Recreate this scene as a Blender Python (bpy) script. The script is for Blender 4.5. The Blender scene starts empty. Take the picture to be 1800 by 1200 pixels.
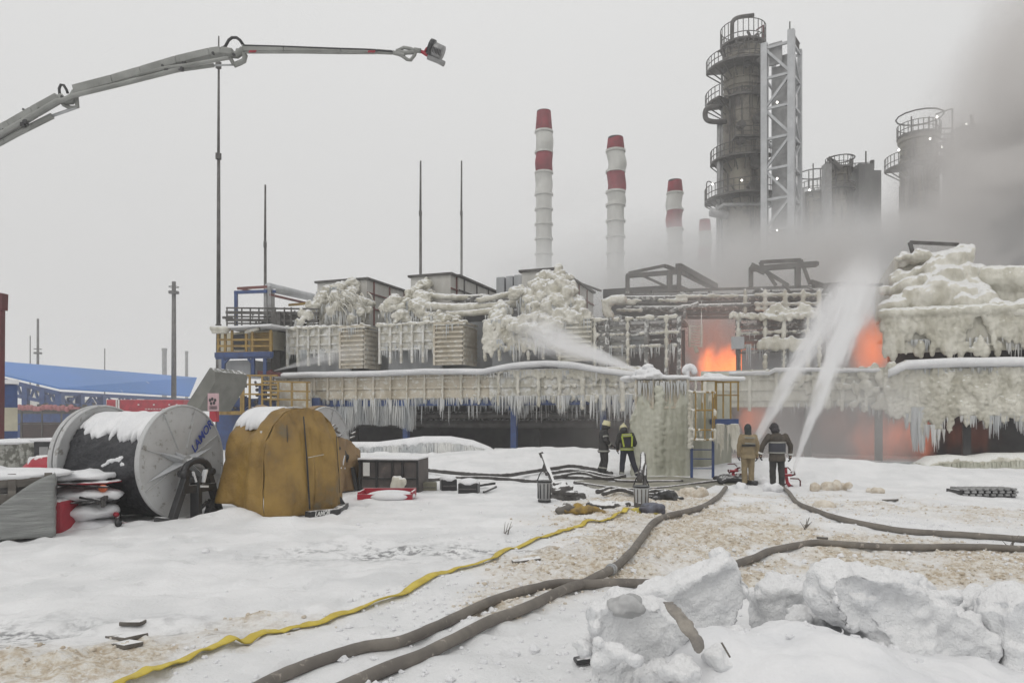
import bpy, bmesh, math, random
import numpy as np
from mathutils import Vector, Matrix, noise as mn
random.seed(7); rs = np.random.RandomState(7)
R = math.radians
SC = bpy.context.scene
COL = SC.collection
# ---------------------------------------------------------------- camera, sky, sun, exposure
FPX, HOR, CH = 1300.0, 735.0, 2.0            # focal length in photo pixels, horizon row, camera height
cam = bpy.data.objects.new('camera', bpy.data.cameras.new('camera')); COL.objects.link(cam)
cam.location = (0, 0, CH); cam.rotation_euler = (R(90), 0, 0)
cam.data.sensor_width = 36; cam.data.lens = 26.0; cam.data.shift_y = 0.075
cam.data.clip_start = 0.1; cam.data.clip_end = 3000
SC.camera = cam
SC.view_settings.view_transform = 'Standard'; SC.view_settings.look = 'None'
SC.view_settings.exposure = 0.06; SC.view_settings.gamma = 1.0
w = bpy.data.worlds.new('World'); SC.world = w; w.use_nodes = True
nt = w.node_tree; bg = nt.nodes['Background']
sky = nt.nodes.new('ShaderNodeTexSky'); sky.sky_type = 'NISHITA'; sky.sun_disc = False
sky.sun_elevation = R(50); sky.sun_rotation = R(200); sky.dust_density = 5; sky.air_density = 1.5
hsv = nt.nodes.new('ShaderNodeHueSaturation'); hsv.inputs['Saturation'].default_value = 0.06
nt.links.new(sky.outputs[0], hsv.inputs['Color'])
bg.inputs[1].default_value = 0.1
# closed overcast layer: an even grey that is a little paler overhead than at the horizon
tc = nt.nodes.new('ShaderNodeTexCoord'); sp = nt.nodes.new('ShaderNodeSeparateXYZ'); nt.links.new(tc.outputs['Generated'], sp.inputs[0])
cr = nt.nodes.new('ShaderNodeValToRGB'); nt.links.new(sp.outputs[2], cr.inputs[0])
cr.color_ramp.elements[0].position = 0.0; cr.color_ramp.elements[0].color = (0.61, 0.605, 0.60, 1)
cr.color_ramp.elements[1].position = 0.5; cr.color_ramp.elements[1].color = (0.76, 0.76, 0.755, 1)
cn = nt.nodes.new('ShaderNodeTexNoise'); cn.inputs['Scale'].default_value = 1.6; cn.inputs['Detail'].default_value = 2
nt.links.new(tc.outputs['Generated'], cn.inputs['Vector'])
mr = nt.nodes.new('ShaderNodeMapRange'); mr.inputs[3].default_value = 9.6; mr.inputs[4].default_value = 10.4
nt.links.new(cn.outputs[0], mr.inputs[0])
sc_ = nt.nodes.new('ShaderNodeVectorMath'); sc_.operation = 'SCALE'; nt.links.new(cr.outputs[0], sc_.inputs[0]); nt.links.new(mr.outputs[0], sc_.inputs['Scale'])
mx = nt.nodes.new('ShaderNodeMix'); mx.data_type = 'RGBA'; mx.inputs[0].default_value = 0.93
nt.links.new(hsv.outputs[0], mx.inputs[6]); nt.links.new(sc_.outputs[0], mx.inputs[7]); nt.links.new(mx.outputs[2], bg.inputs[0])
sun = bpy.data.objects.new('sun', bpy.data.lights.new('sun', 'SUN')); COL.objects.link(sun)
sun.data.energy = 0.55; sun.data.angle = R(25); sun.data.color = (1, 0.97, 0.92)
sun.rotation_euler = (R(38), 0, R(-25)); sun.location = (-20, -30, 60)
cy = SC.cycles
cy.max_bounces = 6; cy.diffuse_bounces = 3; cy.glossy_bounces = 2; cy.transmission_bounces = 2; cy.volume_bounces = 4
cy.transparent_max_bounces = 12; cy.use_denoising = True; cy.volume_step_rate = 1.0; cy.volume_max_steps = 256
cy.use_adaptive_sampling = True; cy.adaptive_threshold = 0.02; cy.sample_clamp_indirect = 4

# ---------------------------------------------------------------- frames: pixels -> world
UX, UY = 0.9363, -0.3511                     # the plant's front runs along (UX,UY); its depth axis is (-UY,UX)
VX, VY = -UY, UX
OY = 40.4
MS = Matrix(((UX, VX, 0, 0), (UY, VY, 0, OY), (0, 0, 1, 0), (0, 0, 0, 1)))
ID = Matrix.Identity(4)
def P(px, py, Y): return Vector(((px - 900) * Y / FPX, Y, CH - (py - HOR) * Y / FPX))
def su(px, V):
    k = (px - 900) / FPX
    return (k * (OY + V * VY) - V * VX) / (UX - k * UY)
def sz(py, u, V): return CH - (py - HOR) * (OY + u * UY + V * VY) / FPX
def S(px, py, V):                            # world point on the plane at depth V of the plant frame
    u = su(px, V); return MS @ Vector((u, V, sz(py, u, V)))
def UZ(px, py, V): u = su(px, V); return u, sz(py, u, V)

# ---------------------------------------------------------------- terrain height
def vnoise(x, y, s, seed=0):
    x = np.asarray(x, float) * s + seed * 17.31; y = np.asarray(y, float) * s + seed * 9.17
    xi = np.floor(x).astype(np.int64); yi = np.floor(y).astype(np.int64); fx = x - xi; fy = y - yi
    fx = fx * fx * (3 - 2 * fx); fy = fy * fy * (3 - 2 * fy)
    def h(a, b):
        n = (a * 374761393 + b * 668265263 + seed * 1442695) & 0x7fffffff
        n = ((n ^ (n >> 13)) * 1274126177) & 0x7fffffff
        return ((n ^ (n >> 16)) & 0xffff) / 65535.0
    return (h(xi, yi) * (1 - fx) + h(xi + 1, yi) * fx) * (1 - fy) + (h(xi, yi + 1) * (1 - fx) + h(xi + 1, yi + 1) * fx) * fy
def sstep(a, b, t): t = np.clip((t - a) / (b - a), 0, 1); return t * t * (3 - 2 * t)
def gauss(x, y, cx, cy, sx, sy, rot=0):
    c, s = math.cos(rot), math.sin(rot); dx, dy = x - cx, y - cy
    a = (dx * c + dy * s) / sx; b = (-dx * s + dy * c) / sy
    return np.exp(-(a * a + b * b))
def pix_of(x, y, z=0.0):
    yy = np.maximum(y, 0.5); return 900 + FPX * x / yy, HOR - FPX * (z - CH) / yy
def mud_mask(x, y):
    px, py = pix_of(x, y)
    n = vnoise(x, y, .55, 3) * .5 + vnoise(x, y, 1.6, 4) * .3 + vnoise(x, y, 5, 5) * .2
    def band(pts, w0, w1):
        d = np.full(px.shape, 1e9)
        for (a, b, wa), (c, e, wb) in zip(pts[:-1], pts[1:]):
            ax, ay = (a - 900) * 2600 / (b - HOR) / FPX, 2600 / (b - HOR); bx, by = (c - 900) * 2600 / (e - HOR) / FPX, 2600 / (e - HOR)
            t = np.clip(((x - ax) * (bx - ax) + (y - ay) * (by - ay)) / ((bx - ax) ** 2 + (by - ay) ** 2), 0, 1)
            dd = np.hypot(x - ax - t * (bx - ax), y - ay - t * (by - ay)) / (wa + (wb - wa) * t)
            d = np.minimum(d, dd)
        return 1 - sstep(w0, w1, d)
    m1 = band([(1150, 870, 1.5), (1180, 930, 2.6), (1290, 960, 2.3), (1330, 1000, 1.6)], .3, 1.25)
    m2 = band([(1290, 960, 2.4), (1500, 985, 2.0), (1820, 1000, 1.6), (2300, 1020, 1.6)], .3, 1.3)
    m3 = band([(1180, 960, 1.7), (1000, 1010, 1.0), (860, 1080, .5)], .3, 1.3)
    m4 = band([(540, 1080, .55), (380, 1130, .6), (150, 1190, .75), (-300, 1200, .8)], .2, 1.3)
    m5 = band([(1300, 880, 2.5), (1700, 900, 2.8)], .3, 1.4) * .38
    m = np.maximum.reduce([m1, m2, m3, m4 * .75, m5])
    return np.clip(m * 1.6 * sstep(.36, .62, n + .18 * m) * (.35 + .65 * sstep(.35, .6, vnoise(x, y, 2.6, 41))), 0, 1)
def wet_mask(x, y):
    px, py = pix_of(x, y); n = vnoise(x, y, 1.2, 8) * .5 + vnoise(x, y, 4.5, 9) * .5
    a = gauss(x, y, -1.9, 10.8, 1.5, .65, .05); b = gauss(x, y, -4.6, 6.7, 1.6, .45, .1)
    c = gauss(x, y, -.8, 10.9, 1.2, .4, -.2) * .6
    return np.clip((a + b * .8 + c) * 1.5 * sstep(.3, .62, n), 0, 1) * .9
def gz(x, y, fine=True):
    x = np.asarray(x, float); y = np.asarray(y, float)
    z = (vnoise(x, y, .12, 1) - .5) * .22 + (vnoise(x, y, .5, 2) - .5) * .10
    z = z * sstep(0, 6, np.abs(y) + 2)
    # drifts against the plant
    z = z + .75 * gauss(x, y, 2.2, 30.5, 5.2, 2.3, -.15) + .55 * gauss(x, y, -6, 30, 7, 2.2, -.25)
    z = z + .45 * gauss(x, y, 10, 25.5, 4, 1.6, -.1) + .2 * gauss(x, y, 18.5, 26.3, 4.5, 1.8, -.3) + .3 * gauss(x, y, 13, 24.5, 7, 1.4, -.1)
    # ridge of ploughed snow by the camera, right side
    z = z + .22 * gauss(x, y, 1.8, 5.2, 1.0, .9, .1) + .08 * gauss(x, y, 4.0, 5.2, 1.6, 1.0, .1)
    z = z + .17 * gauss(x, y, -5.2, 13.9, .35, .35) + .05 * gauss(x, y, -5.3, 13.6, .9, .45) + .05 * gauss(x, y, -7.6, 13.2, .9, .35) + .10 * gauss(x, y, -3.9, 13.2, .8, .3)
    z = z - .08 * gauss(x, y, -1.9, 10.8, 1.6, .6, .05)
    for k_, (c0, sl) in enumerate(((7.2, .10), (8.9, .12), (12.6, .05))):      # old wheel ruts
        d_ = y - (c0 + sl * (x + 3) + .35 * np.sin(x * .5 + k_)); z = z - .05 * np.exp(-(d_ / .16) ** 2) * (1 - sstep(-.5, 1.5, x)) * (.4 + .6 * vnoise(x, y, 1.3, 31 + k_))
    if fine:
        m = mud_mask(x, y); rough = np.clip(m * 1.1 + .25 * (1 - sstep(9, 24, y)) * sstep(-3, 2, x), 0, 1)
        far = 1 - sstep(14, 26, y)
        z = z + rough * far * ((vnoise(x, y, 7, 11) ** 2) * .06 + vnoise(x, y, 17, 12) * .036 + vnoise(x, y, 31, 21) * .016)
        z = z + (vnoise(x, y, 1.7, 18) ** 2) * .05 + (vnoise(x, y, 3.1, 13) ** 3) * .07 + (vnoise(x, y, 9, 15) - .5) * .008
        fp = vnoise(x, y, 3.4, 16); z = z - .055 * sstep(.74, .86, fp) * far * (.4 + .6 * sstep(.4, .6, vnoise(x, y, .45, 17)))
    return z
def gh(x, y): return float(gz(np.array([x]), np.array([y]))[0])
def G(px, py, dz=0.0):                       # ground point seen at a photo pixel
    z = 0.0
    for _ in range(6):
        Y = (CH - z) * FPX / (py - HOR); X = (px - 900) * Y / FPX; z = .5 * z + .5 * gh(X, Y)
    return Vector((X, Y, gh(X, Y) + dz))

# ---------------------------------------------------------------- mesh builder
SPH = {}
def unit_sphere(nu, nv):
    if (nu, nv) not in SPH:
        vs = [(0, 0, 1)]; fs = []
        for j in range(1, nv):
            t = math.pi * j / nv
            for i in range(nu): a = 2 * math.pi * i / nu; vs.append((math.sin(t) * math.cos(a), math.sin(t) * math.sin(a), math.cos(t)))
        vs.append((0, 0, -1)); L = len(vs) - 1
        for i in range(nu): fs.append((0, 1 + i, 1 + (i + 1) % nu))
        for j in range(nv - 2):
            for i in range(nu):
                a = 1 + j * nu + i; b = 1 + j * nu + (i + 1) % nu; fs.append((a, a + nu, b + nu, b))
        for i in range(nu): a = 1 + (nv - 2) * nu; fs.append((L, a + (i + 1) % nu, a + i))
        SPH[(nu, nv)] = (vs, fs)
    return SPH[(nu, nv)]
class MB:
    def __init__(s, M=ID): s.v = []; s.f = []; s.M = M.copy()
    def add(s, vs, fs, raw=False):
        n = len(s.v)
        s.v += [tuple(v) for v in vs] if raw else [tuple(s.M @ Vector(v)) for v in vs]
        s.f += [tuple(i + n for i in f) for f in fs]; return s
    def box(s, lo, hi, raw=False):
        x0, y0, z0 = lo; x1, y1, z1 = hi
        return s.add([(x0,y0,z0),(x1,y0,z0),(x1,y1,z0),(x0,y1,z0),(x0,y0,z1),(x1,y0,z1),(x1,y1,z1),(x0,y1,z1)],
                     [(0,3,2,1),(4,5,6,7),(0,1,5,4),(1,2,6,5),(2,3,7,6),(3,0,4,7)], raw)
    def beam(s, a, b, wd, ht=None, up=(0, 0, 1)):          # world-space bar
        ht = ht or wd; a = Vector(a); b = Vector(b); d = (b - a)
        if d.length < 1e-6: return s
        d.normalize(); up = Vector(up)
        if abs(d.dot(up)) > .95: up = Vector((0, 1, 0)) if abs(d.y) < .9 else Vector((1, 0, 0))
        x = d.cross(up).normalized() * wd / 2; y = x.normalized().cross(d).normalized() * ht / 2
        vs = [a - x - y, a + x - y, a + x + y, a - x + y, b - x - y, b + x - y, b + x + y, b - x + y]
        return s.add(vs, [(0,3,2,1),(4,5,6,7),(0,1,5,4),(1,2,6,5),(2,3,7,6),(3,0,4,7)], True)
    def tube(s, pts, r, n=8, cap=True, flat=1.0):          # world-space tube, r a number or list
        pts = [Vector(p) for p in pts]; N = len(pts); rr = r if isinstance(r, (list, tuple)) else [r] * N
        vs = []; prev = None
        for i, p in enumerate(pts):
            d = (pts[min(i + 1, N - 1)] - pts[max(i - 1, 0)])
            if d.length < 1e-9: d = Vector((0, 0, 1))
            d.normalize()
            if prev is None:
                up = Vector((0, 0, 1)) if abs(d.z) < .9 else Vector((0, 1, 0)); x = d.cross(up).normalized()
            else: x = (prev - d * prev.dot(d)).normalized()
            y = x.cross(d).normalized(); prev = x
            for k in range(n): a = 2 * math.pi * k / n; vs.append(p + (x * math.cos(a) + y * math.sin(a) * flat) * rr[i])
        fs = []
        for i in range(N - 1):
            for k in range(n): a = i * n + k; b = i * n + (k + 1) % n; fs.append((a, a + n, b + n, b))
        if cap: fs.append(tuple(range(n))); fs.append(tuple((N - 1) * n + k for k in reversed(range(n))))
        return s.add(vs, fs, True)
    def sphere(s, c, r, nu=8, nv=6, raw=False):
        if not isinstance(r, (tuple, list)): r = (r, r, r)
        vs, fs = unit_sphere(nu, nv)
        return s.add([(c[0] + v[0]*r[0], c[1] + v[1]*r[1], c[2] + v[2]*r[2]) for v in vs], fs, raw)
    def lathe(s, prof, n=24, c=(0, 0, 0), a0=0, a1=2*math.pi, jit=None):   # prof [(r,z)]
        full = abs(a1 - a0 - 2 * math.pi) < 1e-4; m = n if full else n + 1; vs = []; fs = []
        for j, (r, z) in enumerate(prof):
            for k in range(m):
                a = a0 + (a1 - a0) * k / n; q = r * (1 + (jit(a, z) if jit else 0))
                vs.append((c[0] + q * math.cos(a), c[1] + q * math.sin(a), c[2] + z))
        for j in range(len(prof) - 1):
            for k in range(n): a = j * m + k; b = j * m + (k + 1) % m; fs.append((a, b, b + m, a + m))
        return s.add(vs, fs)
    def loft(s, rings, n=14):                                 # rings [(c, rx, ry)], closed
        vs = []; fs = []
        for c, rx, ry in rings:
            for k in range(n): a = 2*math.pi*k/n; vs.append((c[0] + rx*math.cos(a), c[1] + ry*math.sin(a), c[2]))
        for j in range(len(rings) - 1):
            for k in range(n): a = j*n + k; b = j*n + (k+1) % n; fs.append((a, b, b + n, a + n))
        fs.append(tuple(reversed(range(n)))); fs.append(tuple((len(rings)-1)*n + k for k in range(n)))
        return s.add(vs, fs)
    def build(s, name, mat, parent=None, smooth=False, remesh=None, disp=None, dscale=.3, bevel=None, sm=0):
        me = bpy.data.meshes.new(name); inv = parent_inv(parent)
        base = None
        if parent is None:
            a = np.array(s.v); base = Vector(((a[:,0].min()+a[:,0].max())/2, (a[:,1].min()+a[:,1].max())/2, a[:,2].min()))
            vs = [(v[0]-base.x, v[1]-base.y, v[2]-base.z) for v in s.v]
        else: vs = [tuple(inv @ Vector(v)) for v in s.v]
        me.from_pydata(vs, [], s.f); me.update()
        if smooth: me.polygons.foreach_set('use_smooth', [True] * len(me.polygons))
        if mat is not None:
            me.materials.append(mat)
        o = bpy.data.objects.new(name, me); COL.objects.link(o)
        if parent is not None: o.parent = parent
        else: o.location = base
        if remesh:
            md = o.modifiers.new('fuse', 'REMESH'); md.mode = 'VOXEL'; md.voxel_size = remesh; md.use_smooth_shade = True
        if sm:
            md = o.modifiers.new('melt', 'SMOOTH'); md.iterations = sm; md.factor = .5
        if disp:
            t = bpy.data.textures.new(name, 'CLOUDS'); t.noise_scale = dscale; t.noise_depth = 3
            md = o.modifiers.new('lumps', 'DISPLACE'); md.texture = t; md.strength = disp; md.mid_level = .5; md.texture_coords = 'LOCAL'
        if bevel:
            md = o.modifiers.new('bevel', 'BEVEL'); md.width = bevel; md.segments = 2; md.limit_method = 'ANGLE'
        return o
MATW = {}
def parent_inv(p):
    M = ID.copy(); q = p
    while q is not None: M = Matrix.LocRotScale(q.location, q.rotation_euler, q.scale) @ M; q = q.parent
    return M.inverted()
def thing(name, label, cat, loc=(0, 0, 0), rz=0, group=None, kind=None):
    o = bpy.data.objects.new(name, None); COL.objects.link(o); o.location = loc; o.rotation_euler = (0, 0, rz)
    o.empty_display_size = .3
    return tag(o, label, cat, group, kind)
def tag(o, label=None, cat=None, group=None, kind=None):
    if label: o['label'] = label
    if cat: o['category'] = cat
    if group: o['group'] = group
    if kind: o['kind'] = kind
    return o
def dup(root, loc, rz=0, label=None, scale=None):
    def cp(o, par):
        c = o.copy(); COL.objects.link(c); c.parent = par
        for ch in list(o.children): cp(ch, c)
        return c
    r = cp(root, None); r.location = loc; r.rotation_euler = (0, 0, rz)
    if label: r['label'] = label
    if scale: r.scale = (scale,) * 3
    return r
def curve(pts, n=8):                         # Catmull-Rom through the points
    pts = [Vector(p) for p in pts]; q = [pts[0] * 2 - pts[1]] + pts + [pts[-1] * 2 - pts[-2]]; out = []
    for i in range(1, len(q) - 2):
        for k in range(n):
            t = k / n; a, b, c, d = q[i-1], q[i], q[i+1], q[i+2]
            out.append(.5 * ((2*b) + (c-a)*t + (2*a-5*b+4*c-d)*t*t + (-a+3*b-3*c+d)*t*t*t))
    out.append(pts[-1]); return out

# ---------------------------------------------------------------- materials
class NT:
    def __init__(s, name):
        s.m = bpy.data.materials.new(name); s.m.use_nodes = True; s.t = s.m.node_tree
        for n in list(s.t.nodes): s.t.nodes.remove(n)
        s.out = s.t.nodes.new('ShaderNodeOutputMaterial')
    def n(s, ty, **kw):
        x = s.t.nodes.new('ShaderNode' + ty)
        for k, v in kw.items(): setattr(x, k, v)
        return x
    def put(s, sock, v):
        if isinstance(v, bpy.types.NodeSocket): s.t.links.new(v, sock)
        elif v is not None: sock.default_value = v
    def m_(s, op, a, b=None, c=None, clamp=False):
        x = s.n('Math', operation=op, use_clamp=clamp)
        for i, q in enumerate((a, b, c)):
            if q is not None: s.put(x.inputs[i], q)
        return x.outputs[0]
    def rng(s, v, a, b, c=0., d=1., smooth=True):
        x = s.n('MapRange', interpolation_type='SMOOTHSTEP' if smooth else 'LINEAR')
        s.put(x.inputs[0], v)
        for i, q in zip((1, 2, 3, 4), (a, b, c, d)): s.put(x.inputs[i], q)
        return x.outputs[0]
    def noise(s, scale, detail=3, vec=None, rough=.55, dist=0, stretch=None, obj='Object'):
        t = s.n('TexCoord').outputs[obj] if vec is None else vec
        if stretch:
            mp = s.n('Mapping'); s.put(mp.inputs['Vector'], t); mp.inputs['Scale'].default_value = stretch; t = mp.outputs[0]
        x = s.n('TexNoise'); s.put(x.inputs['Vector'], t); x.inputs['Scale'].default_value = scale; x.inputs['Detail'].default_value = detail
        x.inputs['Roughness'].default_value = rough; x.inputs['Distortion'].default_value = dist
        return x.outputs[0]
    def mix(s, f, a, b):
        x = s.n('Mix', data_type='RGBA'); s.put(x.inputs[0], f)
        s.put(x.inputs[6], a if isinstance(a, bpy.types.NodeSocket) else (*a, 1)); s.put(x.inputs[7], b if isinstance(b, bpy.types.NodeSocket) else (*b, 1))
        return x.outputs[2]
def surf(name, c1, c2=None, scale=3, rough=.6, metal=0, bump=0, bscale=20, bdist=.02, streak=None, snow=None, snowc=(.8, .8, .8),
         lo=.35, hi=.65, c3=None, s3=8, l3=.6, h3=.7, streakbump=None, sss=0, spec=.5):
    N = NT(name); b = N.n('BsdfPrincipled'); c2 = c2 or tuple(x * .8 for x in c1)
    f = N.rng(N.noise(scale, 5, stretch=streak), lo, hi); col = N.mix(f, c1, c2)
    if c3: col = N.mix(N.rng(N.noise(s3, 6, rough=.65), l3, h3), col, c3)
    if snow is not None:
        g = N.n('NewGeometry'); s_ = N.n('SeparateXYZ'); N.put(s_.inputs[0], g.outputs['Normal'])
        q = N.m_('ADD', s_.outputs[2], N.m_('MULTIPLY', N.m_('SUBTRACT', N.noise(6, 3), .5), .8))
        sf = N.rng(q, snow, snow + .15); col = N.mix(sf, col, snowc)
    N.put(b.inputs['Base Color'], col); b.inputs['Roughness'].default_value = rough; b.inputs['Metallic'].default_value = metal
    b.inputs['Specular IOR Level'].default_value = spec
    if bump:
        h = N.noise(bscale, 5, stretch=streakbump); bp = N.n('Bump'); bp.inputs['Strength'].default_value = bump; bp.inputs['Distance'].default_value = bdist
        N.put(bp.inputs['Height'], h); N.put(b.inputs['Normal'], bp.outputs[0])
    N.put(N.out.inputs[0], b.outputs[0]); return N.m
def emis(name, c, st):
    N = NT(name); e = N.n('Emission'); e.inputs[0].default_value = (*c, 1); e.inputs[1].default_value = st; N.put(N.out.inputs[0], e.outputs[0]); return N.m
M_snow = surf('snow', (.80, .80, .81), (.74, .745, .76), 2.5, .75, bump=.5, bscale=14, bdist=.03, spec=.2)
M_snowblock = surf('packed_snow', (.84, .845, .85), (.72, .73, .745), 2.2, .7, bump=1.0, bscale=38, bdist=.025, c3=(.50, .50, .50), s3=5, l3=.58, h3=.80, snow=.35, snowc=(.87, .87, .875), spec=.2)
M_ice = surf('ice', (.69, .67, .60), (.48, .455, .375), 1.6, .3, bump=.9, bscale=11, bdist=.06, streak=(1, 1, .4), streakbump=(1, 1, .45), snow=.45, snowc=(.79, .79, .78), c3=(.55, .52, .42), s3=1.1, l3=.55, h3=.75)
M_iceY = surf('ice_yellowish', (.67, .65, .57), (.46, .44, .36), 1.4, .3, bump=.9, bscale=9, bdist=.06, streak=(1, 1, .4), streakbump=(1, 1, .45), snow=.5, snowc=(.78, .78, .75), c3=(.38, .35, .27), s3=1.6, l3=.56, h3=.76)
M_icicle = surf('icicle', (.66, .66, .64), (.44, .46, .47), 1.2, .3, streak=(1, 1, .2), bump=.3, bscale=10, spec=.6)
M_icecur = surf('ice_curtain', (.52, .52, .44), (.34, .34, .27), 2.2, .3, streak=(1, 1, .12), bump=.8, bscale=5, bdist=.06, streakbump=(1, 1, .15), c3=(.25, .22, .14), s3=2.5, l3=.58, h3=.8)
M_panel = surf('cream_panel', (.56, .51, .42), (.43, .38, .29), 1.4, .5, streak=(1, 1, .35), bump=.5, bscale=12, bdist=.03, c3=(.66, .65, .6), s3=3.5, l3=.5, h3=.65)
M_panelI = surf('iced_panel', (.58, .56, .5), (.42, .4, .33), 1.6, .45, streak=(1.5, 1.5, .3), bump=.8, bscale=9, bdist=.06, streakbump=(1, 1, .3), c3=(.7, .7, .68), s3=3, l3=.45, h3=.62)
M_clad = surf('white_cladding', (.56, .55, .52), (.47, .455, .42), 1.1, .5, streak=(1, 1, .3), bump=.2, bscale=6)
M_gclad = surf('grey_cladding', (.42, .43, .44), (.33, .34, .35), 1.2, .5, streak=(1, 1, .3), bump=.2, bscale=6)
M_dark = surf('dark_parts_and_shade', (.035, .035, .037), (.06, .06, .06), 1.5, .7, bump=.2)  # near-black for dark parts; also paints the shade in voids and gaps
M_steel = surf('dark_steel', (.12, .115, .11), (.07, .065, .06), 2.2, .55, metal=.3, bump=.2, snow=.75)
M_steelI = surf('rimed_steel', (.2, .195, .185), (.11, .105, .1), 2.2, .5, bump=.4, snow=.35, c3=(.6, .6, .58), s3=5, l3=.5, h3=.62)
M_grey = surf('grey_metal', (.34, .34, .34), (.26, .26, .26), 2, .45, metal=.3, bump=.15)
M_boom = surf('boom_grey', (.29, .295, .28), (.21, .215, .20), 1.2, .5, bump=.15, c3=(.15, .15, .14), s3=4, l3=.62, h3=.74)
M_galv = surf('galvanised', (.50, .51, .52), (.42, .43, .44), 1.2, .45, metal=.25, bump=.1)
M_disc = surf('reel_disc', (.50, .505, .505), (.42, .42, .42), 1.4, .5, metal=.05, bump=.1, c3=(.26, .25, .23), s3=7, l3=.57, h3=.68)
M_black = surf('black_paint', (.018, .018, .02), (.035, .035, .037), 3, .4, bump=.1, snow=.9)
M_blackcloth = surf('black_sheet', (.014, .015, .019), (.03, .031, .036), 3, .45, bump=.8, bscale=9, bdist=.05, snow=.93)
M_tarp = surf('yellow_tarp', (.32, .20, .05), (.19, .115, .032), 1.1, .6, bump=.7, bscale=5, bdist=.05, c3=(.15, .125, .08), s3=1.1, l3=.56, h3=.70)
M_tarpB = surf('brown_tarp', (.30, .2, .1), (.19, .12, .06), 1.4, .6, bump=.6, bscale=5, bdist=.05, c3=(.08, .05, .05), s3=2, l3=.6, h3=.7)
M_blue = surf('blue_paint', (.035, .075, .21), (.03, .055, .15), 2, .45, bump=.1, snow=.8)
M_roof = surf('blue_roof', (.055, .20, .56), (.05, .18, .48), .1, .5, c3=(.5, .58, .68), s3=.35, l3=.68, h3=.72)
M_ochre = surf('ochre_paint', (.34, .22, .05), (.24, .15, .04), 3, .5, bump=.2, snow=.7)
M_red = surf('red_paint', (.42, .025, .045), (.3, .02, .035), 2, .5, bump=.1, snow=.8)
M_redp = surf('dull_red_pipe', (.2, .06, .05), (.13, .05, .045), 2, .55, snow=.6)
M_maroon = surf('maroon_paint', (.12, .02, .025), (.09, .02, .02), 2, .5)
M_chW = surf('stack_white', (.55, .55, .52), (.46, .46, .43), 1, .6, streak=(1, 1, .25), bump=.4, bscale=1.5, bdist=.1, c3=(.3, .29, .27), s3=2, l3=.63, h3=.8)
M_chR = surf('stack_red', (.25, .02, .035), (.17, .018, .028), 1, .6, bump=.4, bscale=1.5, bdist=.1, c3=(.12, .03, .04), s3=2, l3=.6, h3=.75)
M_col = surf('column_shell', (.26, .24, .19), (.17, .155, .13), .5, .55, streak=(1, 1, .22), bump=.3, bscale=3, bdist=.05, c3=(.07, .06, .055), s3=.45, l3=.5, h3=.66)
M_hose = surf('brown_hose', (.20, .18, .155), (.14, .125, .11), 3, .7, bump=.5, bscale=60, bdist=.005, c3=(.42, .38, .33), s3=7, l3=.6, h3=.72)
M_yhose = surf('yellow_hose', (.62, .49, .07), (.50, .38, .05), 5, .6, bump=.3, bscale=30, bdist=.005, c3=(.7, .65, .5), s3=9, l3=.62, h3=.75)
M_wood = surf('grey_wood', (.17, .155, .135), (.1, .09, .08), 3, .8, streak=(.3, 3, 3), bump=.4, snow=.8)
M_wrap = surf('plastic_wrap', (.28, .29, .28), (.20, .205, .2), 2.5, .3, streak=(.6, .6, 4), bump=.9, bscale=6, bdist=.04, streakbump=(.5, .5, 4))
M_debris = surf('dark_debris', (.06, .055, .055), (.1, .095, .09), 6, .7, bump=.6, snow=.7)
M_slush = surf('brown_slush', (.70, .65, .57), (.52, .44, .34), 5, .7, bump=.5, bscale=40)
M_white = surf('white_paint', (.7, .7, .68), (.6, .6, .58), 3, .5)
M_cream = surf('cream_paint', (.5, .47, .36), (.42, .39, .3), 2, .5)
M_bluetxt = surf('blue_letters', (.03, .06, .3), (.03, .05, .25), 3, .5)
M_lamp = emis('lamp_glow', (1, .97, .9), 6)
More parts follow.
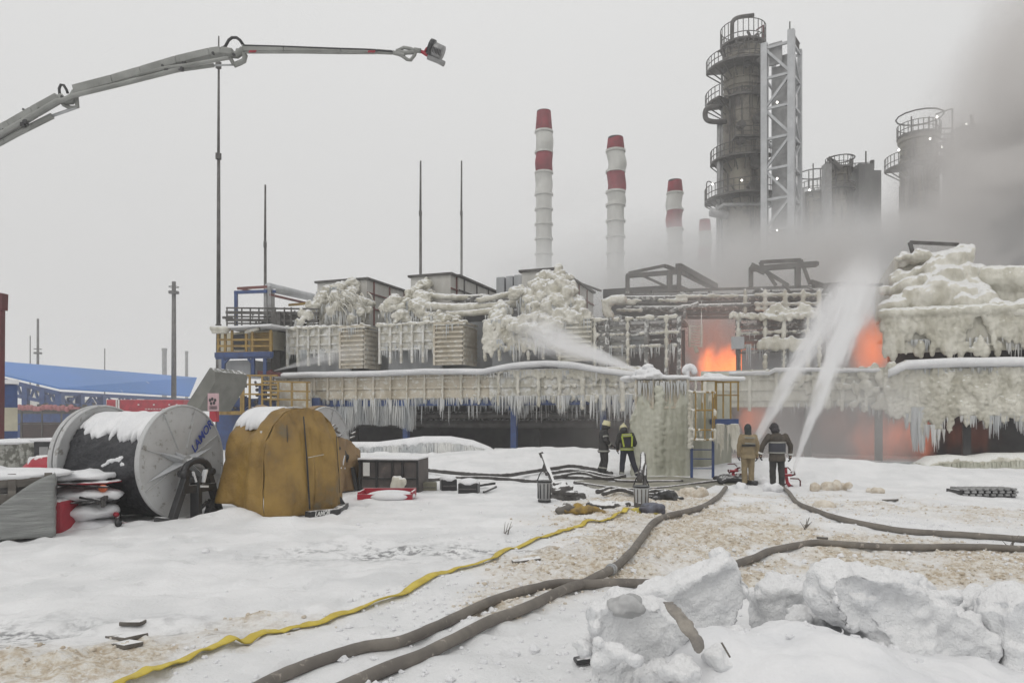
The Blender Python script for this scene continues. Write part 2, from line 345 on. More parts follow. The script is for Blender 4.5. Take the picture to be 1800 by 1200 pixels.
# ================================================================ GROUND
def build_ground():
    ys = [-60, -30, -15, -8, -4, -1, 1.5, 2.5]; y = 3.0
    while y < 48: ys.append(y); y += max(.022, .0058 * y)
    while y < 900: ys.append(y); y *= 1.15
    ys.append(1200)
    h = []; x = 0.0
    while x < 9: h.append(x); x += .045
    while x < 45: h.append(x); x += .05 + .02 * (x - 9)
    while x < 1200: h.append(x); x *= 1.25
    xs = [-q for q in reversed(h[1:])] + h
    X, Y = np.meshgrid(np.array(xs), np.array(ys)); nx, ny = len(xs), len(ys)
    Z = gz(X, Y) * (1 - sstep(60, 120, np.hypot(X, Y)))
    v = np.stack([X, Y, Z], -1).reshape(-1, 3)
    i = np.arange(nx * ny).reshape(ny, nx); f = np.stack([i[:-1, :-1], i[:-1, 1:], i[1:, 1:], i[1:, :-1]], -1).reshape(-1, 4)
    me = bpy.data.meshes.new('ground'); me.vertices.add(len(v)); me.vertices.foreach_set('co', v.ravel())
    me.loops.add(f.size); me.loops.foreach_set('vertex_index', f.ravel()); me.polygons.add(len(f))
    me.polygons.foreach_set('loop_start', np.arange(0, f.size, 4)); me.polygons.foreach_set('loop_total', np.full(len(f), 4))
    me.polygons.foreach_set('use_smooth', np.ones(len(f), bool)); me.update(); me.validate()
    at = me.color_attributes.new('stain', 'FLOAT_COLOR', 'POINT')
    a = np.ones((len(v), 4)); a[:, 0] = mud_mask(X, Y).ravel(); a[:, 1] = wet_mask(X, Y).ravel(); a[:, 2] = 0
    at.data.foreach_set('color', a.ravel().astype(np.float32))
    o = bpy.data.objects.new('ground', me); COL.objects.link(o); o['kind'] = 'structure'
    N = NT('snowy_ground'); b = N.n('BsdfPrincipled'); va = N.n('VertexColor', layer_name='stain'); s = N.n('SeparateColor'); N.put(s.inputs[0], va.outputs[0])
    n1 = N.noise(9, 6, rough=.65); n2 = N.noise(1.1, 4); n3 = N.noise(28, 4)
    col = N.mix(N.rng(n2, .35, .7), (.83, .83, .835), (.74, .745, .75)); col = N.mix(N.rng(N.noise(.35, 5, stretch=(1, 2.2, 1)), .52, .72, 0, .6), col, (.66, .665, .675))
    brown = N.mix(N.rng(n1, .38, .66), (.74, .69, .60), (.50, .41, .30))
    brown = N.mix(N.rng(n3, .5, .68), brown, (.76, .73, .68))
    q = N.m_('MULTIPLY', s.outputs[0], N.rng(n1, .25, .6, .45, 1.1), clamp=True)
    col = N.mix(q, col, brown)
    wet = N.mix(N.rng(n1, .4, .6), (.42, .425, .43), (.22, .22, .225))
    col = N.mix(N.m_('MULTIPLY', s.outputs[1], N.rng(n1, .42, .6), clamp=True), col, wet)
    sp1 = N.rng(N.noise(3.2, 7, rough=.72), .665, .70)          # twigs, grit
    col = N.mix(N.m_('MULTIPLY', sp1, .55), col, (.30, .27, .24))
    N.put(b.inputs['Base Color'], col); b.inputs['Roughness'].default_value = .75; b.inputs['Specular IOR Level'].default_value = .2
    bp = N.n('Bump'); bp.inputs['Strength'].default_value = .75; bp.inputs['Distance'].default_value = .035
    N.put(bp.inputs['Height'], N.m_('ADD', N.noise(16, 6, rough=.65), N.m_('MULTIPLY', N.m_('MULTIPLY', n3, s.outputs[0]), 1.2)))
    N.put(b.inputs['Normal'], bp.outputs[0]); N.put(N.out.inputs[0], b.outputs[0]); me.materials.append(N.m)
build_ground()
# loose crumbs of brown slush (nobody could count them)
def crumbs():
    mb = MB(); n = 0; base = unit_sphere(6, 4)
    for _ in range(60000):
        px = random.uniform(-40, 1840); py = HOR + 2600 / random.uniform(5.4, 20)
        Y = 2600 / (py - HOR); X = (px - 900) * Y / FPX
        m = float(mud_mask(np.array([X]), np.array([Y]))[0])
        if random.random() > m * (.5 if px > 700 else .15): continue
        z = gh(X, Y); r = random.uniform(.006, .022) * (1 + .6 * (random.random() < .1)); q = [random.uniform(.7, 1.4) for _ in range(3)]
        a = random.uniform(0, 6.28); ca, sa = math.cos(a), math.sin(a)
        vs = []
        for v in base[0]:
            k = r * random.uniform(.75, 1.2); x_, y_ = v[0]*q[0], v[1]*q[1]; vs.append((X + k*(x_*ca - y_*sa), Y + k*(x_*sa + y_*ca), z + r*.25 + k*v[2]*q[2]*.7))
        mb.add(vs, base[1], True); n += 1
        if n > 4200: break
    o = mb.build('slush_lumps', M_slush, smooth=True); tag(o, 'scattered crumbs of brown frozen slush around the hoses', 'slush', kind='stuff')
crumbs()

# ================================================================ PLANT : shared pieces
RZ = math.atan2(UY, UX)
def site_thing(name, label, cat, px, V, **k):
    u = su(px, V); p = MS @ Vector((u, V, 0)); return thing(name, label, cat, (p.x, p.y, 0), RZ, **k)
def SB(): return MB(MS)
def icicles(mb, u0, u1, V, zt, L0, L1, n, r=.035, dv=.12, ns=1.3, gate=True):
    for _ in range(n):
        u = random.uniform(u0, u1); v = V + random.uniform(-dv, dv); z = zt(u) if callable(zt) else zt
        if gate and mn.noise(Vector((u * 2.3, V * 3, 8.8))) < -.08 and random.random() < .65: continue
        k = mn.noise(Vector((u * ns, V, 3.3))) * 1.3 + .5; L = L0 + (L1 - L0) * max(0, min(1, k)) * random.uniform(.35, 1) ; q = r * random.choice((.5, .7, .9, 1.2, 1.9)) * random.uniform(.8, 1.2) * (1 + .25 * L)
        a = MS @ Vector((u, v, z + .12)); d = Vector((random.uniform(-.03, .03), random.uniform(-.03, .03), 0)) * L
        mb.tube([a, a + d - Vector((0, 0, L * .3)), a + d * 1.6 - Vector((0, 0, L * .65)), a + d * 2 - Vector((0, 0, L))], [q, q * .8, q * .5, .006], 5, cap=False)
def lumps(mb, u0, u1, z0, z1, V, n, r0, r1, flat=1.0, sag=0.0, dens=None):
    for _ in range(n):
        u = random.uniform(u0, u1); z = random.uniform(z0, z1)
        if dens and random.random() > dens(u, z): continue
        r = random.uniform(r0, r1); mb.sphere((u, V + random.uniform(-.1, .1), z), (r, r * flat, r * random.uniform(.8, 1.2 + sag)), 7, 5)
def drift(pts, V0, V1, thick=.16, back=.05, n=6):      # rounded snow cap along u; pts [(u,ztop)]
    mb = SB(); us = np.linspace(pts[0][0], pts[-1][0], max(8, int((pts[-1][0] - pts[0][0]) / .25)))
    zs = np.interp(us, [p[0] for p in pts], [p[1] for p in pts]); prof = [(.02, -thick), (-.06, -thick * .8), (-.08, -thick * .4), (-.02, -.05), (.12, 0), (.3, .02), (.5, .03), (.8, .02), (1, -.05)]
    vs = []; fs = []; m = len(prof)
    for i, (u, z) in enumerate(zip(us, zs)):
        for j, (t, dz) in enumerate(prof):
            nz = mn.noise(Vector((u * .8, j * .7, 5.1))) * .07
            vs.append((u, V0 + t * (V1 - V0) + (nz if j < 3 else 0), z + dz + nz * .5 * (1 if j else .3)))
    for i in range(len(us) - 1):
        for j in range(m - 1): a = i * m + j; fs.append((a, a + m, a + m + 1, a + 1))
    k = len(vs)
    for i, (u, z) in enumerate(zip(us, zs)): vs.append((u, V1, z - thick)) ; vs.append((u, V0, z - thick - .02))
    for i in range(len(us) - 1):
        fs.append((i*m + m-1, (i+1)*m + m-1, k + 2*i + 2, k + 2*i)); fs.append((k + 2*i, k + 2*i + 2, k + 2*i + 3, k + 2*i + 1)); fs.append((i*m, k + 2*i + 1, k + 2*i + 3, (i+1)*m))
    fs.append(tuple(range(m)) + (k, k + 1)); e = (len(us) - 1) * m; fs.append(tuple(reversed(range(e, e + m))) + (k + 2*len(us) - 1, k + 2*len(us) - 2))
    mb.add(vs, fs); return mb
def ribbed(u0, u1, z0, z1, V, ribs, rails, rw=.11, rd=.16, thick=.08, lip=.2):
    mb = SB(); mb.box((u0, V, z0), (u1, V + thick, z1))
    for u in ribs: mb.box((u - rw/2, V - rd, z0 - lip), (u + rw/2, V - .003, z1 - .003))
    for z in rails: mb.box((u0 + .004, V - rd * .55, z - .05), (u1 - .004, V - .002, z + .05))
    return mb

# ================================================================ PLATFORM, LEFT STRETCH
DK = 5.0
def platform_left():
    t = site_thing('raised_platform', 'long raised platform with ribbed cream fascia and hanging icicles, left of the frozen tower', 'platform', 800, 0)
    u0, u1 = su(478, 0), su(1128, 0); zt, zb = 4.62, 3.08
    ribs = [su(p, 0) for p in (505, 527, 555, 578, 604, 628, 658, 688, 717, 748, 780, 812, 843, 878, 912, 948, 985, 1025, 1062, 1095)]
    sp = su(860, 0)
    ribbed(u0, sp, zb, zt, 0, [r for r in ribs if r < sp], (3.2, 3.75, 4.3)).build('fascia', M_panel, t)
    ribbed(sp + .005, u1, zb, zt, 0, [r for r in ribs if r > sp], (3.2, 3.75, 4.3), rw=.14).build('fascia', M_panelI, t)
    b = SB(); b.box((u0, .02, 2.72), (u1, .25, 3.07)); b.build('lower_beam', M_blue, t)
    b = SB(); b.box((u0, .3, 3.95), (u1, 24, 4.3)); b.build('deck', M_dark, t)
    b = SB(); b.box((u0 - .1, 6.2, -.3), (u1, 6.4, 3.94)); b.build('void_shade_wall', M_dark, t)  # dark wall added so the void below the deck looks shaded
    for px in (560, 712, 902, 1060):
        u = su(px, .3); b = SB(); b.box((u - .16, .3, -.2), (u + .16, .6, 2.9)); b.box((u - .3, .26, 2.45), (u + .3, .66, 2.74)); b.build('post', M_blue, t)
        b = SB(); b.box((u - .16, 4.3, -.2), (u + .16, 4.6, 3.9)); b.build('post', M_dark, t)
    b = SB(); b.tube([MS @ Vector((u0, 2.2, 2.2)), MS @ Vector((u1, 2.2, 2.2))], .22, 10); b.tube([MS @ Vector((u0, 3.2, 1.7)), MS @ Vector((u1, 3.2, 1.7))], .3, 10); b.build('pipe', M_steel, t)
    # ice: thick on ribs towards the right
    b = SB()
    for i, r in enumerate(ribs):
        k = max(0, (r - su(700, 0)) / (u1 - su(700, 0)))
        if k <= 0: continue
        n = 16
        for j in range(n):
            z = zt - .1 - (zt - zb + .35 * k * 2) * j / n; q = .05 + .15 * k * random.uniform(.6, 1.15) * (1 - .3 * j / n)
            b.sphere((r + random.uniform(-.03, .03), -.14, z), (q, q * .8, .13), 7, 5)
    for _ in range(300):
        u = random.uniform(sp - 2, u1 - .1); k = (u - sp + 2) / (u1 - sp + 2)
        if random.random() > .25 + .8 * k: continue
        z = random.choice((4.3, 3.75, 3.2, 3.0, 3.1)) + random.uniform(-.12, .08); q = random.uniform(.04, .07 + .07 * k); b.sphere((u, -.06, z), (q * 1.3, q, q * 1.3), 7, 5)
    n_ = 90
    for i in range(n_):
        u = su(870, 0) + (u1 - su(870, 0)) * i / n_; k = i / n_; L_ = (.15 + 1.1 * k) * max(.15, mn.noise(Vector((u * 1.1, 4, 4))) + .55)
        for j in range(int(L_ / .1) + 1): b.sphere((u + random.uniform(-.05, .05), -.08, zt - .05 - j * .1), (.13, .06 + .05 * k, .12), 7, 5)
    b.build('ice_crust', M_ice, t, smooth=True, remesh=.04, sm=2, disp=.08, dscale=.14)
    b = SB(); icicles(b, u0 + 1, u1, -.02, 3.05, .35, 1.5, 620, .03); icicles(b, sp, u1, -.12, 3.1, .3, 1.9, 190, .05)
    icicles(b, sp - 1, u1, -.1, 4.42, .2, 1.1, 230, .035, .05); icicles(b, u0 + 2, u1, .45, 2.9, .6, 1.9, 260, .03); icicles(b, su(545, .3), su(728, .3), .3, 3.0, 1.5, 2.6, 900, .02, .25, .5, False); icicles(b, su(728, .3), su(1110, .3), .2, 3.0, .3, 1.3, 500, .022, .2, .6, False)
    for r in ribs[3:]: icicles(b, r - .08, r + .08, -.12, 2.95, .25, 1.1, 5, .05, .04)
    b.build('icicles', M_icicle, t, smooth=True)['kind'] = 'stuff'
    pts = [(478, 655), (550, 653), (650, 651), (750, 647), (850, 647), (900, 637), (960, 632), (1010, 636), (1060, 645), (1126, 653)]
    o = drift([(UZ(p, q, -.1)) for p, q in pts], -.34, 3.0, .34).build('snow_drift', M_snow, smooth=True)
    tag(o, 'thick rounded snow cap along the edge of the left platform', 'snow cap')
platform_left()
# ---- right stretches
def platform_right():
    t = site_thing('raised_platform', 'grey panelled platform stretch behind the water jets, fire below it', 'platform', 1450, 0, group=None)
    u0, u1 = su(1232, 0), su(1560, 0); zt, zb = 4.35, 2.55
    ribs = [su(p, 0) for p in (1240, 1318, 1365, 1430, 1480, 1522)]
    ribbed(u0, u1, zb, zt, 0, ribs, (2.9, 3.4, 3.9), rw=.14).build('fascia', M_iceY, t)
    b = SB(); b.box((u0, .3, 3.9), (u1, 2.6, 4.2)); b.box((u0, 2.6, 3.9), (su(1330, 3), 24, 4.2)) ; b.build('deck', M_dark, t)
    b = SB(); b.box((u0, 7.2, -.3), (su(1900, 7), 7.4, 3.85)); b.build('void_shade_wall', M_dark, t)  # dark wall standing in for the shade beneath this deck
    for px in (1250, 1420, 1545):
        u = su(px, .3); b = SB(); b.box((u - .16, .3, -.2), (u + .16, .6, 2.6)); b.build('post', M_steel, t)
    b = SB(); lumps(b, su(1360, 0), su(1560, 0), 2.5, 4.3, -.1, 170, .08, .24, .7, .5, dens=lambda u, z: .25 + .7 * sstep(su(1500, 0), su(1560, 0), u))
    lumps(b, su(1310, 0), su(1480, 0), 3.9, 4.35, -.08, 60, .08, .16, .6)
    b.build('ice_crust', M_iceY, t, smooth=True, remesh=.06, sm=2, disp=.08, dscale=.25)
    b = SB(); icicles(b, su(1370, 0), su(1560, 0), 0, 2.6, .2, .8, 90, .04); icicles(b, su(1360, 0), su(1470, 0), -.1, 4.2, .2, .9, 70, .035, .04); b.build('icicles', M_icicle, t, smooth=True)['kind'] = 'stuff'
    o = drift([UZ(p, q, -.1) for p, q in [(1282, 652), (1360, 651), (1362, 646), (1430, 645), (1480, 647), (1545, 646)]], -.26, 1.6, .2).build('snow_drift', M_snow, smooth=True)
    tag(o, 'thin snow cap on the platform edge behind the water jets', 'snow cap')
    t = site_thing('raised_platform', 'platform stretch buried in lumpy cauliflower ice at the far right', 'platform', 1700, 0)
    u0, u1 = su(1562, 0), su(1960, 0); zt = 4.35
    ribbed(u0, u1, 2.4, zt, 0, [su(p, 0) for p in range(1580, 1960, 42)], (2.7, 3.3, 3.9), rw=.16).build('fascia', M_iceY, t)
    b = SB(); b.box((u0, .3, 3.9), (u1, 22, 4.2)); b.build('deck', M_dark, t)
    for px in (1700, 1850):
        u = su(px, .5); b = SB(); b.box((u - .16, .5, -.2), (u + .16, .8, 2.6)); b.build('post', M_dark, t)
    b = SB()
    lumps(b, u0 - .2, u1, 2.3, 4.3, -.12, 1700, .06, .18, .9, 1.7, dens=lambda u, z: .45 + mn.noise(Vector((u * .9, z * 1.1, 2))) * 1.5)
    b.box((u0, -.17, 2.75), (u1, -.03, 4.2))
    for k in range(260): u = random.uniform(u0, u1); z = random.uniform(2.3, 2.9); b.sphere((u, -.1, z), (.08, .09, random.uniform(.15, .4)), 7, 5)
    for px, zl, wd in ((1575, 2.1, 16), (1600, 1.9, 18), (1625, 1.35, 20), (1648, 1.15, 16), (1668, 1.5, 12), (1700, 1.75, 16), (1735, 1.7, 14), (1765, 1.9, 16), (1795, 1.75, 14), (1830, 1.6, 20), (1870, 1.9, 16), (1910, 1.6, 20)):
        u = su(px, -.1)
        for j in range(26):
            z = 2.5 - (2.5 - zl) * random.random(); f = (z - zl) / (2.5 - zl + .01); b.sphere((u + random.gauss(0, .012 * wd) * (.35 + .65 * f), -.12, z), (.06 + .07 * f, .07 + .08 * f, .19), 7, 5)
    b.build('ice_crust', M_iceY, t, smooth=True, remesh=.045, sm=1, disp=.14, dscale=.13)
    b = SB()
    for px, zl in ((1604, 2.0), (1628, 1.5), (1650, 1.3), (1665, 1.9), (1700, 1.9), (1740, 1.9), (1770, 2.1), (1800, 1.9), (1830, 1.8)):
        icicles(b, su(px - 14, 0), su(px + 14, 0), -.12, zl + .1, .3, 1.1, 26, .035, .1)
    icicles(b, u0, u1, -.2, 4.1, .15, .5, 160, .03, .05); icicles(b, u0, u1, .3, 2.5, .3, 1.3, 200, .03)
    icicles(b, su(1606, 0), su(1622, 0), -.05, 2.4, 1.9, 2.5, 20, .07, .1)
    b.build('icicles', M_icicle, t, smooth=True)['kind'] = 'stuff'
    o = drift([UZ(p, q, -.1) for p, q in [(1560, 648), (1578, 640), (1590, 633), (1680, 628), (1800, 627), (1960, 628)]], -.36, 2.4, .42).build('snow_drift', M_snow, smooth=True)
    tag(o, 'smooth thick snow cap on the lumpy ice platform at the right edge', 'snow cap')
platform_right()

# ================================================================ AIR COOLER MODULES
def shed(t, pl, pr, pt, V0, V1, zb, mat=None, name='shed_wall', roofmat=None):   # box with front px range, top row, depth
    u0, u1 = su(pl, V0), su(pr, V0); z1 = sz(pt, u0, V0); b = SB(); b.box((u0, V0, zb), (u1, V1, z1)); b.build(name, mat or M_clad, t)
    b = SB()
    b.box((u0 - .15, V0 - .15, z1 + .002), (u1 + .15, V1 + .15, z1 + .14)); b.build('roof', roofmat or M_steel, t)
    b = SB()
    for z in (z1 - .9, z1 - 1.9): b.box((u1 + .003, V0, z), (u1 + .08, V1, z + .09))
    k = V0 + .8
    while k < V1: b.box((u1 + .003, k, zb), (u1 + .06, k + .12, z1 - .01)); k += 2.1
    b.build('wall_rail', M_redp if mat is None else M_steel, t)
    return u0, u1, z1
def module(px0, px1, pxs, pt, pb, V, label, sh, ice, lump_amt, seed, ribs=5, fmat=None):
    """ribbed basket px0..px1 with a horizontally slatted side box px1..pxs, row pt..pb; sh = shed spec"""
    random.seed(seed)
    t = site_thing('air_cooler_module', label, 'cooler module', (px0 + px1) / 2, V, group='ice covered cooler modules on the platform')
    u0, u1, us = su(px0, V), su(px1, V), su(pxs, V - .4); um = (u0 + u1) / 2
    zt, zb = sz(pt, um, V), sz(pb, um, V); zm = zb + (zt - zb) * .38
    rr = [u0 + .08 + (u1 - u0 - .16) * k / ribs for k in range(ribs + 1)]
    ribbed(u0, u1, zm, zt, V, rr, [zm + .1, zm + (zt - zm) * .35, zm + (zt - zm) * .7], rw=.13, lip=.75).build('basket_panel', fmat or M_panelI, t)
    b = SB(); b.box((u0 + .1, V + .9, zb - .15), (u1 - .1, V + 1.1, zt - .4)); b.box((u0, V + 3.9, zb - .3), (us + .5, V + 4, zt + .5)); b.build('inner_wall', M_gclad, t)
    b = SB(); b.box((u0, V + .003, zt - .12), (u1, V + 3.6, zt - .01)); b.build('walkway', M_steel, t)
    b = SB()
    n = 9
    for k in range(n):
        z = zb + .25 + (zt - .35 - zb) * k / (n - 1); b.box((u1 + .04, V - .5, z - .055), (us, V - .38, z + .055)); b.box((us - .12, V - .36, z - .055), (us, V + 1.6, z + .055))
    b.box((u1 + .04, V - .36, zb), (us - .13, V - .3, zt - .25)); b.box((u1 + .04, V - .52, zb), (u1 + .16, V - .3, zt - .2)); b.box((us - .1, V - .3, zb), (us + .0, V + 1.5, zt - .25))
    b.build('side_panel', M_panel if fmat is None else fmat, t)
    if sh: shed(t, *sh)
    b = SB()
    for k in range(int(60 * lump_amt)):                      # rim of the basket
        u = random.uniform(u0, us); b.sphere((u, V + random.uniform(-.1, .3), zt + random.uniform(-.08, .10)), (random.uniform(.1, .3), .2, random.uniform(.05, .16)), 7, 5)
    n = int((us - u0) / .15)
    for k in range(n + 1):
        u = u0 + (us - u0) * k / n; o_ = V - .05 if u < u1 else V - .42; b.sphere((u, o_, zt + .0 - (0 if u < u1 else .18)), (.15, .11, .07), 7, 5)
    for u in rr:
        for k in range(22 if lump_amt > 1 else 0): z = zt - (zt - zb) * .85 * k / 21; q = .06 + .08 * random.random(); b.sphere((u, V - .15, z), (q, q, .12), 7, 5)
    for z in [zm + .1, zm + (zt - zm) * .35, zm + (zt - zm) * .7]:
        u = u0
        while u < u1:
            if random.random() < .1 + .6 * (lump_amt > 1): q = .05 + .07 * lump_amt * random.random(); b.sphere((u, V - .08, z - .03), (.11, q, q), 7, 5)
            u += .11
    crust = b; b = SB()
    for (px, py, r, dv) in ice:                               # big frozen heads, (pixel, pixel, radius m, depth offset)
        u, z = UZ(px, py, V + dv)
        for _ in range(15): q = r * random.uniform(.3, .7); b.sphere((u + random.gauss(0, r * .42), V + dv + random.gauss(0, r * .35), z + random.gauss(0, r * .36)), (q, q * .9, q), 8, 6)
        for _ in range(int(8 + r * 14)): uu = u + random.uniform(-r, r) * .8; a = MS @ Vector((uu, V + dv - random.uniform(0, r * .5), z - r * .3)); b.tube([a, a - Vector((0, 0, r * random.uniform(.8, 2.4)))], [.085, .02], 6)
    b.build('frozen_heads', M_ice, t, smooth=True, remesh=.05, sm=8, disp=.24, dscale=.22); crust.build('ice_crust', M_ice, t, smooth=True, remesh=.045, sm=1, disp=.10, dscale=.14)
    b = SB()
    for (px, py, r, dv) in ice:
        for _ in range(int(10 + 34 * r)):
            u, z = UZ(px, py, V + dv); a = MS @ Vector((u + random.gauss(0, r * .5), V + dv - r * random.uniform(.35, .75), z + random.uniform(-r * .7, r * .35))); L_ = r * random.uniform(.3, 1.5); b.tube([a, a - Vector((0, .02, L_ * .5)), a - Vector((0, 0, L_))], [.05, .035, .006], 5, cap=False)
    icicles(b, u0, us, V - .05, zm + .15, .5, zm - zb + .2, int((us - u0) * 26), .03, .06)
    icicles(b, u0, u1, V - .08, zt - .05, .1, .6, int((us - u0) * 10 * lump_amt + 4), .03, .04); icicles(b, u1, us, V - .5, zt - .3, .2, 1.3, int((us - u1) * 16), .028, .03)
    b.build('icicles', M_icicle, t, smooth=True)['kind'] = 'stuff'
    return t, u0, u1, us, zt, zb
def ice_ramp(b, pts, V0, fine=True):                                      # ice flowing along a pixel path (px,py,r,V)
    pts = [(px, py, r, V0 + dv) for px, py, r, dv in pts]
    for (a, c) in zip(pts[:-1], pts[1:]):
        for k in range(9):
            t = k / 9; px = a[0] + (c[0] - a[0]) * t; py = a[1] + (c[1] - a[1]) * t; V = a[3] + (c[3] - a[3]) * t; r = a[2] + (c[2] - a[2]) * t
            u, z = UZ(px, py, V)
            for _ in range(6 if fine else 2): q = r * (random.uniform(.25, .7) if fine else random.uniform(.65, .95)); b.sphere((u + random.gauss(0, r * .45), V + random.gauss(0, r * .35), z + random.gauss(0, r * .4)), (q, q, q * .9), 8, 6)

A, *_r = module(505, 603, 640, 576, 650, 1.0, 'leftmost ice covered cooler module with small ribbed basket and shaggy ice above', (558, 645, 498, 5, 15, 6.5, None), 
    [(547, 548, .55, 1.2), (566, 535, .6, 1.8), (590, 540, .7, 1.5), (612, 543, .8, 1.5), (630, 548, .7, 1.4), (590, 515, .9, 3.2), (612, 508, .8, 4.0), (575, 522, .7, 3.0), (640, 535, .6, 1.8), (528, 566, .3, .6), (610, 525, .8, 2.6)], .55, 11)
b = SB(); random.seed(31)
for _ in range(70):                                            # wind-blown frozen fringe
    u, z = UZ(random.gauss(610, 16), random.gauss(522, 9), 2.2); a = MS @ Vector((u, 2.0 + random.uniform(-.5, .5), z)); d = Vector((random.uniform(-.1, .9), -.2, random.uniform(-.8, -.1))) * random.uniform(.4, .9)
    b.tube([a, a + d * .5, a + d + Vector((0, 0, -.2))], [.05, .04, .01], 5, cap=False)
b.build('ice_fringe', M_ice, A, smooth=True)
B, *_r = module(667, 767, 815, 570, 644, 1.0, 'second cooler module from the left, with bulbous ice heads over a cream ribbed basket', (722, 792, 488, 5, 15, 6.5, None),
    [(690, 545, .55, 1.0), (692, 538, .5, 1.0), (728, 536, .75, 1.3), (735, 548, .7, 1.2), (715, 558, .5, .8), (735, 525, .5, 2.0), (775, 562, .5, .8), (790, 565, .4, .8), (755, 558, .45, .8), (700, 562, .4, .6), (745, 515, .5, 3.5)], .6, 12)
b = SB(); random.seed(32); ice_ramp(b, [(700, 542, .3, 1.5), (722, 520, .32, 3.0), (745, 500, .35, 4.4), (755, 495, .25, 4.8)], 0); b.build('ice_ramp', M_iceY, B, smooth=True, remesh=.06, sm=4, disp=.14, dscale=.25)
b = SB(); shed(B, 798, 806, 487, 6, 24, 6.5, M_clad)
C, u0c, u1c, usc, ztc, zbc = module(852, 985, 1040, 562, 638, .6, 'third cooler module from the left, thickly encrusted under a tall ice ridge', (917, 978, 479, 5, 14, 6.5, None),
    [(870, 556, .45, .6), (885, 543, .5, 1.2), (880, 562, .5, .3), (930, 530, .7, 1.6), (960, 515, .9, 2.0), (985, 520, .9, 2.0), (1000, 530, .7, 1.8), (940, 545, .6, 1.0), (975, 545, .7, 1.0), (1010, 548, .5, 1.0), (950, 505, .6, 3.0)], 1.3, 13, ribs=5, fmat=M_ice)
b = SB(); random.seed(33)
ice_ramp(b, [(925, 522, .45, 3.0), (945, 500, .5, 4.0), (968, 486, .5, 4.6), (990, 500, .5, 4.2), (1005, 520, .6, 2.6)], 0); ice_ramp(b, [(870, 570, .3, .4), (930, 562, .4, .3), (985, 556, .45, .3), (1035, 562, .4, .4)], 0)
ice_ramp(b, [(900, 572, .3, 0), (940, 580, .35, -.1), (985, 572, .4, -.1)], 0)
b.build('ice_ramp', M_ice, C, smooth=True, remesh=.055, sm=8, disp=.26, dscale=.24)
b = SB(); b.box((su(853, .5), .40, zbc + 1.1), (su(1008, .5), .55, ztc)); lumps(b, su(852, .5), su(1010, .5), zbc + .7, ztc, .40, 420, .06, .16, .8, 1.6); b.build('ice_lumps', M_ice, C, smooth=True, remesh=.045, sm=2, disp=.12, dscale=.16)
b = SB(); icicles(b, su(852, .5), su(1012, .5), .38, zbc + 1.2, .5, 1.6, 240, .04, .08); icicles(b, su(852, .5), su(1012, .5), .3, ztc - .1, .2, 1.2, 140, .04, .05); b.build('icicle_fringe', M_icicle, C, smooth=True)['kind'] = 'stuff'
# ducts and pipes between B and C
def pipe_run(name, label, pts, r, mat=M_steelI, lumpy=0):
    w_ = [S(*p) for p in pts]; b = MB(); b.tube(w_, r, 10)
    if lumpy:
        for a, c in zip(w_[:-1], w_[1:]):
            n = max(1, int((c - a).length / (r * .7)))
            for k in range(n):
                q = a.lerp(c, k / n); s_ = r * random.uniform(.75, 1.25) * lumpy; b.sphere((q.x + random.uniform(-.05, .05), q.y, q.z + random.uniform(0, .06)), (s_, s_, s_ * .8), 7, 5, True)
    o = b.build(name, mat, smooth=True, remesh=.06 if lumpy else None, disp=.06 if lumpy else None, dscale=.2); tag(o, label, 'pipe', 'pipes between the cooler modules'); return o
random.seed(5)
pipe_run('iced_pipe', 'iced pipe running just under the second module roof', [(755, 520, 3), (800, 523, 3), (860, 523, 4)], .2, M_ice, 1.0)
pipe_run('iced_pipe', 'long thick iced pipe between second and third modules', [(750, 538, 2), (800, 540, 2), (870, 538, 2.4), (925, 530, 3)], .24, M_ice, 1.0)
pipe_run('iced_pipe', 'iced pipe forming the lowest rail over the dark gap by the third module', [(790, 552, 2), (830, 550, 2), (868, 546, 1.6)], .2, M_ice, 1.0)
pipe_run('iced_pipe', 'thin upper iced pipe meeting the third module ridge', [(840, 528, 2), (890, 518, 2.5), (930, 512, 3)], .16, M_ice, 1.2)
b = SB(); random.seed(55)
t = site_thing('cable_tray', 'rimed tangle of cable trays over the gap before the third module', 'cable tray', 850, 3)
for k in range(16): y0 = 522 + random.uniform(0, 26); b.beam(S(800 + random.uniform(-8, 30), y0, 3.2), S(925 + random.uniform(-30, 8), y0 - random.uniform(0, 10), 3.4), .07)
for k in range(12): x0 = random.uniform(805, 920); b.beam(S(x0, 520, 3.1), S(x0 + random.uniform(-6, 6), 552, 3.1), .07)
b.build('tray_bars', M_steelI, t)
b = SB(); b.box((su(818, 6), 6, 4.3), (su(925, 6), 6.2, 8.8)); b.build('gap_shade_sheet', M_dark, t); b = SB(); b.box((su(640, 6), 6, 4.3), (su(735, 6), 6.2, 8)); b.build('gap_shade_sheet', M_dark, t)  # dark sheets added as painted shade in the gaps between modules
# beams over the sheds
def pbar(name, label, segs, wd, mat, cat='frame', group=None, lumpy=False):
    b = MB()
    for a, c in segs: b.beam(S(*a), S(*c), wd)
    o = b.build(name, mat); tag(o, label, cat, group); return o
pbar('roof_beam', 'dull red beams slanting down behind the leftmost module', [((642, 497, 5.2), (720, 523, 12)), ((645, 512, 5.2), (720, 535, 12))], .16, M_redp, 'beam')
pbar('roof_beam', 'thin beam slanting into the steam behind the third module', [((978, 484, 6), (1056, 511, 16))], .13, M_steel, 'beam')
t = site_thing('filter_duct', 'grey upright ducts beside the third module roof', 'duct', 900, 9)
for a, c, y0 in ((872, 886, 487), (889, 901, 485), (903, 916, 483)):
    b = SB(); b.box((su(a, 9), 9, 5), (su(c, 9), 10, sz(y0, su(a, 9), 9))); b.build('duct', M_gclad, t, bevel=.05)

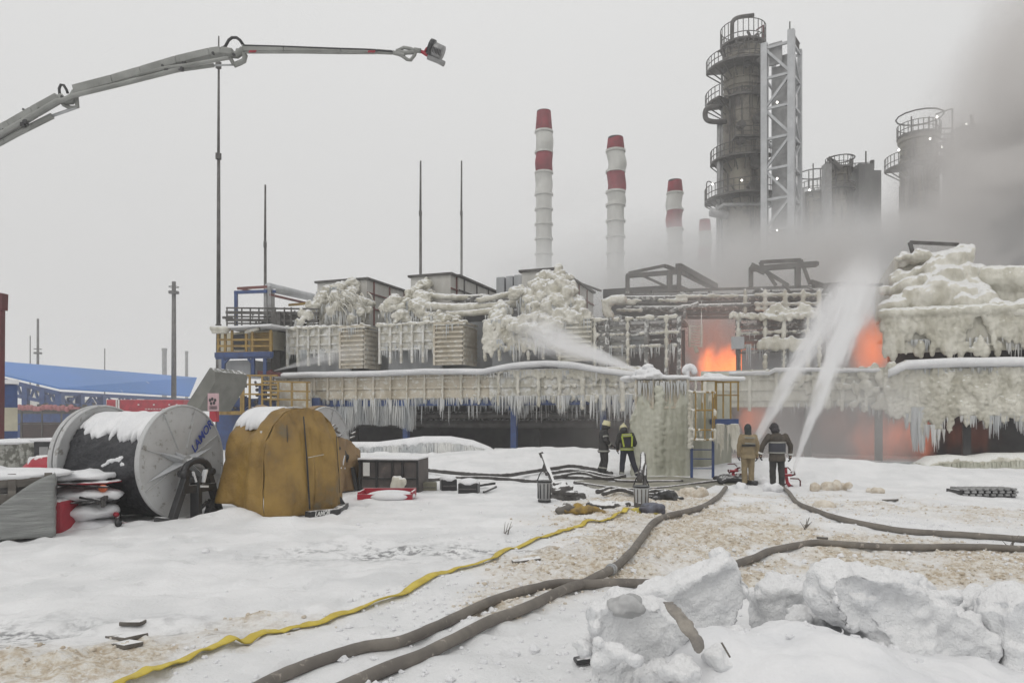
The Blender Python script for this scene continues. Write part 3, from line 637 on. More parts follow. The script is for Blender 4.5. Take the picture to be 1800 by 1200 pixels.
# ---------------- D : half collapsed frame module (1040..1195) and E (1290..1440)
def open_module(px0, px1, pt, pb, V, label, seed, cols, mat, lump):
    random.seed(seed); t = site_thing('burnt_module', label, 'module', (px0 + px1) / 2, V, group='skeletal modules beside the fire')
    u0, u1 = su(px0, V), su(px1, V); um = (u0 + u1) / 2; zt, zb = sz(pt, um, V), sz(pb, um, V)
    b = SB()
    for p in cols: u = su(p, V); b.box((u - .11, V - .12, zb - .4), (u + .11, V + .1, zt))
    for k in (0.02, .3, .55): z = zt - (zt - zb) * k; b.box((u0, V - .06, z - .09), (u1, V + .08, z + .05))
    for k in (.12, .2, .42, .66): z = zt - (zt - zb) * k; b.box((u0, V + .1, z - .04), (u1, V + .16, z + .04))
    b.box((u0, V + 2.8, zt - .2), (u1, V + 3, zt)); b.box((u1 - .2, V, zt - .2), (u1, V + 3, zt - .003)); b.box((u0, V + .1, zt - .2), (u0 + .2, V + 3, zt - .003))
    b.build('frame', mat, t)
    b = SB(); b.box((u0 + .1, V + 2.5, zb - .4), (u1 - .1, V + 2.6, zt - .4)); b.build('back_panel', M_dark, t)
    b = SB()
    for p in cols[::2] if lump < 1 else cols:
        u = su(p, V)
        for k in range(16): z = zt - (zt - zb) * k / 16; q = .06 + .09 * lump * random.random(); b.sphere((u, V - .1, z), (q, q, .16), 7, 5)
    for k in (0.0, .3, .55):
        z = zt - (zt - zb) * k; u = u0
        while u < u1:
            if random.random() < .6 * lump: q = random.uniform(.05, .12) * (1.4 if k == 0 else 1); b.sphere((u, V - .05, z + .02), (.14, q, q), 7, 5)
            u += .12
    b.build('ice_crust', M_ice, t, smooth=True, remesh=.055, sm=2, disp=.09, dscale=.2)
    b = SB(); icicles(b, u0, u1, V - .05, zt - (zt - zb) * .55, .3, 1.4, 60, .03, .05); icicles(b, u0, u1, V, zt - (zt-zb) * .3, .1, .5, 40, .025, .05); icicles(b, u0, u1, V, zt, .1, .5, 40, .025, .05)
    b.build('icicles', M_icicle, t, smooth=True)['kind'] = 'stuff'
    return t, u0, u1, zt, zb
D, u0, u1, zt, zb = open_module(1043, 1196, 560, 650, .5, 'grey icy module in the steam, left of the orange fire', 41, (1046, 1068, 1104, 1137, 1172, 1194), M_steelI, .9)
b = SB(); b.box((su(1050, .6), .75, zb - .3), (su(1102, .6), .85, zt - .25)); b.build('front_panel', M_clad, D)
b = SB(); b.box((su(1106, .6), .75, zb + .9), (su(1133, .6), .85, zt - .9)); b.build('front_panel', M_gclad, D)
E, u0, u1, zt, zb = open_module(1292, 1440, 556, 650, .6, 'skeletal module with white ice rims, right of the orange fire', 42, (1298, 1345, 1378, 1420, 1440), M_steelI, 1.0)
b = SB(); b.box((su(1303, 1), 1.4, zb - .4), (su(1440, 1), 1.5, zb + 1.1)); b.build('lower_panel', M_gclad, E)
b = SB(); random.seed(43)
for px in (1366, 1412):
    for k in range(24): u, z = UZ(px + random.gauss(0, 2 + k * .5), 536 + k * .9, .6); b.sphere((u, .6, z), (.12 + k * .012, .16, .14), 7, 5)
for k in range(160): u, z = UZ(random.uniform(1335, 1418), random.gauss(604, 4), .5); b.sphere((u, .5, z), (.2, .16, .14), 7, 5)
ice_ramp(b, [(1284, 553, .18, .3), (1330, 556, .2, .2), (1390, 556, .2, .2), (1440, 552, .18, .3)], .2)
b.build('ice_mass', M_ice, E, smooth=True, remesh=.055, sm=2, disp=.08, dscale=.2)
# pipe rack above D/E
def rack():
    t = site_thing('pipe_rack', 'long dark pipe rack crossing above the fire between the skeletal modules', 'pipe rack', 1300, 3)
    random.seed(44); V = 3.2
    for y, r, m in ((517, .09, M_steel), (522, .16, M_steelI), (531, .1, M_steel), (541, .18, M_steelI), (550, .11, M_steel), (557, .09, M_steel)):
        x0 = 1070 + random.uniform(0, 60); x1 = 1470 - random.uniform(0, 30); b = MB(); b.tube([S(x0, y + 2, V), S(1200, y + 1, V), S(x1, y, V + random.uniform(-.3, .8))], r, 8); b.build('pipe', m, t, smooth=True)
    for px in (1103, 1150, 1208, 1248, 1310, 1345, 1380, 1415, 1450, 1468):
        b = MB(); b.beam(S(px, 512, V + .4), S(px, 560 if px < 1440 else 600, V + .4), .18); b.build('post', M_steelI, t)
    b = MB()
    for k in range(70): px = random.uniform(1110, 1210); py = random.uniform(518, 556); b.beam(S(px, py, V + random.uniform(-.3, 1.2)), S(px + random.uniform(-18, 18), py + random.choice((0, 0, random.uniform(-12, 12))), V + random.uniform(-.3, 1.2)), random.uniform(.05, .13))
    for k in range(120): px = random.uniform(1310, 1460); py = random.uniform(510, 560); b.beam(S(px, py, V + random.uniform(-.3, 1.2)), S(px + random.uniform(-20, 20), py + random.choice((0, 0, random.uniform(-14, 14))), V + random.uniform(-.3, 1.2)), random.uniform(.05, .14))
    b.build('cable_bundle', M_steel, t)
    b = MB(); b.tube([S(1175, 605, 3), S(1178, 548, 2.6), S(1200, 539, 2.4), S(1320, 536, 2.6)], .13, 8); b.tube([S(1205, 560, 2.4), S(1203, 542, 2.4), S(1228, 533, 2.4)], .12, 8); b.build('bent_pipe', M_steelI, t, smooth=True)
    b = MB()
    for (x0, x1, y) in ((1068, 1120, 533), (1085, 1130, 545), (1190, 1300, 520), (1060, 1130, 528), (1160, 1210, 528), (1330, 1440, 518), (1330, 1440, 534), (1330, 1435, 544)):
        p0, p1 = S(x0, y, 2.6), S(x1, y, 2.6); n = int((p1 - p0).length / .13)
        for k in range(n):
            q = p0.lerp(p1, k / n); r = random.uniform(.09, .17); b.sphere((q.x, q.y, q.z), (r, r, r * .8), 7, 5, True)
    for px in (1310, 1345, 1380, 1412, 1440):
        for k in range(18): q = S(px, 512 + 48 * k / 18, 2.6); r = random.uniform(.08, .15); b.sphere((q.x, q.y, q.z), (r, r, .15), 7, 5, True)
    ps = [(1072, 556), (1066, 545), (1066, 533), (1078, 527), (1096, 526)]
    for (a, c) in zip(ps[:-1], ps[1:]):
        for k in range(8): q = S(a[0] + (c[0] - a[0]) * k / 8, a[1] + (c[1] - a[1]) * k / 8, 1.8); b.sphere(tuple(q), (.28, .28, .28), 7, 5, True)
    b.build('ice_crust', M_ice, t, smooth=True, remesh=.055, sm=2, disp=.08, dscale=.2)
    # beams on top
    b = MB(); b.beam(S(1100, 513, 4), S(1560, 500, 9), .14); b.beam(S(1430, 503, 4), S(1520, 495, 8), .2); b.beam(S(1230, 520, 5), S(1440, 512, 6), .16); b.beam(S(1448, 508, 3.5), S(1478, 530, 3.5), .18); b.beam(S(1425, 495, 4), S(1470, 510, 5), .2); b.build('top_beam', M_steel, t)
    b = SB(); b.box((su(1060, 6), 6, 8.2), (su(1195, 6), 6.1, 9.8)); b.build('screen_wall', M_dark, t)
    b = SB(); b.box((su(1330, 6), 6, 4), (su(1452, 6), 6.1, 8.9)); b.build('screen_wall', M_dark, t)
rack()
def gantry(label, segs, wd=.2):
    t = site_thing('roof_frame', label, 'steel frame', segs[0][0][0], segs[0][0][2], group='bare roof frames over the modules')
    for a, c, k in segs: b = MB(); b.beam(S(*a), S(*c), wd * k); b.build('bar', M_steel, t)
gantry('bare roof frame with sloping bars above the grey icy module', [((1103, 520, 5), (1103, 484, 5), 1), ((1101, 485, 5), (1192, 478, 5), 1.1), ((1105, 480, 5), (1168, 467, 5), .7), ((1168, 467, 5), (1250, 497, 11), .8), ((1177, 540, 5), (1177, 475, 5), 1.3),
    ((1193, 512, 5), (1194, 470, 5), 1), ((1192, 468, 5), (1258, 504, 11), 1.5), ((1196, 478, 5), (1245, 503, 11), .9), ((1120, 480, 5), (1172, 504, 5), .6), ((1194, 505, 5), (1215, 514, 7), 1), ((1101, 513, 5), (1190, 508, 5), .7)], .22)
gantry('bare roof frame with bent hoop above the white rimmed module', [((1320, 504, 5), (1320, 470, 5), 1), ((1318, 473, 5), (1436, 464, 5), 1.4), ((1336, 461, 5), (1408, 457, 5), .9), ((1336, 461, 5), (1364, 502, 5), .9), ((1408, 457, 5), (1424, 500, 5), .9), ((1402, 505, 5), (1402, 468, 5), 1.3),
    ((1340, 473, 5), (1386, 502, 5), .9), ((1320, 467, 5), (1345, 478, 5), 1.6), ((1436, 460, 5), (1436, 467, 5), .8)], .2)
# small louvre frame hanging before the fire
t = site_thing('louvre_frame', 'small pale louvred frame hanging in smoke left of the fire', 'louvre', 1222, 2); b = MB()
for k in range(8): y = 573 + k * 5; b.beam(S(1212, y, 2), S(1233, y, 2), .06)
b.beam(S(1212, 571, 2), S(1212, 610, 2), .1); b.beam(S(1233, 571, 2), S(1233, 610, 2), .1); b.beam(S(1233, 571, 2), S(1233, 528, 3), .04); b.beam(S(1222, 610, 2), S(1226, 620, 2), .2); b.build('slats', M_ice, t)
# slender post standing in the flames
t = site_thing('pipe_post', 'dark post standing in front of the bright flames', 'post', 1297, .2); b = MB(); b.beam(S(1297, 650, .2), S(1297, 612, .2), .14); b.box((0, 0, 0), (.01, .01, .01)) if False else None; b.build('post_shaft', M_steel, t); b = SB(); u, z = UZ(1297, 610, .2); b.box((u - .3, 0, z - .1), (u + .3, .5, z + .5)); b.build('junction_box', M_gclad, t)

# ---------------- F : right encrusted module
def moduleF():
    random.seed(51); t = site_thing('air_cooler_module', 'rightmost cooler module, large and wholly encrusted with lumpy ice', 'cooler module', 1680, 1, group='ice covered cooler modules on the platform')
    V = .8; u0, u1 = su(1552, V), su(1960, V)
    z = lambda py, px=1650, v=V: sz(py, su(px, v), v)
    b = SB(); b.box((u0, V + .1, z(618)), (u1, V + .2, z(548))); b.box((u0, V, z(552)), (u1, V + 3, z(546))); b.build('basket_panel', M_iceY, t)
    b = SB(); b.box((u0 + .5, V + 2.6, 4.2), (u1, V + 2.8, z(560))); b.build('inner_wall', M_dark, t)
    b = SB(); b.box((su(1572, 4), 4, z(560)), (su(1702, 4), 13, sz(448, su(1600, 4), 4))); b.build('shed_wall', M_ice, t, bevel=.1)
    b = SB(); lumps(b, u0, u1, z(618), z(552), V - .05, 1300, .07, .22, .9, 1.6, dens=lambda u, zz: .5 + mn.noise(Vector((u * .7, zz * .8, 7))) * 1.6 + .5 * (zz > z(580)))
    for k in range(150): u = u0 + (u1 - u0) * k / 150; b.sphere((u, V - .05, z(552) + .1), (.3, .35, .27), 8, 6); b.sphere((u, V + .5, z(550)), (.3, .5, .3), 8, 6)
    for k in range(60): b.sphere((random.uniform(u0 + 5.5, u1), V + .1, z(555) + random.uniform(-.1, .25)), (.4, .4, .4), 8, 6)
    b.build('ice_crust', M_iceY, t, smooth=True, remesh=.05, sm=2, disp=.12, dscale=.2)
    b = SB()                                                     # smooth flowing ice over the shed
    ice_ramp(b, [(1578, 455, .3, 3.7), (1640, 452, .3, 3.7), (1690, 450, .35, 3.7), (1702, 440, .28, 3.7)], 0, False)
    ice_ramp(b, [(1575, 492, .3, 3.2), (1600, 490, .35, 3.2), (1640, 480, .5, 3.0), (1660, 470, .6, 3), (1690, 475, .7, 3)], 0, False)
    ice_ramp(b, [(1570, 512, .35, 2.5), (1610, 505, .5, 2.5), (1650, 500, .6, 2.5), (1690, 500, .8, 2.6), (1712, 520, .6, 2.4)], 0, False)
    ice_ramp(b, [(1562, 538, .45, 1.4), (1610, 530, .55, 1.8), (1660, 525, .7, 1.8), (1710, 530, .7, 1.8), (1730, 545, .5, 1.2), (1800, 552, .5, 1.0), (1850, 555, .5, 1)], 0, False)
    ice_ramp(b, [(1698, 452, .3, 3.4), (1704, 436, .28, 3.4)], 0, False); ice_ramp(b, [(1690, 470, .5, 3.2), (1688, 520, .6, 2.4)], 0, False)
    b.build('ice_flow', M_ice, t, smooth=True, remesh=.07, sm=6, disp=.16, dscale=.5)
    b = SB(); icicles(b, u0, u1, V, z(600), .2, 1.1, 160, .04, .12); icicles(b, su(1575, 3), su(1690, 3), 3.2, sz(500, su(1600, 3), 3), .2, .7, 40, .05); b.build('icicles', M_icicle, t, smooth=True)['kind'] = 'stuff'
    o = MB(); o.tube([S(1695, 492, 3), S(1800, 492, 2.4), S(1900, 494, 2)], .52, 12)
    p0, p1 = S(1700, 490, 2.9), S(1900, 490, 2)
    for k in range(60): q = p0.lerp(p1, k / 60); o.sphere((q.x, q.y, q.z + random.uniform(-.05, .15)), (.45, .5, .5), 8, 6, True)
    for k in range(70): q = p0.lerp(p1, random.random()); r = random.uniform(.2, .4); o.sphere((q.x, q.y + .2, q.z - random.uniform(.5, 1.1)), (r, r, r), 8, 6, True)
    q = o.build('frozen_duct', M_iceY, smooth=True, remesh=.08, sm=2, disp=.16, dscale=.35); tag(q, 'fat snow-topped frozen duct leaving the rightmost module towards the frame edge', 'duct')
    t = site_thing('roof_frame', 'dark bent pipe frame on top of the rightmost module', 'steel frame', 1640, 4, group='bare roof frames over the modules')
    for a, c in (((1599, 426, 4), (1685, 430, 4)), ((1599, 426, 4), (1605, 446, 4)), ((1685, 430, 4), (1684, 446, 4))): b = MB(); b.beam(S(*a), S(*c), .15); b.build('bar', M_steel, t)
moduleF()
# ================================================================ FROZEN STAIR TOWER (right of centre)
def frozen_tower():
    random.seed(61); Y = 24.6
    t = thing('frozen_stair_tower', 'square tower sheathed in a greenish ice curtain with snowy top rail', 'frozen tower', (P(1160, 845, Y).x, Y, 0), R(-8))
    inv = Matrix.Translation((P(1160, 845, Y).x, Y, 0)) @ Matrix.Rotation(R(-8), 4, 'Z')
    q = lambda px, py: ((px - 1160) / FPX * Y, CH - (py - HOR) * Y / FPX)
    x0, zt = q(1118, 662); x1, _ = q(1207, 662)
    b = MB(inv); b.box((x0, .1, -.1), (x1, 2.2, zt - .1)); b.build('inner_box', M_panelI, t)
    b = MB(inv); b.box((x0 - .03, -.02, zt - 1.0), (x1 + .02, .08, zt - .12))
    for k in range(7): x = x0 + (x1 - x0) * k / 6; b.box((x - .03, -.08, zt - 1.05), (x + .03, -.022, zt - .1))
    b.box((x0, -.09, zt - 1.06), (x1, -.023, zt - .98)); b.build('upper_panel', M_panel, t)
    b = MB(inv)                                            # fused curtain of frozen water
    x = x0
    while x < x1 + .02:
        r = random.uniform(.06, .13); top = zt - random.uniform(.35, 1.35); bot = -.05
        n = 6; pts = [inv @ Vector((x + random.uniform(-.03, .03), -.02 + random.uniform(-.03, .03), top + (bot - top) * k / n)) for k in range(n + 1)]
        b.tube(pts, [.03] + [r * random.uniform(.85, 1.25) for _ in range(n)], 7); x += .075
    for k in range(26): z = -.05 + 2.2 * k / 26; b.sphere((x0 - .08 + random.uniform(-.04, .04), .05, z), (.12, .2, .12), 7, 5); b.sphere((x0 + .04, 1.2, z), (.2, 1.0, .12), 7, 5)
    for k in range(30): z = zt - .4 - 2.6 * k / 30; b.sphere((x0 + .78 + random.uniform(-.05, .05), -.1, z), (.17, .14, .12), 7, 5)
    b.build('ice_curtain', M_icecur, t, smooth=True, remesh=.035, sm=1, disp=.05, dscale=.15)
    b = MB(inv)
    for k in range(60): x = random.uniform(x0, x1); z = zt - random.uniform(.12, .25); L = random.uniform(.1, .7); a = inv @ Vector((x, -.11, z)); b.tube([a, a - Vector((0, 0, L * .5)), a - Vector((0, 0, L))], [.03, .02, .004], 5, cap=False)
    for k in range(30): x = random.uniform(x0 - .12, x0); z = random.uniform(.8, 2.6); L = random.uniform(.2, .6); a = inv @ Vector((x, 0, z)); b.tube([a, a - Vector((0, 0, L))], [.04, .006], 5, cap=False)
    b.build('icicles', M_icicle, t, smooth=True)['kind'] = 'stuff'
    b = MB(inv)
    for k in range(50): x = x0 - .05 + (x1 - x0 + 1.9) * k / 50; b.sphere((x, -.05 + (.0 if x < x1 else .15), zt - .02 - (.0 if x < x1 else .05)), (.12, .13, .075), 8, 6)
    for k in range(60): x = random.gauss(x0 + .42, .3); h = .42 * math.exp(-((x - x0 - .42) / .35) ** 2); b.sphere((x, random.uniform(.0, 1.3), zt + h * random.random() - .04), (.2, .3, .1), 8, 6)
    for k in range(30): x = x1 + .95 + random.gauss(0, .35); h = .22 * math.exp(-((x - x1 - .95) / .3) ** 2); b.sphere((x, .9 + random.uniform(-.3, .3), zt - .05 + h * random.random()), (.17, .2, .07), 8, 6)
    xx = x1 + .02
    for k in range(12): a = math.pi * k / 11; b.sphere((xx + .08 - .16 * math.cos(a), .3, zt + .2 + .14 * math.sin(a)), (.11, .13, .12), 8, 6)
    for k in range(6): b.sphere((xx + .02, .3, zt + .2 * k / 6), (.07, .1, .08), 8, 6)
    b.build('snow_cap', M_snow, t, smooth=True, remesh=.035, sm=3, disp=.05, dscale=.15)
    # right-hand guard cage with rails
    b = MB(inv)
    zr = zt - .12
    for px in (1209, 1222, 1233): x, _ = q(px, 0); b.box((x - .022, .12, zr - 1.0), (x + .022, .165, zr))
    for px, pb in ((1262, 733), (1274, 735), (1287, 736), (1300, 722)): x, z = q(px, pb); b.box((x - .025, .8, z), (x + .025, .85, zr - .02))
    for px, pw in ((1261, .07),): x, _ = q(px, 0); b.box((x - pw / 2, .75, zr - 1.35), (x + pw / 2, .82, zr + .03))
    xa, xb = q(1207, 0)[0], q(1302, 0)[0]; b.box((xa, .1, zr - .04), (q(1262, 0)[0], .15, zr + .01)); b.box((q(1262, 0)[0], .8, zr - .06), (xb, .86, zr)); b.box((q(1262, 0)[0], .8, zr - .5), (xb, .85, zr - .46)); b.build('guard_rail', M_ochre, t)
    b = MB(inv); x, z = q(1258, 736); x2, z2 = q(1300, 752); b.box((x, .7, z2 + .12), (x2, 2.2, z)); b.build('landing_edge', M_blue, t)
    b = MB(inv); b.box((q(1215, 0)[0], 2.0, .0), (q(1298, 0)[0], 2.1, 2.9)); b.build('rear_ice_sheet', M_icecur, t)
    b = MB(inv)
    for k in range(26): x = q(1262, 0)[0] + (xb - q(1262, 0)[0]) * random.random(); z = z2 + .15; L = random.uniform(.2, 1.3); a = inv @ Vector((x, .72, z)); b.tube([a, a - Vector((0, 0, L))], [.05, .01], 5, cap=False)
    for px in (1209, 1222): 
        for k in range(22): x, _ = q(px, 0); b.sphere((x + random.uniform(-.02, .02), .1, zr - 1.9 * k / 22), (.05, .06, .07), 7, 5)
    b.build('post_ice', M_ice, t, smooth=True, remesh=.03, disp=.03, dscale=.1)
    # caged ladder
    l = thing('ladder', 'blue caged ladder with icy ochre hoops beside the frozen tower', 'ladder', (P(1235, 845, 24.0).x, 24.0, 0), R(-4)); iv = Matrix.Translation((P(1235, 845, 24.0).x, 24.0, 0)) @ Matrix.Rotation(R(-4), 4, 'Z')
    qq = lambda px, py: ((px - 1235) / FPX * 24.0, CH - (py - HOR) * 24.0 / FPX)
    for px in (1216, 1253): x, zt_ = qq(px, 690); b = MB(iv); b.box((x - .04, -.03, -.05), (x + .04, .03, zt_)); b.build('rail', M_blue, l)
    for py in (845, 823, 806, 790, 772): z = qq(0, py)[1]; b = MB(iv); b.tube([iv @ Vector((qq(1216, 0)[0], 0, z)), iv @ Vector((qq(1253, 0)[0], 0, z))], .018, 6); b.build('rung', M_blue, l)
    for py in (690, 721, 755, 772):
        z = qq(0, py)[1]; b = MB(iv); xa, xb = qq(1214, 0)[0], qq(1255, 0)[0]; pts = [iv @ Vector((xa + (xb - xa) * (1 - math.cos(a)) / 2, -.42 * math.sin(a), z)) for a in [math.pi * k / 8 for k in range(9)]]
        b.tube(pts, .028, 6); b.build('cage_hoop', M_ochre, l)
    b = MB(iv)
    for a in [math.pi * k / 4 for k in range(5)]: x = xa + (xb - xa) * (1 - math.cos(a)) / 2; b.box((x - .022, -.42 * math.sin(a) - .035, qq(0, 774)[1]), (x + .022, -.42 * math.sin(a) - .005, qq(0, 688)[1]))
    b.build('cage_bar', M_ochre, l)
    b = MB(iv)
    for k in range(70):
        z = qq(0, 688 + 100 * k / 70)[1]; b.sphere((xa + random.uniform(-.05, .04), -.05, z), (.07, .08, .06), 7, 5)
    for py in (690, 721, 755, 772):
        for k in range(14):
            a = math.pi * k / 14; x = xa + (xb - xa) * (1 - math.cos(a)) / 2
            if random.random() < .6: b.sphere((x, -.42 * math.sin(a), qq(0, py)[1]), (.055, .055, .05), 7, 5)
    for k in range(26): x = random.uniform(xa, xb); p = iv @ Vector((x, -.3, qq(0, random.choice((690, 721, 755)))[1])); b.tube([p, p - Vector((0, 0, random.uniform(.15, .5)))], [.03, .008], 5)
    b.build('ice_crust', M_ice, l, smooth=True, remesh=.025, disp=.02, dscale=.1)
frozen_tower()

# ================================================================ DISTANT PROCESS COLUMNS AND STACKS
def ring_pts(cx, cy, z, r, a0, a1, n): return [(cx + r * math.cos(a0 + (a1 - a0) * k / n), cy + r * math.sin(a0 + (a1 - a0) * k / n), z) for k in range(n + 1)]
def ring_platform(t, cx, cy, z, ri, ro, a0=0, a1=2*math.pi, rail=1.15, mat=None, step=.55):
    mat = mat or M_steel; n = max(6, int(abs(a1 - a0) * ro / step)); b = MB()
    b.lathe([(ri, 0), (ro, 0), (ro, .22), (ri, .22), (ri, 0)], n, (cx, cy, z), a0, a1); pl = b.build('platform', mat, t)
    b = MB()
    for zz in (.55, rail): b.tube(ring_pts(cx, cy, z + .2 + zz, ro - .05, a0, a1, n), .05, 5)
    for p in ring_pts(cx, cy, z + .2, ro - .05, a0, a1, n): b.beam(p, (p[0], p[1], p[2] + rail), .07)
    b.build('railing', mat, pl)
    b = MB()
    for p, p2 in list(zip(ring_pts(cx, cy, z, ro - .1, a0, a1, n), ring_pts(cx, cy, z - 1.2, ri, a0, a1, n)))[::2]: b.beam(p, p2, .1)
    b.build('bracket', mat, pl)
def PZ(py, Y): return CH - (py - HOR) * Y / FPX
def column_tower():
    Y = 80.0; cx = (1306 - 900) * Y / FPX; r = 2.15; k = Y / FPX
    t = thing('distillation_column', 'tallest weathered olive column with ringed platforms beside the white lattice tower', 'process column', (cx, Y, 0))
    prof = [(r, 0), (r, PZ(352, Y)), (r * 1.0, PZ(190, Y)), (r + .02, PZ(178, Y)), (r - .12, PZ(176, Y)), (r - .12, PZ(132, Y)), (r - .25, PZ(130, Y)), (r - .25, PZ(88, Y)), (r - .6, PZ(80, Y)), (.8, PZ(76, Y)), (0.01, PZ(75, Y))]
    b = MB(); b.lathe(prof, 32, (cx, Y, 0)); b.build('shell', M_col, t, smooth=False)
    b = MB()
    for py in (392, 330, 262, 226, 205, 160, 148, 110): z = PZ(py, Y); b.lathe([(r * .99, 0), (r + .07, .02), (r + .07, .16), (r * .99, .18)], 32, (cx, Y, z))
    b.build('seam_ring', M_col, t, smooth=False)
    PI = math.pi
    ring_platform(t, cx, Y, PZ(86, Y), r - .3, r + .25, 0, 2*PI, 1.9)
    ring_platform(t, cx, Y, PZ(129, Y), r - .2, r + 1.75, PI * .95, PI * 1.55, 1.2); ring_platform(t, cx, Y, PZ(131, Y), r - .2, r + .5, PI * 1.55, PI * 2, 1.1)
    ring_platform(t, cx, Y, PZ(188, Y), r - .1, r + 1.85, PI * .9, PI * 1.2, 1.2); ring_platform(t, cx, Y, PZ(181, Y), r - .1, r + .35, PI * 1.2, PI * 1.95, .5)
    ring_platform(t, cx, Y, PZ(289, Y), r - .1, r + 1.3, PI * .9, PI * 1.75, 1.25)
    ring_platform(t, cx, Y, PZ(356, Y), r - .1, r + 1.9, PI * .85, PI * 1.9, 1.3)
    b = MB(); q = P(1308, 244, Y - 2.5); b.box((q.x - 1.1, Y - 3.2, q.z), (q.x + 1.4, Y - 1.8, q.z + .2), True); o = b.build('small_platform', M_steel, t)
    b = MB()
    for xx in (-1.1, -.3, .5, 1.4): b.beam((q.x + xx, Y - 3.2, q.z), (q.x + xx, Y - 3.2, q.z + 1.1), .07)
    b.beam((q.x - 1.1, Y - 3.2, q.z + 1.1), (q.x + 1.4, Y - 3.2, q.z + 1.1), .07); b.beam((q.x - 1.1, Y - 3.2, q.z + .6), (q.x + 1.4, Y - 3.2, q.z + .6), .07); b.build('railing', M_steel, o)
    b = MB(); b.tube(curve([P(1287, 88, Y - 1), P(1287, 46, Y - 1), P(1289, 37, Y - 1), P(1298, 31, Y - 1), P(1325, 27, Y - 1)], 4), .22, 8); b.build('vent_pipe', M_steel, t, smooth=True)
    b = MB(); b.tube(curve([P(1268, 186, Y - 1.5), P(1246, 190, Y - 1.5), P(1240, 197, Y - 1.5), P(1241, 209, Y - 1.5), P(1252, 214, Y - 1.5), P(1275, 214, Y - 1)], 4), .28, 8); b.build('bypass_pipe', M_steel, t, smooth=True)
    b = MB(); b.tube([P(1264, 214, Y - 1), P(1264, 300, Y - 1), P(1262, 470, Y - 1)], .24, 8); b.tube([P(1269, 120, Y - 1), P(1269, 470, Y - 1)], .12, 8); b.build('side_pipe', M_grey, t, smooth=True)
    b = MB(); b.beam(P(1342, 45, Y), P(1341, 470, Y), .16); b.beam(P(1342, 45, Y), P(1330, 53, Y), .12); b.build('red_riser', M_maroon, t)
    b = MB()
    for px, py, s_ in ((1328, 108, .35), (1310, 116, .3), (1325, 275, .6), (1300, 250, .4), (1322, 330, .7), (1330, 210, .5), (1300, 222, .45), (1330, 160, .5), (1326, 290, .5)): q = P(px, py, Y - 2.4); b.tube([q, q + Vector((.1, -.6, 0))], s_, 10)
    b.build('manhole', M_steel, t)
    b = MB()
    for px in (1333, 1338): b.beam(P(px, 90, Y - 1.7), P(px, 420, Y - 1.7), .07)
    for k in range(60): py = 92 + k * 5.5; b.beam(P(1333, py, Y - 1.7), P(1338, py, Y - 1.7), .05)
    b.build('ladder', M_steel, t)
    b = MB(); b.tube(curve([P(1242, 352, Y - 2), P(1242, 324, Y - 2), P(1246, 319, Y - 2), P(1252, 322, Y - 2)], 4), .06, 6); b.build('lamp_arm', M_steel, t)
    for px, py in ((1304, 317), (1252, 324)): q = P(px, py, Y - 3); b = MB(); b.sphere(tuple(q), .10, 8, 6, True); b.build('lamp', M_lamp, t)
    b = MB(); q = P(1249, 373, Y - 2.4); b.tube([q, q + Vector((1.8, .3, -.3))], .45, 10); b.tube([P(1256, 372, Y-2.5), P(1272, 360, Y-2.5), P(1345, 358, Y-2.5), P(1400, 352, Y-2.5)], .2, 8); b.build('header_pipe', M_grey, t, smooth=True)
    b = MB(); random.seed(71)
    for k in range(90):
        py = random.choice((92, 126, 180, 285, 350)) + random.uniform(-6, 2); a = random.uniform(PI, 1.8 * PI); q = Vector((cx + (r + .2) * math.cos(a), Y + (r + .2) * math.sin(a), PZ(py, Y))); b.beam(q, q + Vector((random.uniform(-.6, .6), 0, random.uniform(-.5, .8))), random.uniform(.08, .22))
    for k in range(26): a = random.uniform(PI * 1.05, 1.9 * PI); z0 = PZ(random.uniform(120, 380), Y); q = Vector((cx + (r + .12) * math.cos(a), Y + (r + .12) * math.sin(a), z0)); b.beam(q, q - Vector((0, 0, random.uniform(2, 7))), random.uniform(.06, .14))
    b.build('fittings', M_steel, t)
column_tower()
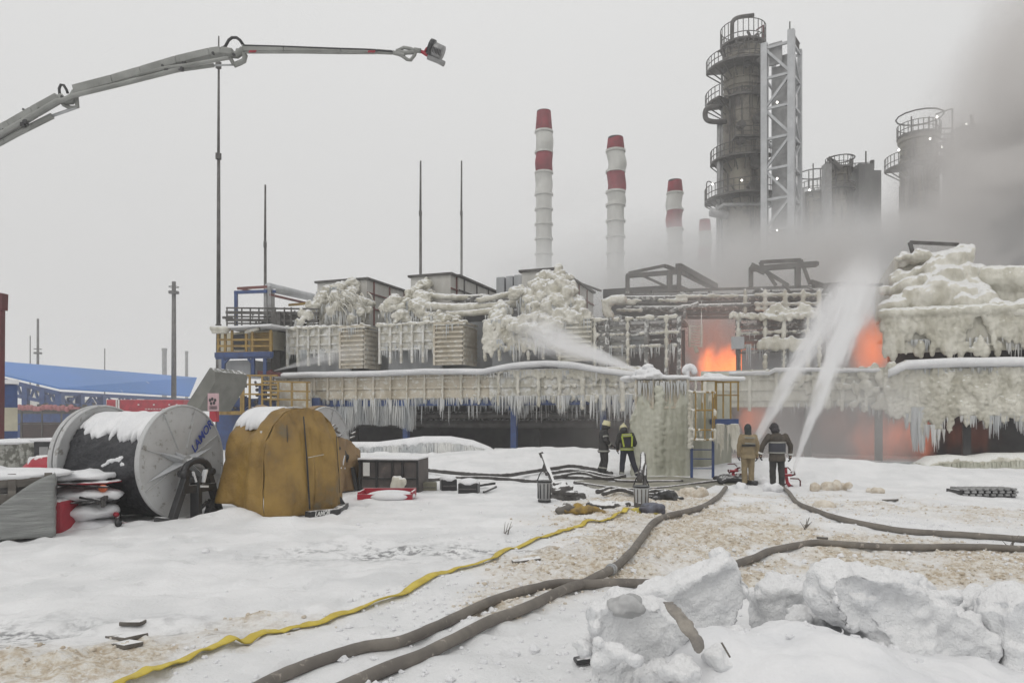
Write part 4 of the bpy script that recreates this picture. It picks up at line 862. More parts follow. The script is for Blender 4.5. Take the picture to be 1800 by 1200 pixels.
def lattice_tower():
    Y = 73.0; rz = R(-35); q = P(1391, 460, Y); H = PZ(64, Y)
    t = thing('lattice_tower', 'pale grey square lattice tower with zigzag bracing right of the tallest column', 'lattice tower', (q.x, q.y, 0), rz)
    M = Matrix.Translation((q.x, q.y, 0)) @ Matrix.Rotation(rz, 4, 'Z'); W, Dp = 2.6, 3.3
    c = lambda x, y, z: M @ Vector((x, y, z))
    for x, y in ((-W, 0), (0, 0), (0, Dp), (-W, Dp)): b = MB(); b.beam(c(x, y, 0), c(x, y, H + (.6 if (x, y) == (0, 0) else 0)), .62 if y == 0 else .4, up=(M.to_3x3() @ Vector((1, 0, 0)))); b.build('corner_post', M_galv, t)
    n = 13; h = H / n * 1.0
    for k in range(1, n + 1): z = k * h - .5; b = MB(); b.beam(c(-W, 0, z), c(0, 0, z), .24); b.beam(c(0, 0, z), c(0, Dp, z), .24); b.beam(c(-W, Dp, z), c(0, Dp, z), .2); b.beam(c(-W, 0, z), c(-W, Dp, z), .2); b.build('cross_beam', M_galv, t)
    b = MB()
    for k in range(n):
        z0, z1 = k * h - .5, (k + 1) * h - .5; z0 = max(z0, 0)
        if k % 2: b.beam(c(-W, 0, z0), c(0, 0, z1), .24); b.beam(c(0, 0, z0), c(0, Dp, z1), .22)
        else: b.beam(c(-W, 0, z1), c(0, 0, z0), .24); b.beam(c(0, 0, z1), c(0, Dp, z0), .22)
    b.build('diagonal_brace', M_galv, t)
    b = MB(M); b.box((-W + .5, .9, 0), (-W + 1.25, 1.5, H - 2.2)); b.box((-1.35, .9, 0), (-.45, 1.5, H - 1.2)); b.build('duct', M_grey, t)
    b = MB(M); b.box((-W + 1.26, 2.0, 0), (-1.4, 2.1, H - 4)); b.build('dark_panel', M_dark, t)  # dark sheet painted in for the shaded gap between the ducts
    b = MB(M); b.box((-.35, Dp - 1.5, 0), (-.25, Dp - .3, H - 1)); b.box((-W + .35, .3, H - 2.2), (-W + 1.6, .5, H)); b.build('side_sheet', M_grey, t)
    b = MB(); b.beam(c(-.4, 1, H), c(-.4, 1, H + 2), .1); b.tube([c(-.4, 1, H + .9), c(-.4, 1, H + 1.2)], .2, 8); b.build('mast', M_steel, t)
    b = MB()
    for k in range(8): b.beam(c(0, Dp * k / 8, H - .4), c(0, Dp * k / 8, H + .6), .08)
    b.beam(c(0, 0, H + .6), c(0, Dp, H + .6), .08); b.build('railing', M_steel, t)
    for py in (180, 405, 314): s_ = P(1366, py, Y - .6); b = MB(); b.sphere(tuple(s_), .10, 8, 6, True); b.build('lamp', M_lamp, t)
lattice_tower()
def stack(px, pt, wpx, Y, bands, label, dark, seed):
    k = Y / FPX; cx = (px - 900) * k; r = wpx * k / 2; z = lambda py: PZ(py, Y)
    t = thing('striped_chimney', label, 'chimney', (cx, Y, 0), group='red and white banded chimneys')
    rnd = random.Random(seed); b = MB(); b.lathe([(r * .98, 0), (r * .96, z(bands[-1][1]) - .003)], 24, (cx, Y, 0)); b.build('shaft', M_chW, t, smooth=True)
    for y0, y1, c in bands:
        h = z(y0) - z(y1); taper = .84 if y0 == bands[0][0] else 1.0; ph = rnd.uniform(0, 6.28)
        jit = lambda a, zz, ph=ph, h=h: .2 * math.sin(zz / h * math.pi) * math.cos(a - ph) + .06 * math.sin(zz / h * 2 * math.pi + ph) * math.cos(a - ph * 2) if taper == 1 else .02 * math.cos(a * 2 + zz)
        b = MB(); b.lathe([((r * 1.03) * (1 - (1 - taper) * j / 8), h * j / 8) for j in range(9)], 24, (cx, Y, z(y1)), jit=jit); b.build('red_band' if c else 'white_band', M_chR if c else M_chW, t, smooth=True)
    b = MB()
    for py in [y0 for y0, _, _ in bands[1:]] + [bands[-1][1] + 2] + [bands[-1][1] + 2 + 27 * i * wpx / 30 for i in range(1, 7)]:
        if py < 600: b.lathe([(r * .95, 0), (r * 1.13, 0), (r * 1.13, .22), (r * .95, .22)], 24, (cx, Y, z(py)))
    b.build('stiffener_ring', M_chW, t)
    b = MB(); y0 = bands[0][0]; b.lathe([(r * (.86 if dark else .84), -(.5 if dark else .12)), (r * .87, 0), (r * .85, .06), (r * .7, .06), (r * .7, -2)], 24, (cx, Y, z(y0))); b.build('rim', M_dark, t)
stack(956, 197, 29, 87, [(197, 234, 1), (234, 270, 0), (270, 306, 1), (306, 342, 0)], 'tallest and leftmost red and white banded chimney', 0, 1)
stack(1082, 243, 31, 81, [(243, 268, 1), (268, 304, 0), (304, 340, 1), (340, 361, 0)], 'second red and white chimney from the left with sooty rim', 1, 2)
stack(1186.5, 318, 27, 96, [(318, 342, 1), (342, 371, 0), (371, 403, 1)], 'third red and white chimney from the left, short above the steam', 1, 3)
stack(1239, 387, 21, 124, [(387, 410, 1), (410, 436, 0), (436, 462, 1)], 'smallest farthest red and white chimney next to the tallest column', 0, 4)
def back_columns():
    PI = math.pi; Y = 95; k = Y / FPX; M_ = M_col
    M_tw = surf('tower_sheet', (.2, .2, .2), (.13, .13, .13), .6, .6, streak=(1, 1, .3), bump=.3)
    def fit(t, cx, Y, r, p0, p1, n):
        random.seed(int(cx)); b = MB()
        for _ in range(n):
            a = random.uniform(PI, 2 * PI); z0 = PZ(random.uniform(p0, p1), Y); q = Vector((cx + (r + .15) * math.cos(a), Y + (r + .15) * math.sin(a), z0))
            if random.random() < .5: b.beam(q, q - Vector((0, 0, random.uniform(2, 8))), random.uniform(.1, .3))
            else: b.beam(q, q + Vector((random.uniform(-1, 1), 0, random.uniform(-.3, .3))), random.uniform(.1, .35))
        b.build('fittings', M_steel, t)
        b = MB()
        for py in range(int(p0) + 12, int(p1), 22): b.lathe([(r * .99, 0), (r + .1, .02), (r + .1, .2), (r * .99, .22)], 24, (cx, Y, PZ(py, Y)))
        b.build('seam_ring', M_, t)
    cx = (1432 - 900) * k; r = 20 * k; t = thing('process_column', 'low dim column with hoop rail right behind the lattice tower', 'process column', (cx, Y, 0))
    b = MB(); b.lathe([(r, 0), (r, PZ(342, Y)), (.1, PZ(338, Y))], 24, (cx, Y, 0)); b.build('shell', M_, t); fit(t, cx, Y, r, 345, 430, 30); ring_platform(t, cx, Y, PZ(344, Y), r - .3, r + .4, 0, 2 * PI, 1.3)
    b = MB(); b.tube(ring_pts(cx, Y, PZ(306, Y), r + .6, 0, 2 * PI, 20), .08, 5)
    for p in ring_pts(cx, Y, PZ(344, Y), r + .3, 0, 2 * PI, 8): b.beam(p, (p[0], p[1], PZ(306, Y)), .1)
    b.beam((cx - .6, Y - 1, PZ(340, Y)), (cx - .6, Y - 1, PZ(292, Y)), .12); b.build('hoop_rail', M_steel, t)
    for px in (1423, 1449): q = P(px, 334, Y - 2.2); b = MB(); b.sphere(tuple(q), .12, 8, 6, True); b.build('lamp', M_lamp, t)
    cx = (1475 - 900) * k; r = 19 * k; t = thing('process_column', 'dim column with spiky top between two darker neighbours', 'process column', (cx, Y, 0))
    b = MB(); b.lathe([(r, 0), (r, PZ(298, Y)), (.1, PZ(292, Y))], 24, (cx, Y, 0)); b.build('shell', M_, t); fit(t, cx, Y, r, 300, 430, 34); ring_platform(t, cx, Y, PZ(300, Y), r - .3, r + .3, 0, 2 * PI, 1.3); ring_platform(t, cx, Y, PZ(336, Y), r - .3, r + .6, PI, 2 * PI, .2)
    b = MB(); b.tube(ring_pts(cx + .3, Y, PZ(279, Y), r + .2, 0, 2 * PI, 18), .08, 5); b.beam(P(1456, 277, Y - 2), P(1464, 283, Y - 2), .3); b.beam(P(1463, 280, Y - 2), P(1463, 300, Y - 2), .3); b.tube([P(1463, 284, Y - 2), P(1478, 297, Y - 2)], .4, 8)
    for a in (1458, 1494): b.beam(P(a, 300, Y - 1), P(a, 279, Y - 1), .12)
    b.build('top_piping', M_steel, t)
    b = MB(); b.beam(P(1453, 290, Y - 2.5), P(1453, 500, Y - 2.5), .9); b.build('riser', M_grey, t)
    t = thing('process_tower', 'square dim enclosed tower with mast, right of the low columns', 'process tower', ((1522 - 900) * k, Y, 0)); x0, x1 = (1503 - 900) * k, (1545 - 900) * k
    b = MB(); b.box((x0, Y - 1, 0), (x1 - 1.1, Y + 2, PZ(292, Y)), True); b.box((x1 - 1.098, Y - .6, 0), (x1, Y + 2, PZ(302, Y)), True); b.build('cladding', M_tw, t)
    b = MB(); b.box(((1490 - 900) * k, Y - .5, PZ(300, Y)), (x1 - 1, Y + 1, PZ(296, Y)), True); b.build('top_platform', M_steel, t)
    b = MB()
    for px in range(1491, 1536, 6): b.beam(P(px, 297, Y), P(px, 288, Y), .08)
    b.beam(P(1491, 288, Y), P(1536, 285, Y), .08); b.beam(P(1522, 297, Y), P(1522, 266, Y), .14); b.beam(P(1533, 297, Y), P(1533, 282, Y), .4); b.build('railing', M_steel, t)
    b = MB(); b.beam(P(1412, 330, Y - 3), P(1412, 430, Y - 3), .25); b.beam(P(1407, 330, Y - 3), P(1407, 420, Y - 3), .15); o = b.build('grey_riser', M_grey); tag(o, 'thin twin risers just right of the lattice tower', 'pipe')
    Y = 88; k = Y / FPX; cx = (1615 - 900) * k; r = 30 * k; t = thing('process_column', 'wide column with open hoop on top fading into the brown smoke at right', 'process column', (cx, Y, 0))
    b = MB(); b.lathe([(r, 0), (r, PZ(252, Y)), (r + .25, PZ(250, Y)), (r + .25, PZ(242, Y)), (.1, PZ(238, Y))], 28, (cx, Y, 0)); b.build('shell', M_, t); fit(t, cx, Y, r, 250, 380, 30)
    ring_platform(t, cx, Y, PZ(243, Y), r - .3, r + .35, 0, 2 * PI, 1.3); ring_platform(t, cx, Y, PZ(300, Y), r - .3, r + 1.7, PI * .9, PI * 1.5, 1.4); ring_platform(t, cx, Y, PZ(296, Y), r - .3, r + 1.6, PI * 1.5, PI * 2.05, 1.3)
    b = MB(); pts = ring_pts(cx + .1, Y, PZ(206, Y), r + .5, 0, 2 * PI, 14); b.tube(pts, .09, 5)
    for a in (1602, 1633, 1645): b.beam(P(a, 240, Y - 1), P(a, 205, Y - 1), .12)
    b.beam(P(1645, 201, Y), P(1674, 191, Y), .12); b.beam(P(1674, 191, Y), P(1674, 290, Y), .14); b.beam(P(1650, 226, Y), P(1674, 226, Y), .12); b.beam(P(1650, 236, Y), P(1674, 236, Y), .12); b.beam(P(1650, 245, Y), P(1674, 245, Y), .2); b.build('hoop_frame', M_steel, t)
    for px, py in ((1635, 244), (1655, 259), (1647, 206), (1580, 264), (1699, 218)): q = P(px, py, Y - 3); b = MB(); b.sphere(tuple(q), .12, 8, 6, True); b.build('lamp', M_lamp, t)
    b = MB(); b.box((P(1680, 230, 96).x, 95, 0), (P(1760, 230, 96).x, 99, PZ(226, 96)), True); o = thing('process_tower', 'blurred square tower deep in the smoke at the right edge', 'process tower', (P(1720, 230, 96).x, 96, 0)); b.build('cladding', M_gclad, o)
    b = MB(); b.beam(P(1708, 226, 95), P(1708, 202, 95), .3)
    for px in range(1682, 1760, 10): b.beam(P(px, 226, 95), P(px, 218, 95), .1)
    b.beam(P(1682, 218, 95), P(1760, 218, 95), .1); b.build('railing', M_steel, o)
back_columns()
# ---------------- lightning masts and far stubs
def mast(px, pt, pbase, Y, r0, label, head=None, joints=()):
    cx = (px - 900) * Y / FPX; t = thing('lightning_mast', label, 'mast', (cx, Y, 0), group='slender lightning masts'); z = PZ(pt, Y)
    b = MB(); seq = [0] + [PZ(j, Y) for j in joints] + [z]; r = r0
    for a, c in zip(seq[:-1], seq[1:]): b.tube([(cx, Y, a), (cx + .0008 * c, Y, c)], [r, r * .72], 8); r *= .66
    b.build('pole', M_steel, t, smooth=True)
    b = MB()
    for j in joints: b.tube([(cx, Y, PZ(j, Y) - .2), (cx, Y, PZ(j, Y) + .2)], r0 * .9, 8)
    if joints: b.build('joint_collar', M_steel, t)
    if head: b = MB(); zz = PZ(head, Y); b.tube([(cx, Y, zz), (cx, Y, zz + .35)], .75, 10); b.build('lamp_ring', M_steel, t); b = MB(); b.tube(ring_pts(cx, Y, zz + 1, .7, 0, 6.28, 10), .06, 5); b.build('head_rail', M_steel, t)
mast(384, 64, 660, 52, .24, 'tallest lightning mast crossing behind the crane boom', joints=(575, 275, 115))
mast(466, 325, 520, 50, .13, 'lightning mast rising from the far left steel rack', joints=(430,)); mast(739, 283, 490, 62, .15, 'lightning mast above the second module roof', joints=(375,)); mast(811, 283, 490, 72, .15, 'fainter lightning mast right of the second module', joints=(375,))
mast(305.5, 495, 660, 110, .42, 'mast with a lamp ring over the blue canopy', head=516); mast(66.5, 560, 640, 150, .3, 'small mast with a basket far left over the canopy', head=622); mast(53, 590, 640, 170, .16, 'faintest short mast at the far left'); mast(184, 612, 650, 160, .14, 'tiny thin mast above the middle of the canopy')
for px, y0, wpx, lb in ((289, 612, 8, 'wider pale stub chimney behind the canopy'), (328, 617, 5, 'thinner pale stub chimney behind the canopy')):
    Y = 160; b = MB(); c = P(px, y0, Y); r = wpx * Y / FPX / 2; t = thing('stub_chimney', lb, 'chimney', (c.x, Y, 0), group='pale stub chimneys'); b.lathe([(r, 0), (r, c.z - .5), (r * 1.15, c.z - .5), (r * 1.15, c.z), (r * .8, c.z), (r * .8, c.z - 2)], 14, (c.x, Y, 0)); b.build('shaft', M_grey, t)
# ================================================================ LEFT : BLUE CANOPY AND YARD BEHIND
def canopy():
    A_, B_, C_, D_ = P(105, 684, 87), P(333, 697, 118), P(346, 665, 128), P(-140, 626, 84); t = thing('canopy_shed', 'long open shed with bright blue sheet roof on blue trusses', 'canopy', (A_.x, A_.y, 0))
    b = MB(); up = Vector((0, 0, .18)); b.add([A_, B_, C_, D_, A_ + up, B_ + up, C_ + up, D_ + up], [(0, 3, 2, 1), (4, 5, 6, 7), (0, 1, 5, 4), (1, 2, 6, 5), (2, 3, 7, 6), (3, 0, 4, 7)], True); b.build('roof', M_roof, t)
    dn = Vector((0, 0, -.5)); b = MB(); b.beam(A_ + dn, B_ + dn, .45); b.beam(A_ + dn * 3.6, B_ + dn * 3.6, .4); b.beam(A_ + dn, D_ + dn, .5); b.beam(A_ + dn * 3.6, D_ + dn * 4.5, .4)
    n = 16
    for k in range(n):
        p, q = A_.lerp(D_, k / n), A_.lerp(D_, (k + .5) / n); r_ = A_.lerp(D_, (k + 1) / n); b.beam(p + dn, q + dn * 4, .22); b.beam(q + dn * 4, r_ + dn, .22)
    for k in range(10): p, q, r_ = A_.lerp(B_, k / 10), A_.lerp(B_, (k + .5) / 10), A_.lerp(B_, (k + 1) / 10); b.beam(p + dn, q + dn * 3.6, .2); b.beam(q + dn * 3.6, r_ + dn, .2)
    b.build('truss', M_blue, t)
    for k in (0, .12, .26, .45, .62, .8, 1): p = A_.lerp(B_, k); b = MB(); b.beam((p.x, p.y, -.2), p + dn, .75 if k < .3 else .5); b.build('post', M_blue, t)
    for k in (.12, .25, .42): p = A_.lerp(D_, k); b = MB(); b.beam((p.x, p.y, -.2), p + dn, .6); b.build('post', M_blue, t)
    b = MB()
    for k in (0, .12, .26): p = A_.lerp(B_, k); b.beam(p + dn * 8, A_.lerp(B_, k + .07) + dn * 2, .35); b.beam(p + dn * 8, A_.lerp(B_, max(0, k - .07)) + dn * 2 if k else A_.lerp(D_, .1) + dn * 2, .35)
    b.build('knee_brace', M_blue, t)
    def bx(name, lb, cat, px0, px1, y0, y1, Y, dep, m, zb=None): 
        p, q = P(px0, y0, Y), P(px1, y1, Y); b = MB(); b.box((p.x, Y, q.z if zb is None else zb), (q.x, Y + dep, p.z), True); o = b.build(name, m, bevel=.04); return tag(o, lb, cat)
    bx('red_tank_trailer', 'long red box body with pale stripes under the blue canopy', 'container', 187, 322, 702, 726, 70, 3, M_red, 0)
    t2 = [o for o in COL.objects if o.name.startswith('red_tank')][0]
    b = MB()
    for px in (205, 209): b.beam(P(px, 702, 69.95), P(px, 726, 69.95), .12)
    for k in range(9): b.beam(P(255 + k * 5, 718.5, 69.95), P(258 + k * 5, 718.5, 69.95), .07)
    for px in (243, 270, 297, 310): q = P(px, 711, 69.9); b.box((q.x - .06, q.y, q.z - .06), (q.x + .06, q.y + .1, q.z + .06), True)
    b.build('stripe_marks', M_white, t2)
    bx('blue_tank', 'long blue low container behind the reels', 'container', 30, 150, 724, 742, 75, 3, M_blue, 0)
    bx('brown_pipe_stack', 'brown stack of pipes below the blue container', 'pipe stack', 35, 118, 742, 772, 60, 2, surf('brown_pipes', (.07, .045, .04), (.04, .03, .03), 2, .7, streak=(1, 1, 8), bump=.6), 0)
    bx('pale_hall', 'pale grey hall wall seen between the canopy posts', 'building', 48, 78, 690, 712, 130, 10, M_clad, 0)
    bx('low_ridge_hall', 'low pale hall under the far end of the canopy', 'building', 130, 190, 702, 716, 140, 10, M_clad, 0)
    t = thing('pipe_manifold', 'row of small pipes and pinkish valves under the canopy', 'pipework', tuple(P(90, 730, 72))); b = MB(); random.seed(81)
    for k in range(38): px = 32 + k * 3.6; b.beam(P(px, 727, 72), P(px, 711 + random.uniform(-4, 6), 72), .2)
    for y in (715, 719): b.beam(P(32, y, 71.8), P(170, y + 1, 71.8), .16)
    b.build('risers', M_steel, t); b = MB()
    for k in range(14): px = 34 + k * 7; q = P(px, 717 + random.uniform(-2, 2), 71.6); b.sphere(tuple(q), .28, 7, 5, True)
    b.beam(P(32, 716.5, 71.6), P(140, 717, 71.6), .2); b.build('valves', surf('pink_valves', (.4, .16, .17), (.3, .12, .12)), t)
    b = MB()
    for px in (38, 74, 108): b.beam(P(px, 775, 60), P(px, 722, 60), .1)
    for y in (723, 745): b.beam(P(32, y, 60), P(112, y, 60), .08)
    o = b.build('scaffold_frame', M_steel); tag(o, 'thin grey scaffold bars before the blue container', 'scaffold')
    # striped hut + maroon post
    t = thing('striped_hut', 'blue and cream banded hut cut by the left edge', 'hut', tuple(P(10, 770, 34)))
    c = P(31, 735, 34); HM_ = Matrix.Translation((c.x, c.y, 0)) @ Matrix.Rotation(R(35), 4, 'Z')
    for y0, y1, m in ((676, 716, M_blue), (716, 757, M_cream), (757, 790, M_blue)):
        b = MB(HM_); b.box((-3, 0, max(P(0, y1, 34).z, -.1)), (0, 3, P(0, y0, 34).z - .003)); b.build('wall_band', m, t)
    b = MB(HM_); z_ = P(0, 675, 34).z; b.box((-3.1, -.15, z_), (.05, 3, z_ + .2)); b.build('snowy_roof', M_snow, t)
    b = MB(); b.beam(P(-2, 790, 30), P(0, 528, 30), .26); b.beam(P(0, 545, 30), P(1, 516, 30), .38); b.build('maroon_post', M_maroon); tag([o for o in COL.objects if o.name == 'maroon_post'][0], 'tall maroon post at the left edge', 'post')
canopy()
# ---------------- steel rack and shelter left of the platform
def shelter():
    random.seed(91)
    t = site_thing('equipment_shelter', 'stacked shelter with ochre window wall on blue beams, left end of the plant', 'shelter', 430, -1)
    V = -.6
    def bb(px0, px1, y0, y1, V0, V1, m, name):
        u0, u1 = su(px0, V0), su(px1, V0); b = SB(); b.box((u0, V0, sz(y1, u0, V0)), (u1, V1, sz(y0, u0, V0))); return b.build(name, m, t)
    bb(394, 440, 634, 662, V + .6, 3, M_gclad, 'grey_cabinet'); bb(382, 476, 574, 577, V - .4, 3, M_snow, 'snowy_cover'); bb(388, 476, 585, 617, V + 1.2, 3.5, M_cream, 'wall')
    bb(409, 433, 588, 614, V + 1.1, 1.15 + V, M_dark, 'window'); bb(440, 478, 585, 617, V + .6, V + .7, M_ochre, 'slatted_panel'); bb(476, 492, 548, 655, 1.5, 4, M_steel, 'rear_tower'); bb(384, 391, 628, 660, V + .5, V + 1, M_grey, 'white_drum')
    b = MB()
    for y in range(588, 618, 5): b.beam(S(441, y, V + .5), S(477, y, V + .5), .07)
    b.build('slats', M_ochre, t)
    b = MB()
    for px in (384, 396, 408, 433, 444, 476): b.beam(S(px, 580, V), S(px, 620, V), .14)
    for y in (597, 608, 619): b.beam(S(382, y, V), S(478, y, V), .12)
    b.build('ochre_rail', M_ochre, t)
    b = MB(); b.beam(S(380, 624, V), S(478, 622, V), .3); b.beam(S(380, 629, V), S(478, 627, V), .16)
    for px in (393, 445, 466): b.beam(S(px, 622, V), S(px, 662, V), .2)
    b.beam(S(393, 640, V), S(404, 628, V), .12); b.beam(S(445, 640, V), S(435, 628, V), .12); b.build('blue_frame', M_blue, t)
    b = MB(); b.tube([S(372, 577, V - .3), S(402, 578, V - .3)], .18, 8); b.tube([S(374, 583, V - .3), S(400, 583, V - .3)], .12, 8); b.tube([S(432, 584, V), S(455, 577, V)], .12, 8); b.build('rimed_pipe', M_ice, t, smooth=True)
    # upper rack
    t = site_thing('steel_rack', 'blue portal and grey pipe rack above the shelter with red top beam', 'steel rack', 450, 2); V = 2
    b = MB(); b.beam(S(415, 575, V), S(415, 512, V), .2); b.beam(S(413, 514, V), S(470, 512, V), .2); b.beam(S(480, 506, V + 1), S(482, 512, V), .2); b.build('blue_portal', M_blue, t)
    b = MB(); b.beam(S(418, 507, V), S(470, 504, V), .16); b.beam(S(424, 508, V), S(450, 513, V), .12); b.beam(S(475, 518, V), S(548, 535, V + 5), .14); b.build('red_beam', M_redp, t)
    b = MB(); b.tube([S(472, 505, V), S(556, 524, V + 8)], .3, 10); b.build('slanted_duct', M_galv, t, smooth=True)
    b = SB(); u0 = su(470, V); b.box((u0, V, 4), (su(476, V), V + .4, sz(503, u0, V))); b.box((su(462, V), V + .1, 4), (su(467, V), V + .4, sz(506, u0, V))); b.build('post', M_grey, t)
    b = MB()
    for y in (541, 549, 556, 562, 568): b.beam(S(398, y, V - .5), S(560, y + 2, V + random.uniform(-.3, .5)), .1 + .08 * (y in (549, 562)))
    for px in (399, 414, 425, 440, 455, 470, 484, 500, 512): b.beam(S(px, 540, V - .5), S(px, 576, V - .5), .08)
    for k in range(80): px = random.uniform(398, 545); py = random.uniform(550, 600); b.beam(S(px, py, V + random.uniform(-.5, 1.5)), S(px + random.choice((0, random.uniform(-16, 16))), py + random.uniform(-9, 9), V + random.uniform(-.5, 1.5)), random.uniform(.06, .2))
    for k in range(16): px = random.uniform(480, 510); py = random.uniform(570, 640); b.beam(S(px, py, V), S(px + random.uniform(0, 14), py, V), .12)
    b.build('pipework', M_steel, t)
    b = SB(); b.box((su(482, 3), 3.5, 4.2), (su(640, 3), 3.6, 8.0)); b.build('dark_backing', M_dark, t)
    b = MB(); b.beam(S(508, 536, V + 2), S(545, 533, V + 2), .15)
    for px in (395, 420, 480, 530): pass
    b.build('top_rail', M_ochre, t)
    # lower ochre landing with rails
    t = site_thing('ochre_landing', 'ochre railed landing with blue cylinders below the shelter', 'landing', 450, -2); V = -2.2
    b = SB(); u0, u1 = su(378, V), su(545, V); zf = sz(722, su(460, V), V); b.box((u0, V, zf - .22), (u1, V + 1.5, zf)); b.build('deck', M_ochre, t)
    b = MB()
    for px in (378, 383, 388, 399, 404, 424, 428, 439, 461, 476, 489, 513, 540): b.beam(S(px, 660 if px < 480 else 672, V), S(px, 726, V), .11)
    for y0, y1 in ((659, 660), (675, 676), (692, 693)): b.beam(S(378, y0, V), S(488, y1, V), .1)
    for y0, y1 in ((670, 672), (686, 688), (701, 703)): b.beam(S(461, y0, V - .02), S(545, y1, V - .02), .09)
    b.build('railing', M_ochre, t)
    b = SB(); b.box((su(487, -1), -1.1, sz(720, su(500, -1), -1)), (su(546, -1), -.9, sz(672, su(500, -1), -1))); b.build('cream_panel', M_panel, t)
    b = MB(); b.tube([S(462, 720, V + .4), S(462, 678, V + .4)], .26, 10); b.build('blue_cylinder', M_blue, t, smooth=True)
    b = MB(); b.tube([S(392, 708, V + .6), S(436, 708, V + .6)], .36, 10); b.tube([S(392, 718, V + .6), S(520, 724, V + .5)], .2, 8); b.build('blue_tank', M_blue, t, smooth=True)
    b = MB()
    for px, py in ((403, 676), (403, 688), (415, 676), (415, 688)): b.box(tuple(S(px - 4, py + 4, V + .8)), tuple(S(px + 4, py - 4, V + .8) + Vector((0, .1, 0))), True)
    b.build('light_blue_box', surf('pale_blue', (.3, .42, .6), (.25, .36, .5)), t)
    b = MB()
    for x in range(452, 490, 5):
        for y in range(676, 706, 9): q = S(x, y, V + .3); b.sphere(tuple(q), .12, 6, 4, True)
    for k in range(22): px = random.uniform(380, 490); py = random.uniform(664, 720); b.beam(S(px, py, V + .4), S(px + random.uniform(-8, 8), py + random.choice((0, 10, -10)), V + .4), random.uniform(.06, .16))
    b.build('valve_cluster', M_debris, t)
    b = SB(); b.box((su(380, -.8), -.75, -.2), (su(560, -.8), -.6, sz(700, su(460, -1), -.8))); b.build('rear_skirt', M_blue, t)
    b = MB(); b.beam(S(455, 655, -.5), S(495, 658, -.5), .25); b.beam(S(470, 657, -.5), S(478, 652, -.5), .2); b.build('red_gear', M_maroon, t)
    # canopy cover in front: slanted grey conveyor chute
    b = MB(); p = [P(321, 722, 34), P(347, 722, 34), P(378, 672, 34), P(378, 653, 34), P(369, 646, 34)]; q = [v + Vector((.6, 2.4, 0)) for v in p]; n = 5
    b.add(p + q, [(0, 1, 2, 3, 4), (9, 8, 7, 6, 5)] + [(i, i + n, (i + 1) % n + n, (i + 1) % n) for i in range(n)], True); o = b.build('conveyor_chute', surf('olive_grey', (.2, .2, .18), (.15, .15, .135), 1.2, .7, bump=.3, snow=.75)); tag(o, 'slanted grey covered chute rising behind the big reel', 'chute')
    t = thing('notice_board', 'small pinkish notice sign on a red foot beside the ochre landing', 'sign', tuple(P(374, 740, 30)))
    b = MB(); b.box(tuple(P(365, 722, 30)), tuple(P(384, 691, 30) + Vector((0, .06, 0))), True); b.build('sign_panel', surf('pink_sign', (.55, .38, .4), (.5, .33, .36), 4), t)
    b = MB(); b.box(tuple(P(368, 741, 30)), tuple(P(380, 722.5, 30) + Vector((0, .3, 0))), True); b.build('red_foot', M_red, t)
    b = MB()
    for x, y in ((369, 703), (373, 701), (378, 703), (371, 709), (376, 708)): b.sphere(tuple(P(x, y, 29.98)), (.05, .02, .07), 6, 4, True)
    for k in range(3): b.beam(P(368, 714 + k * 2, 29.97), P(381, 714 + k * 2, 29.97), .02)
    b.build('sign_marks', M_black, t)
shelter()

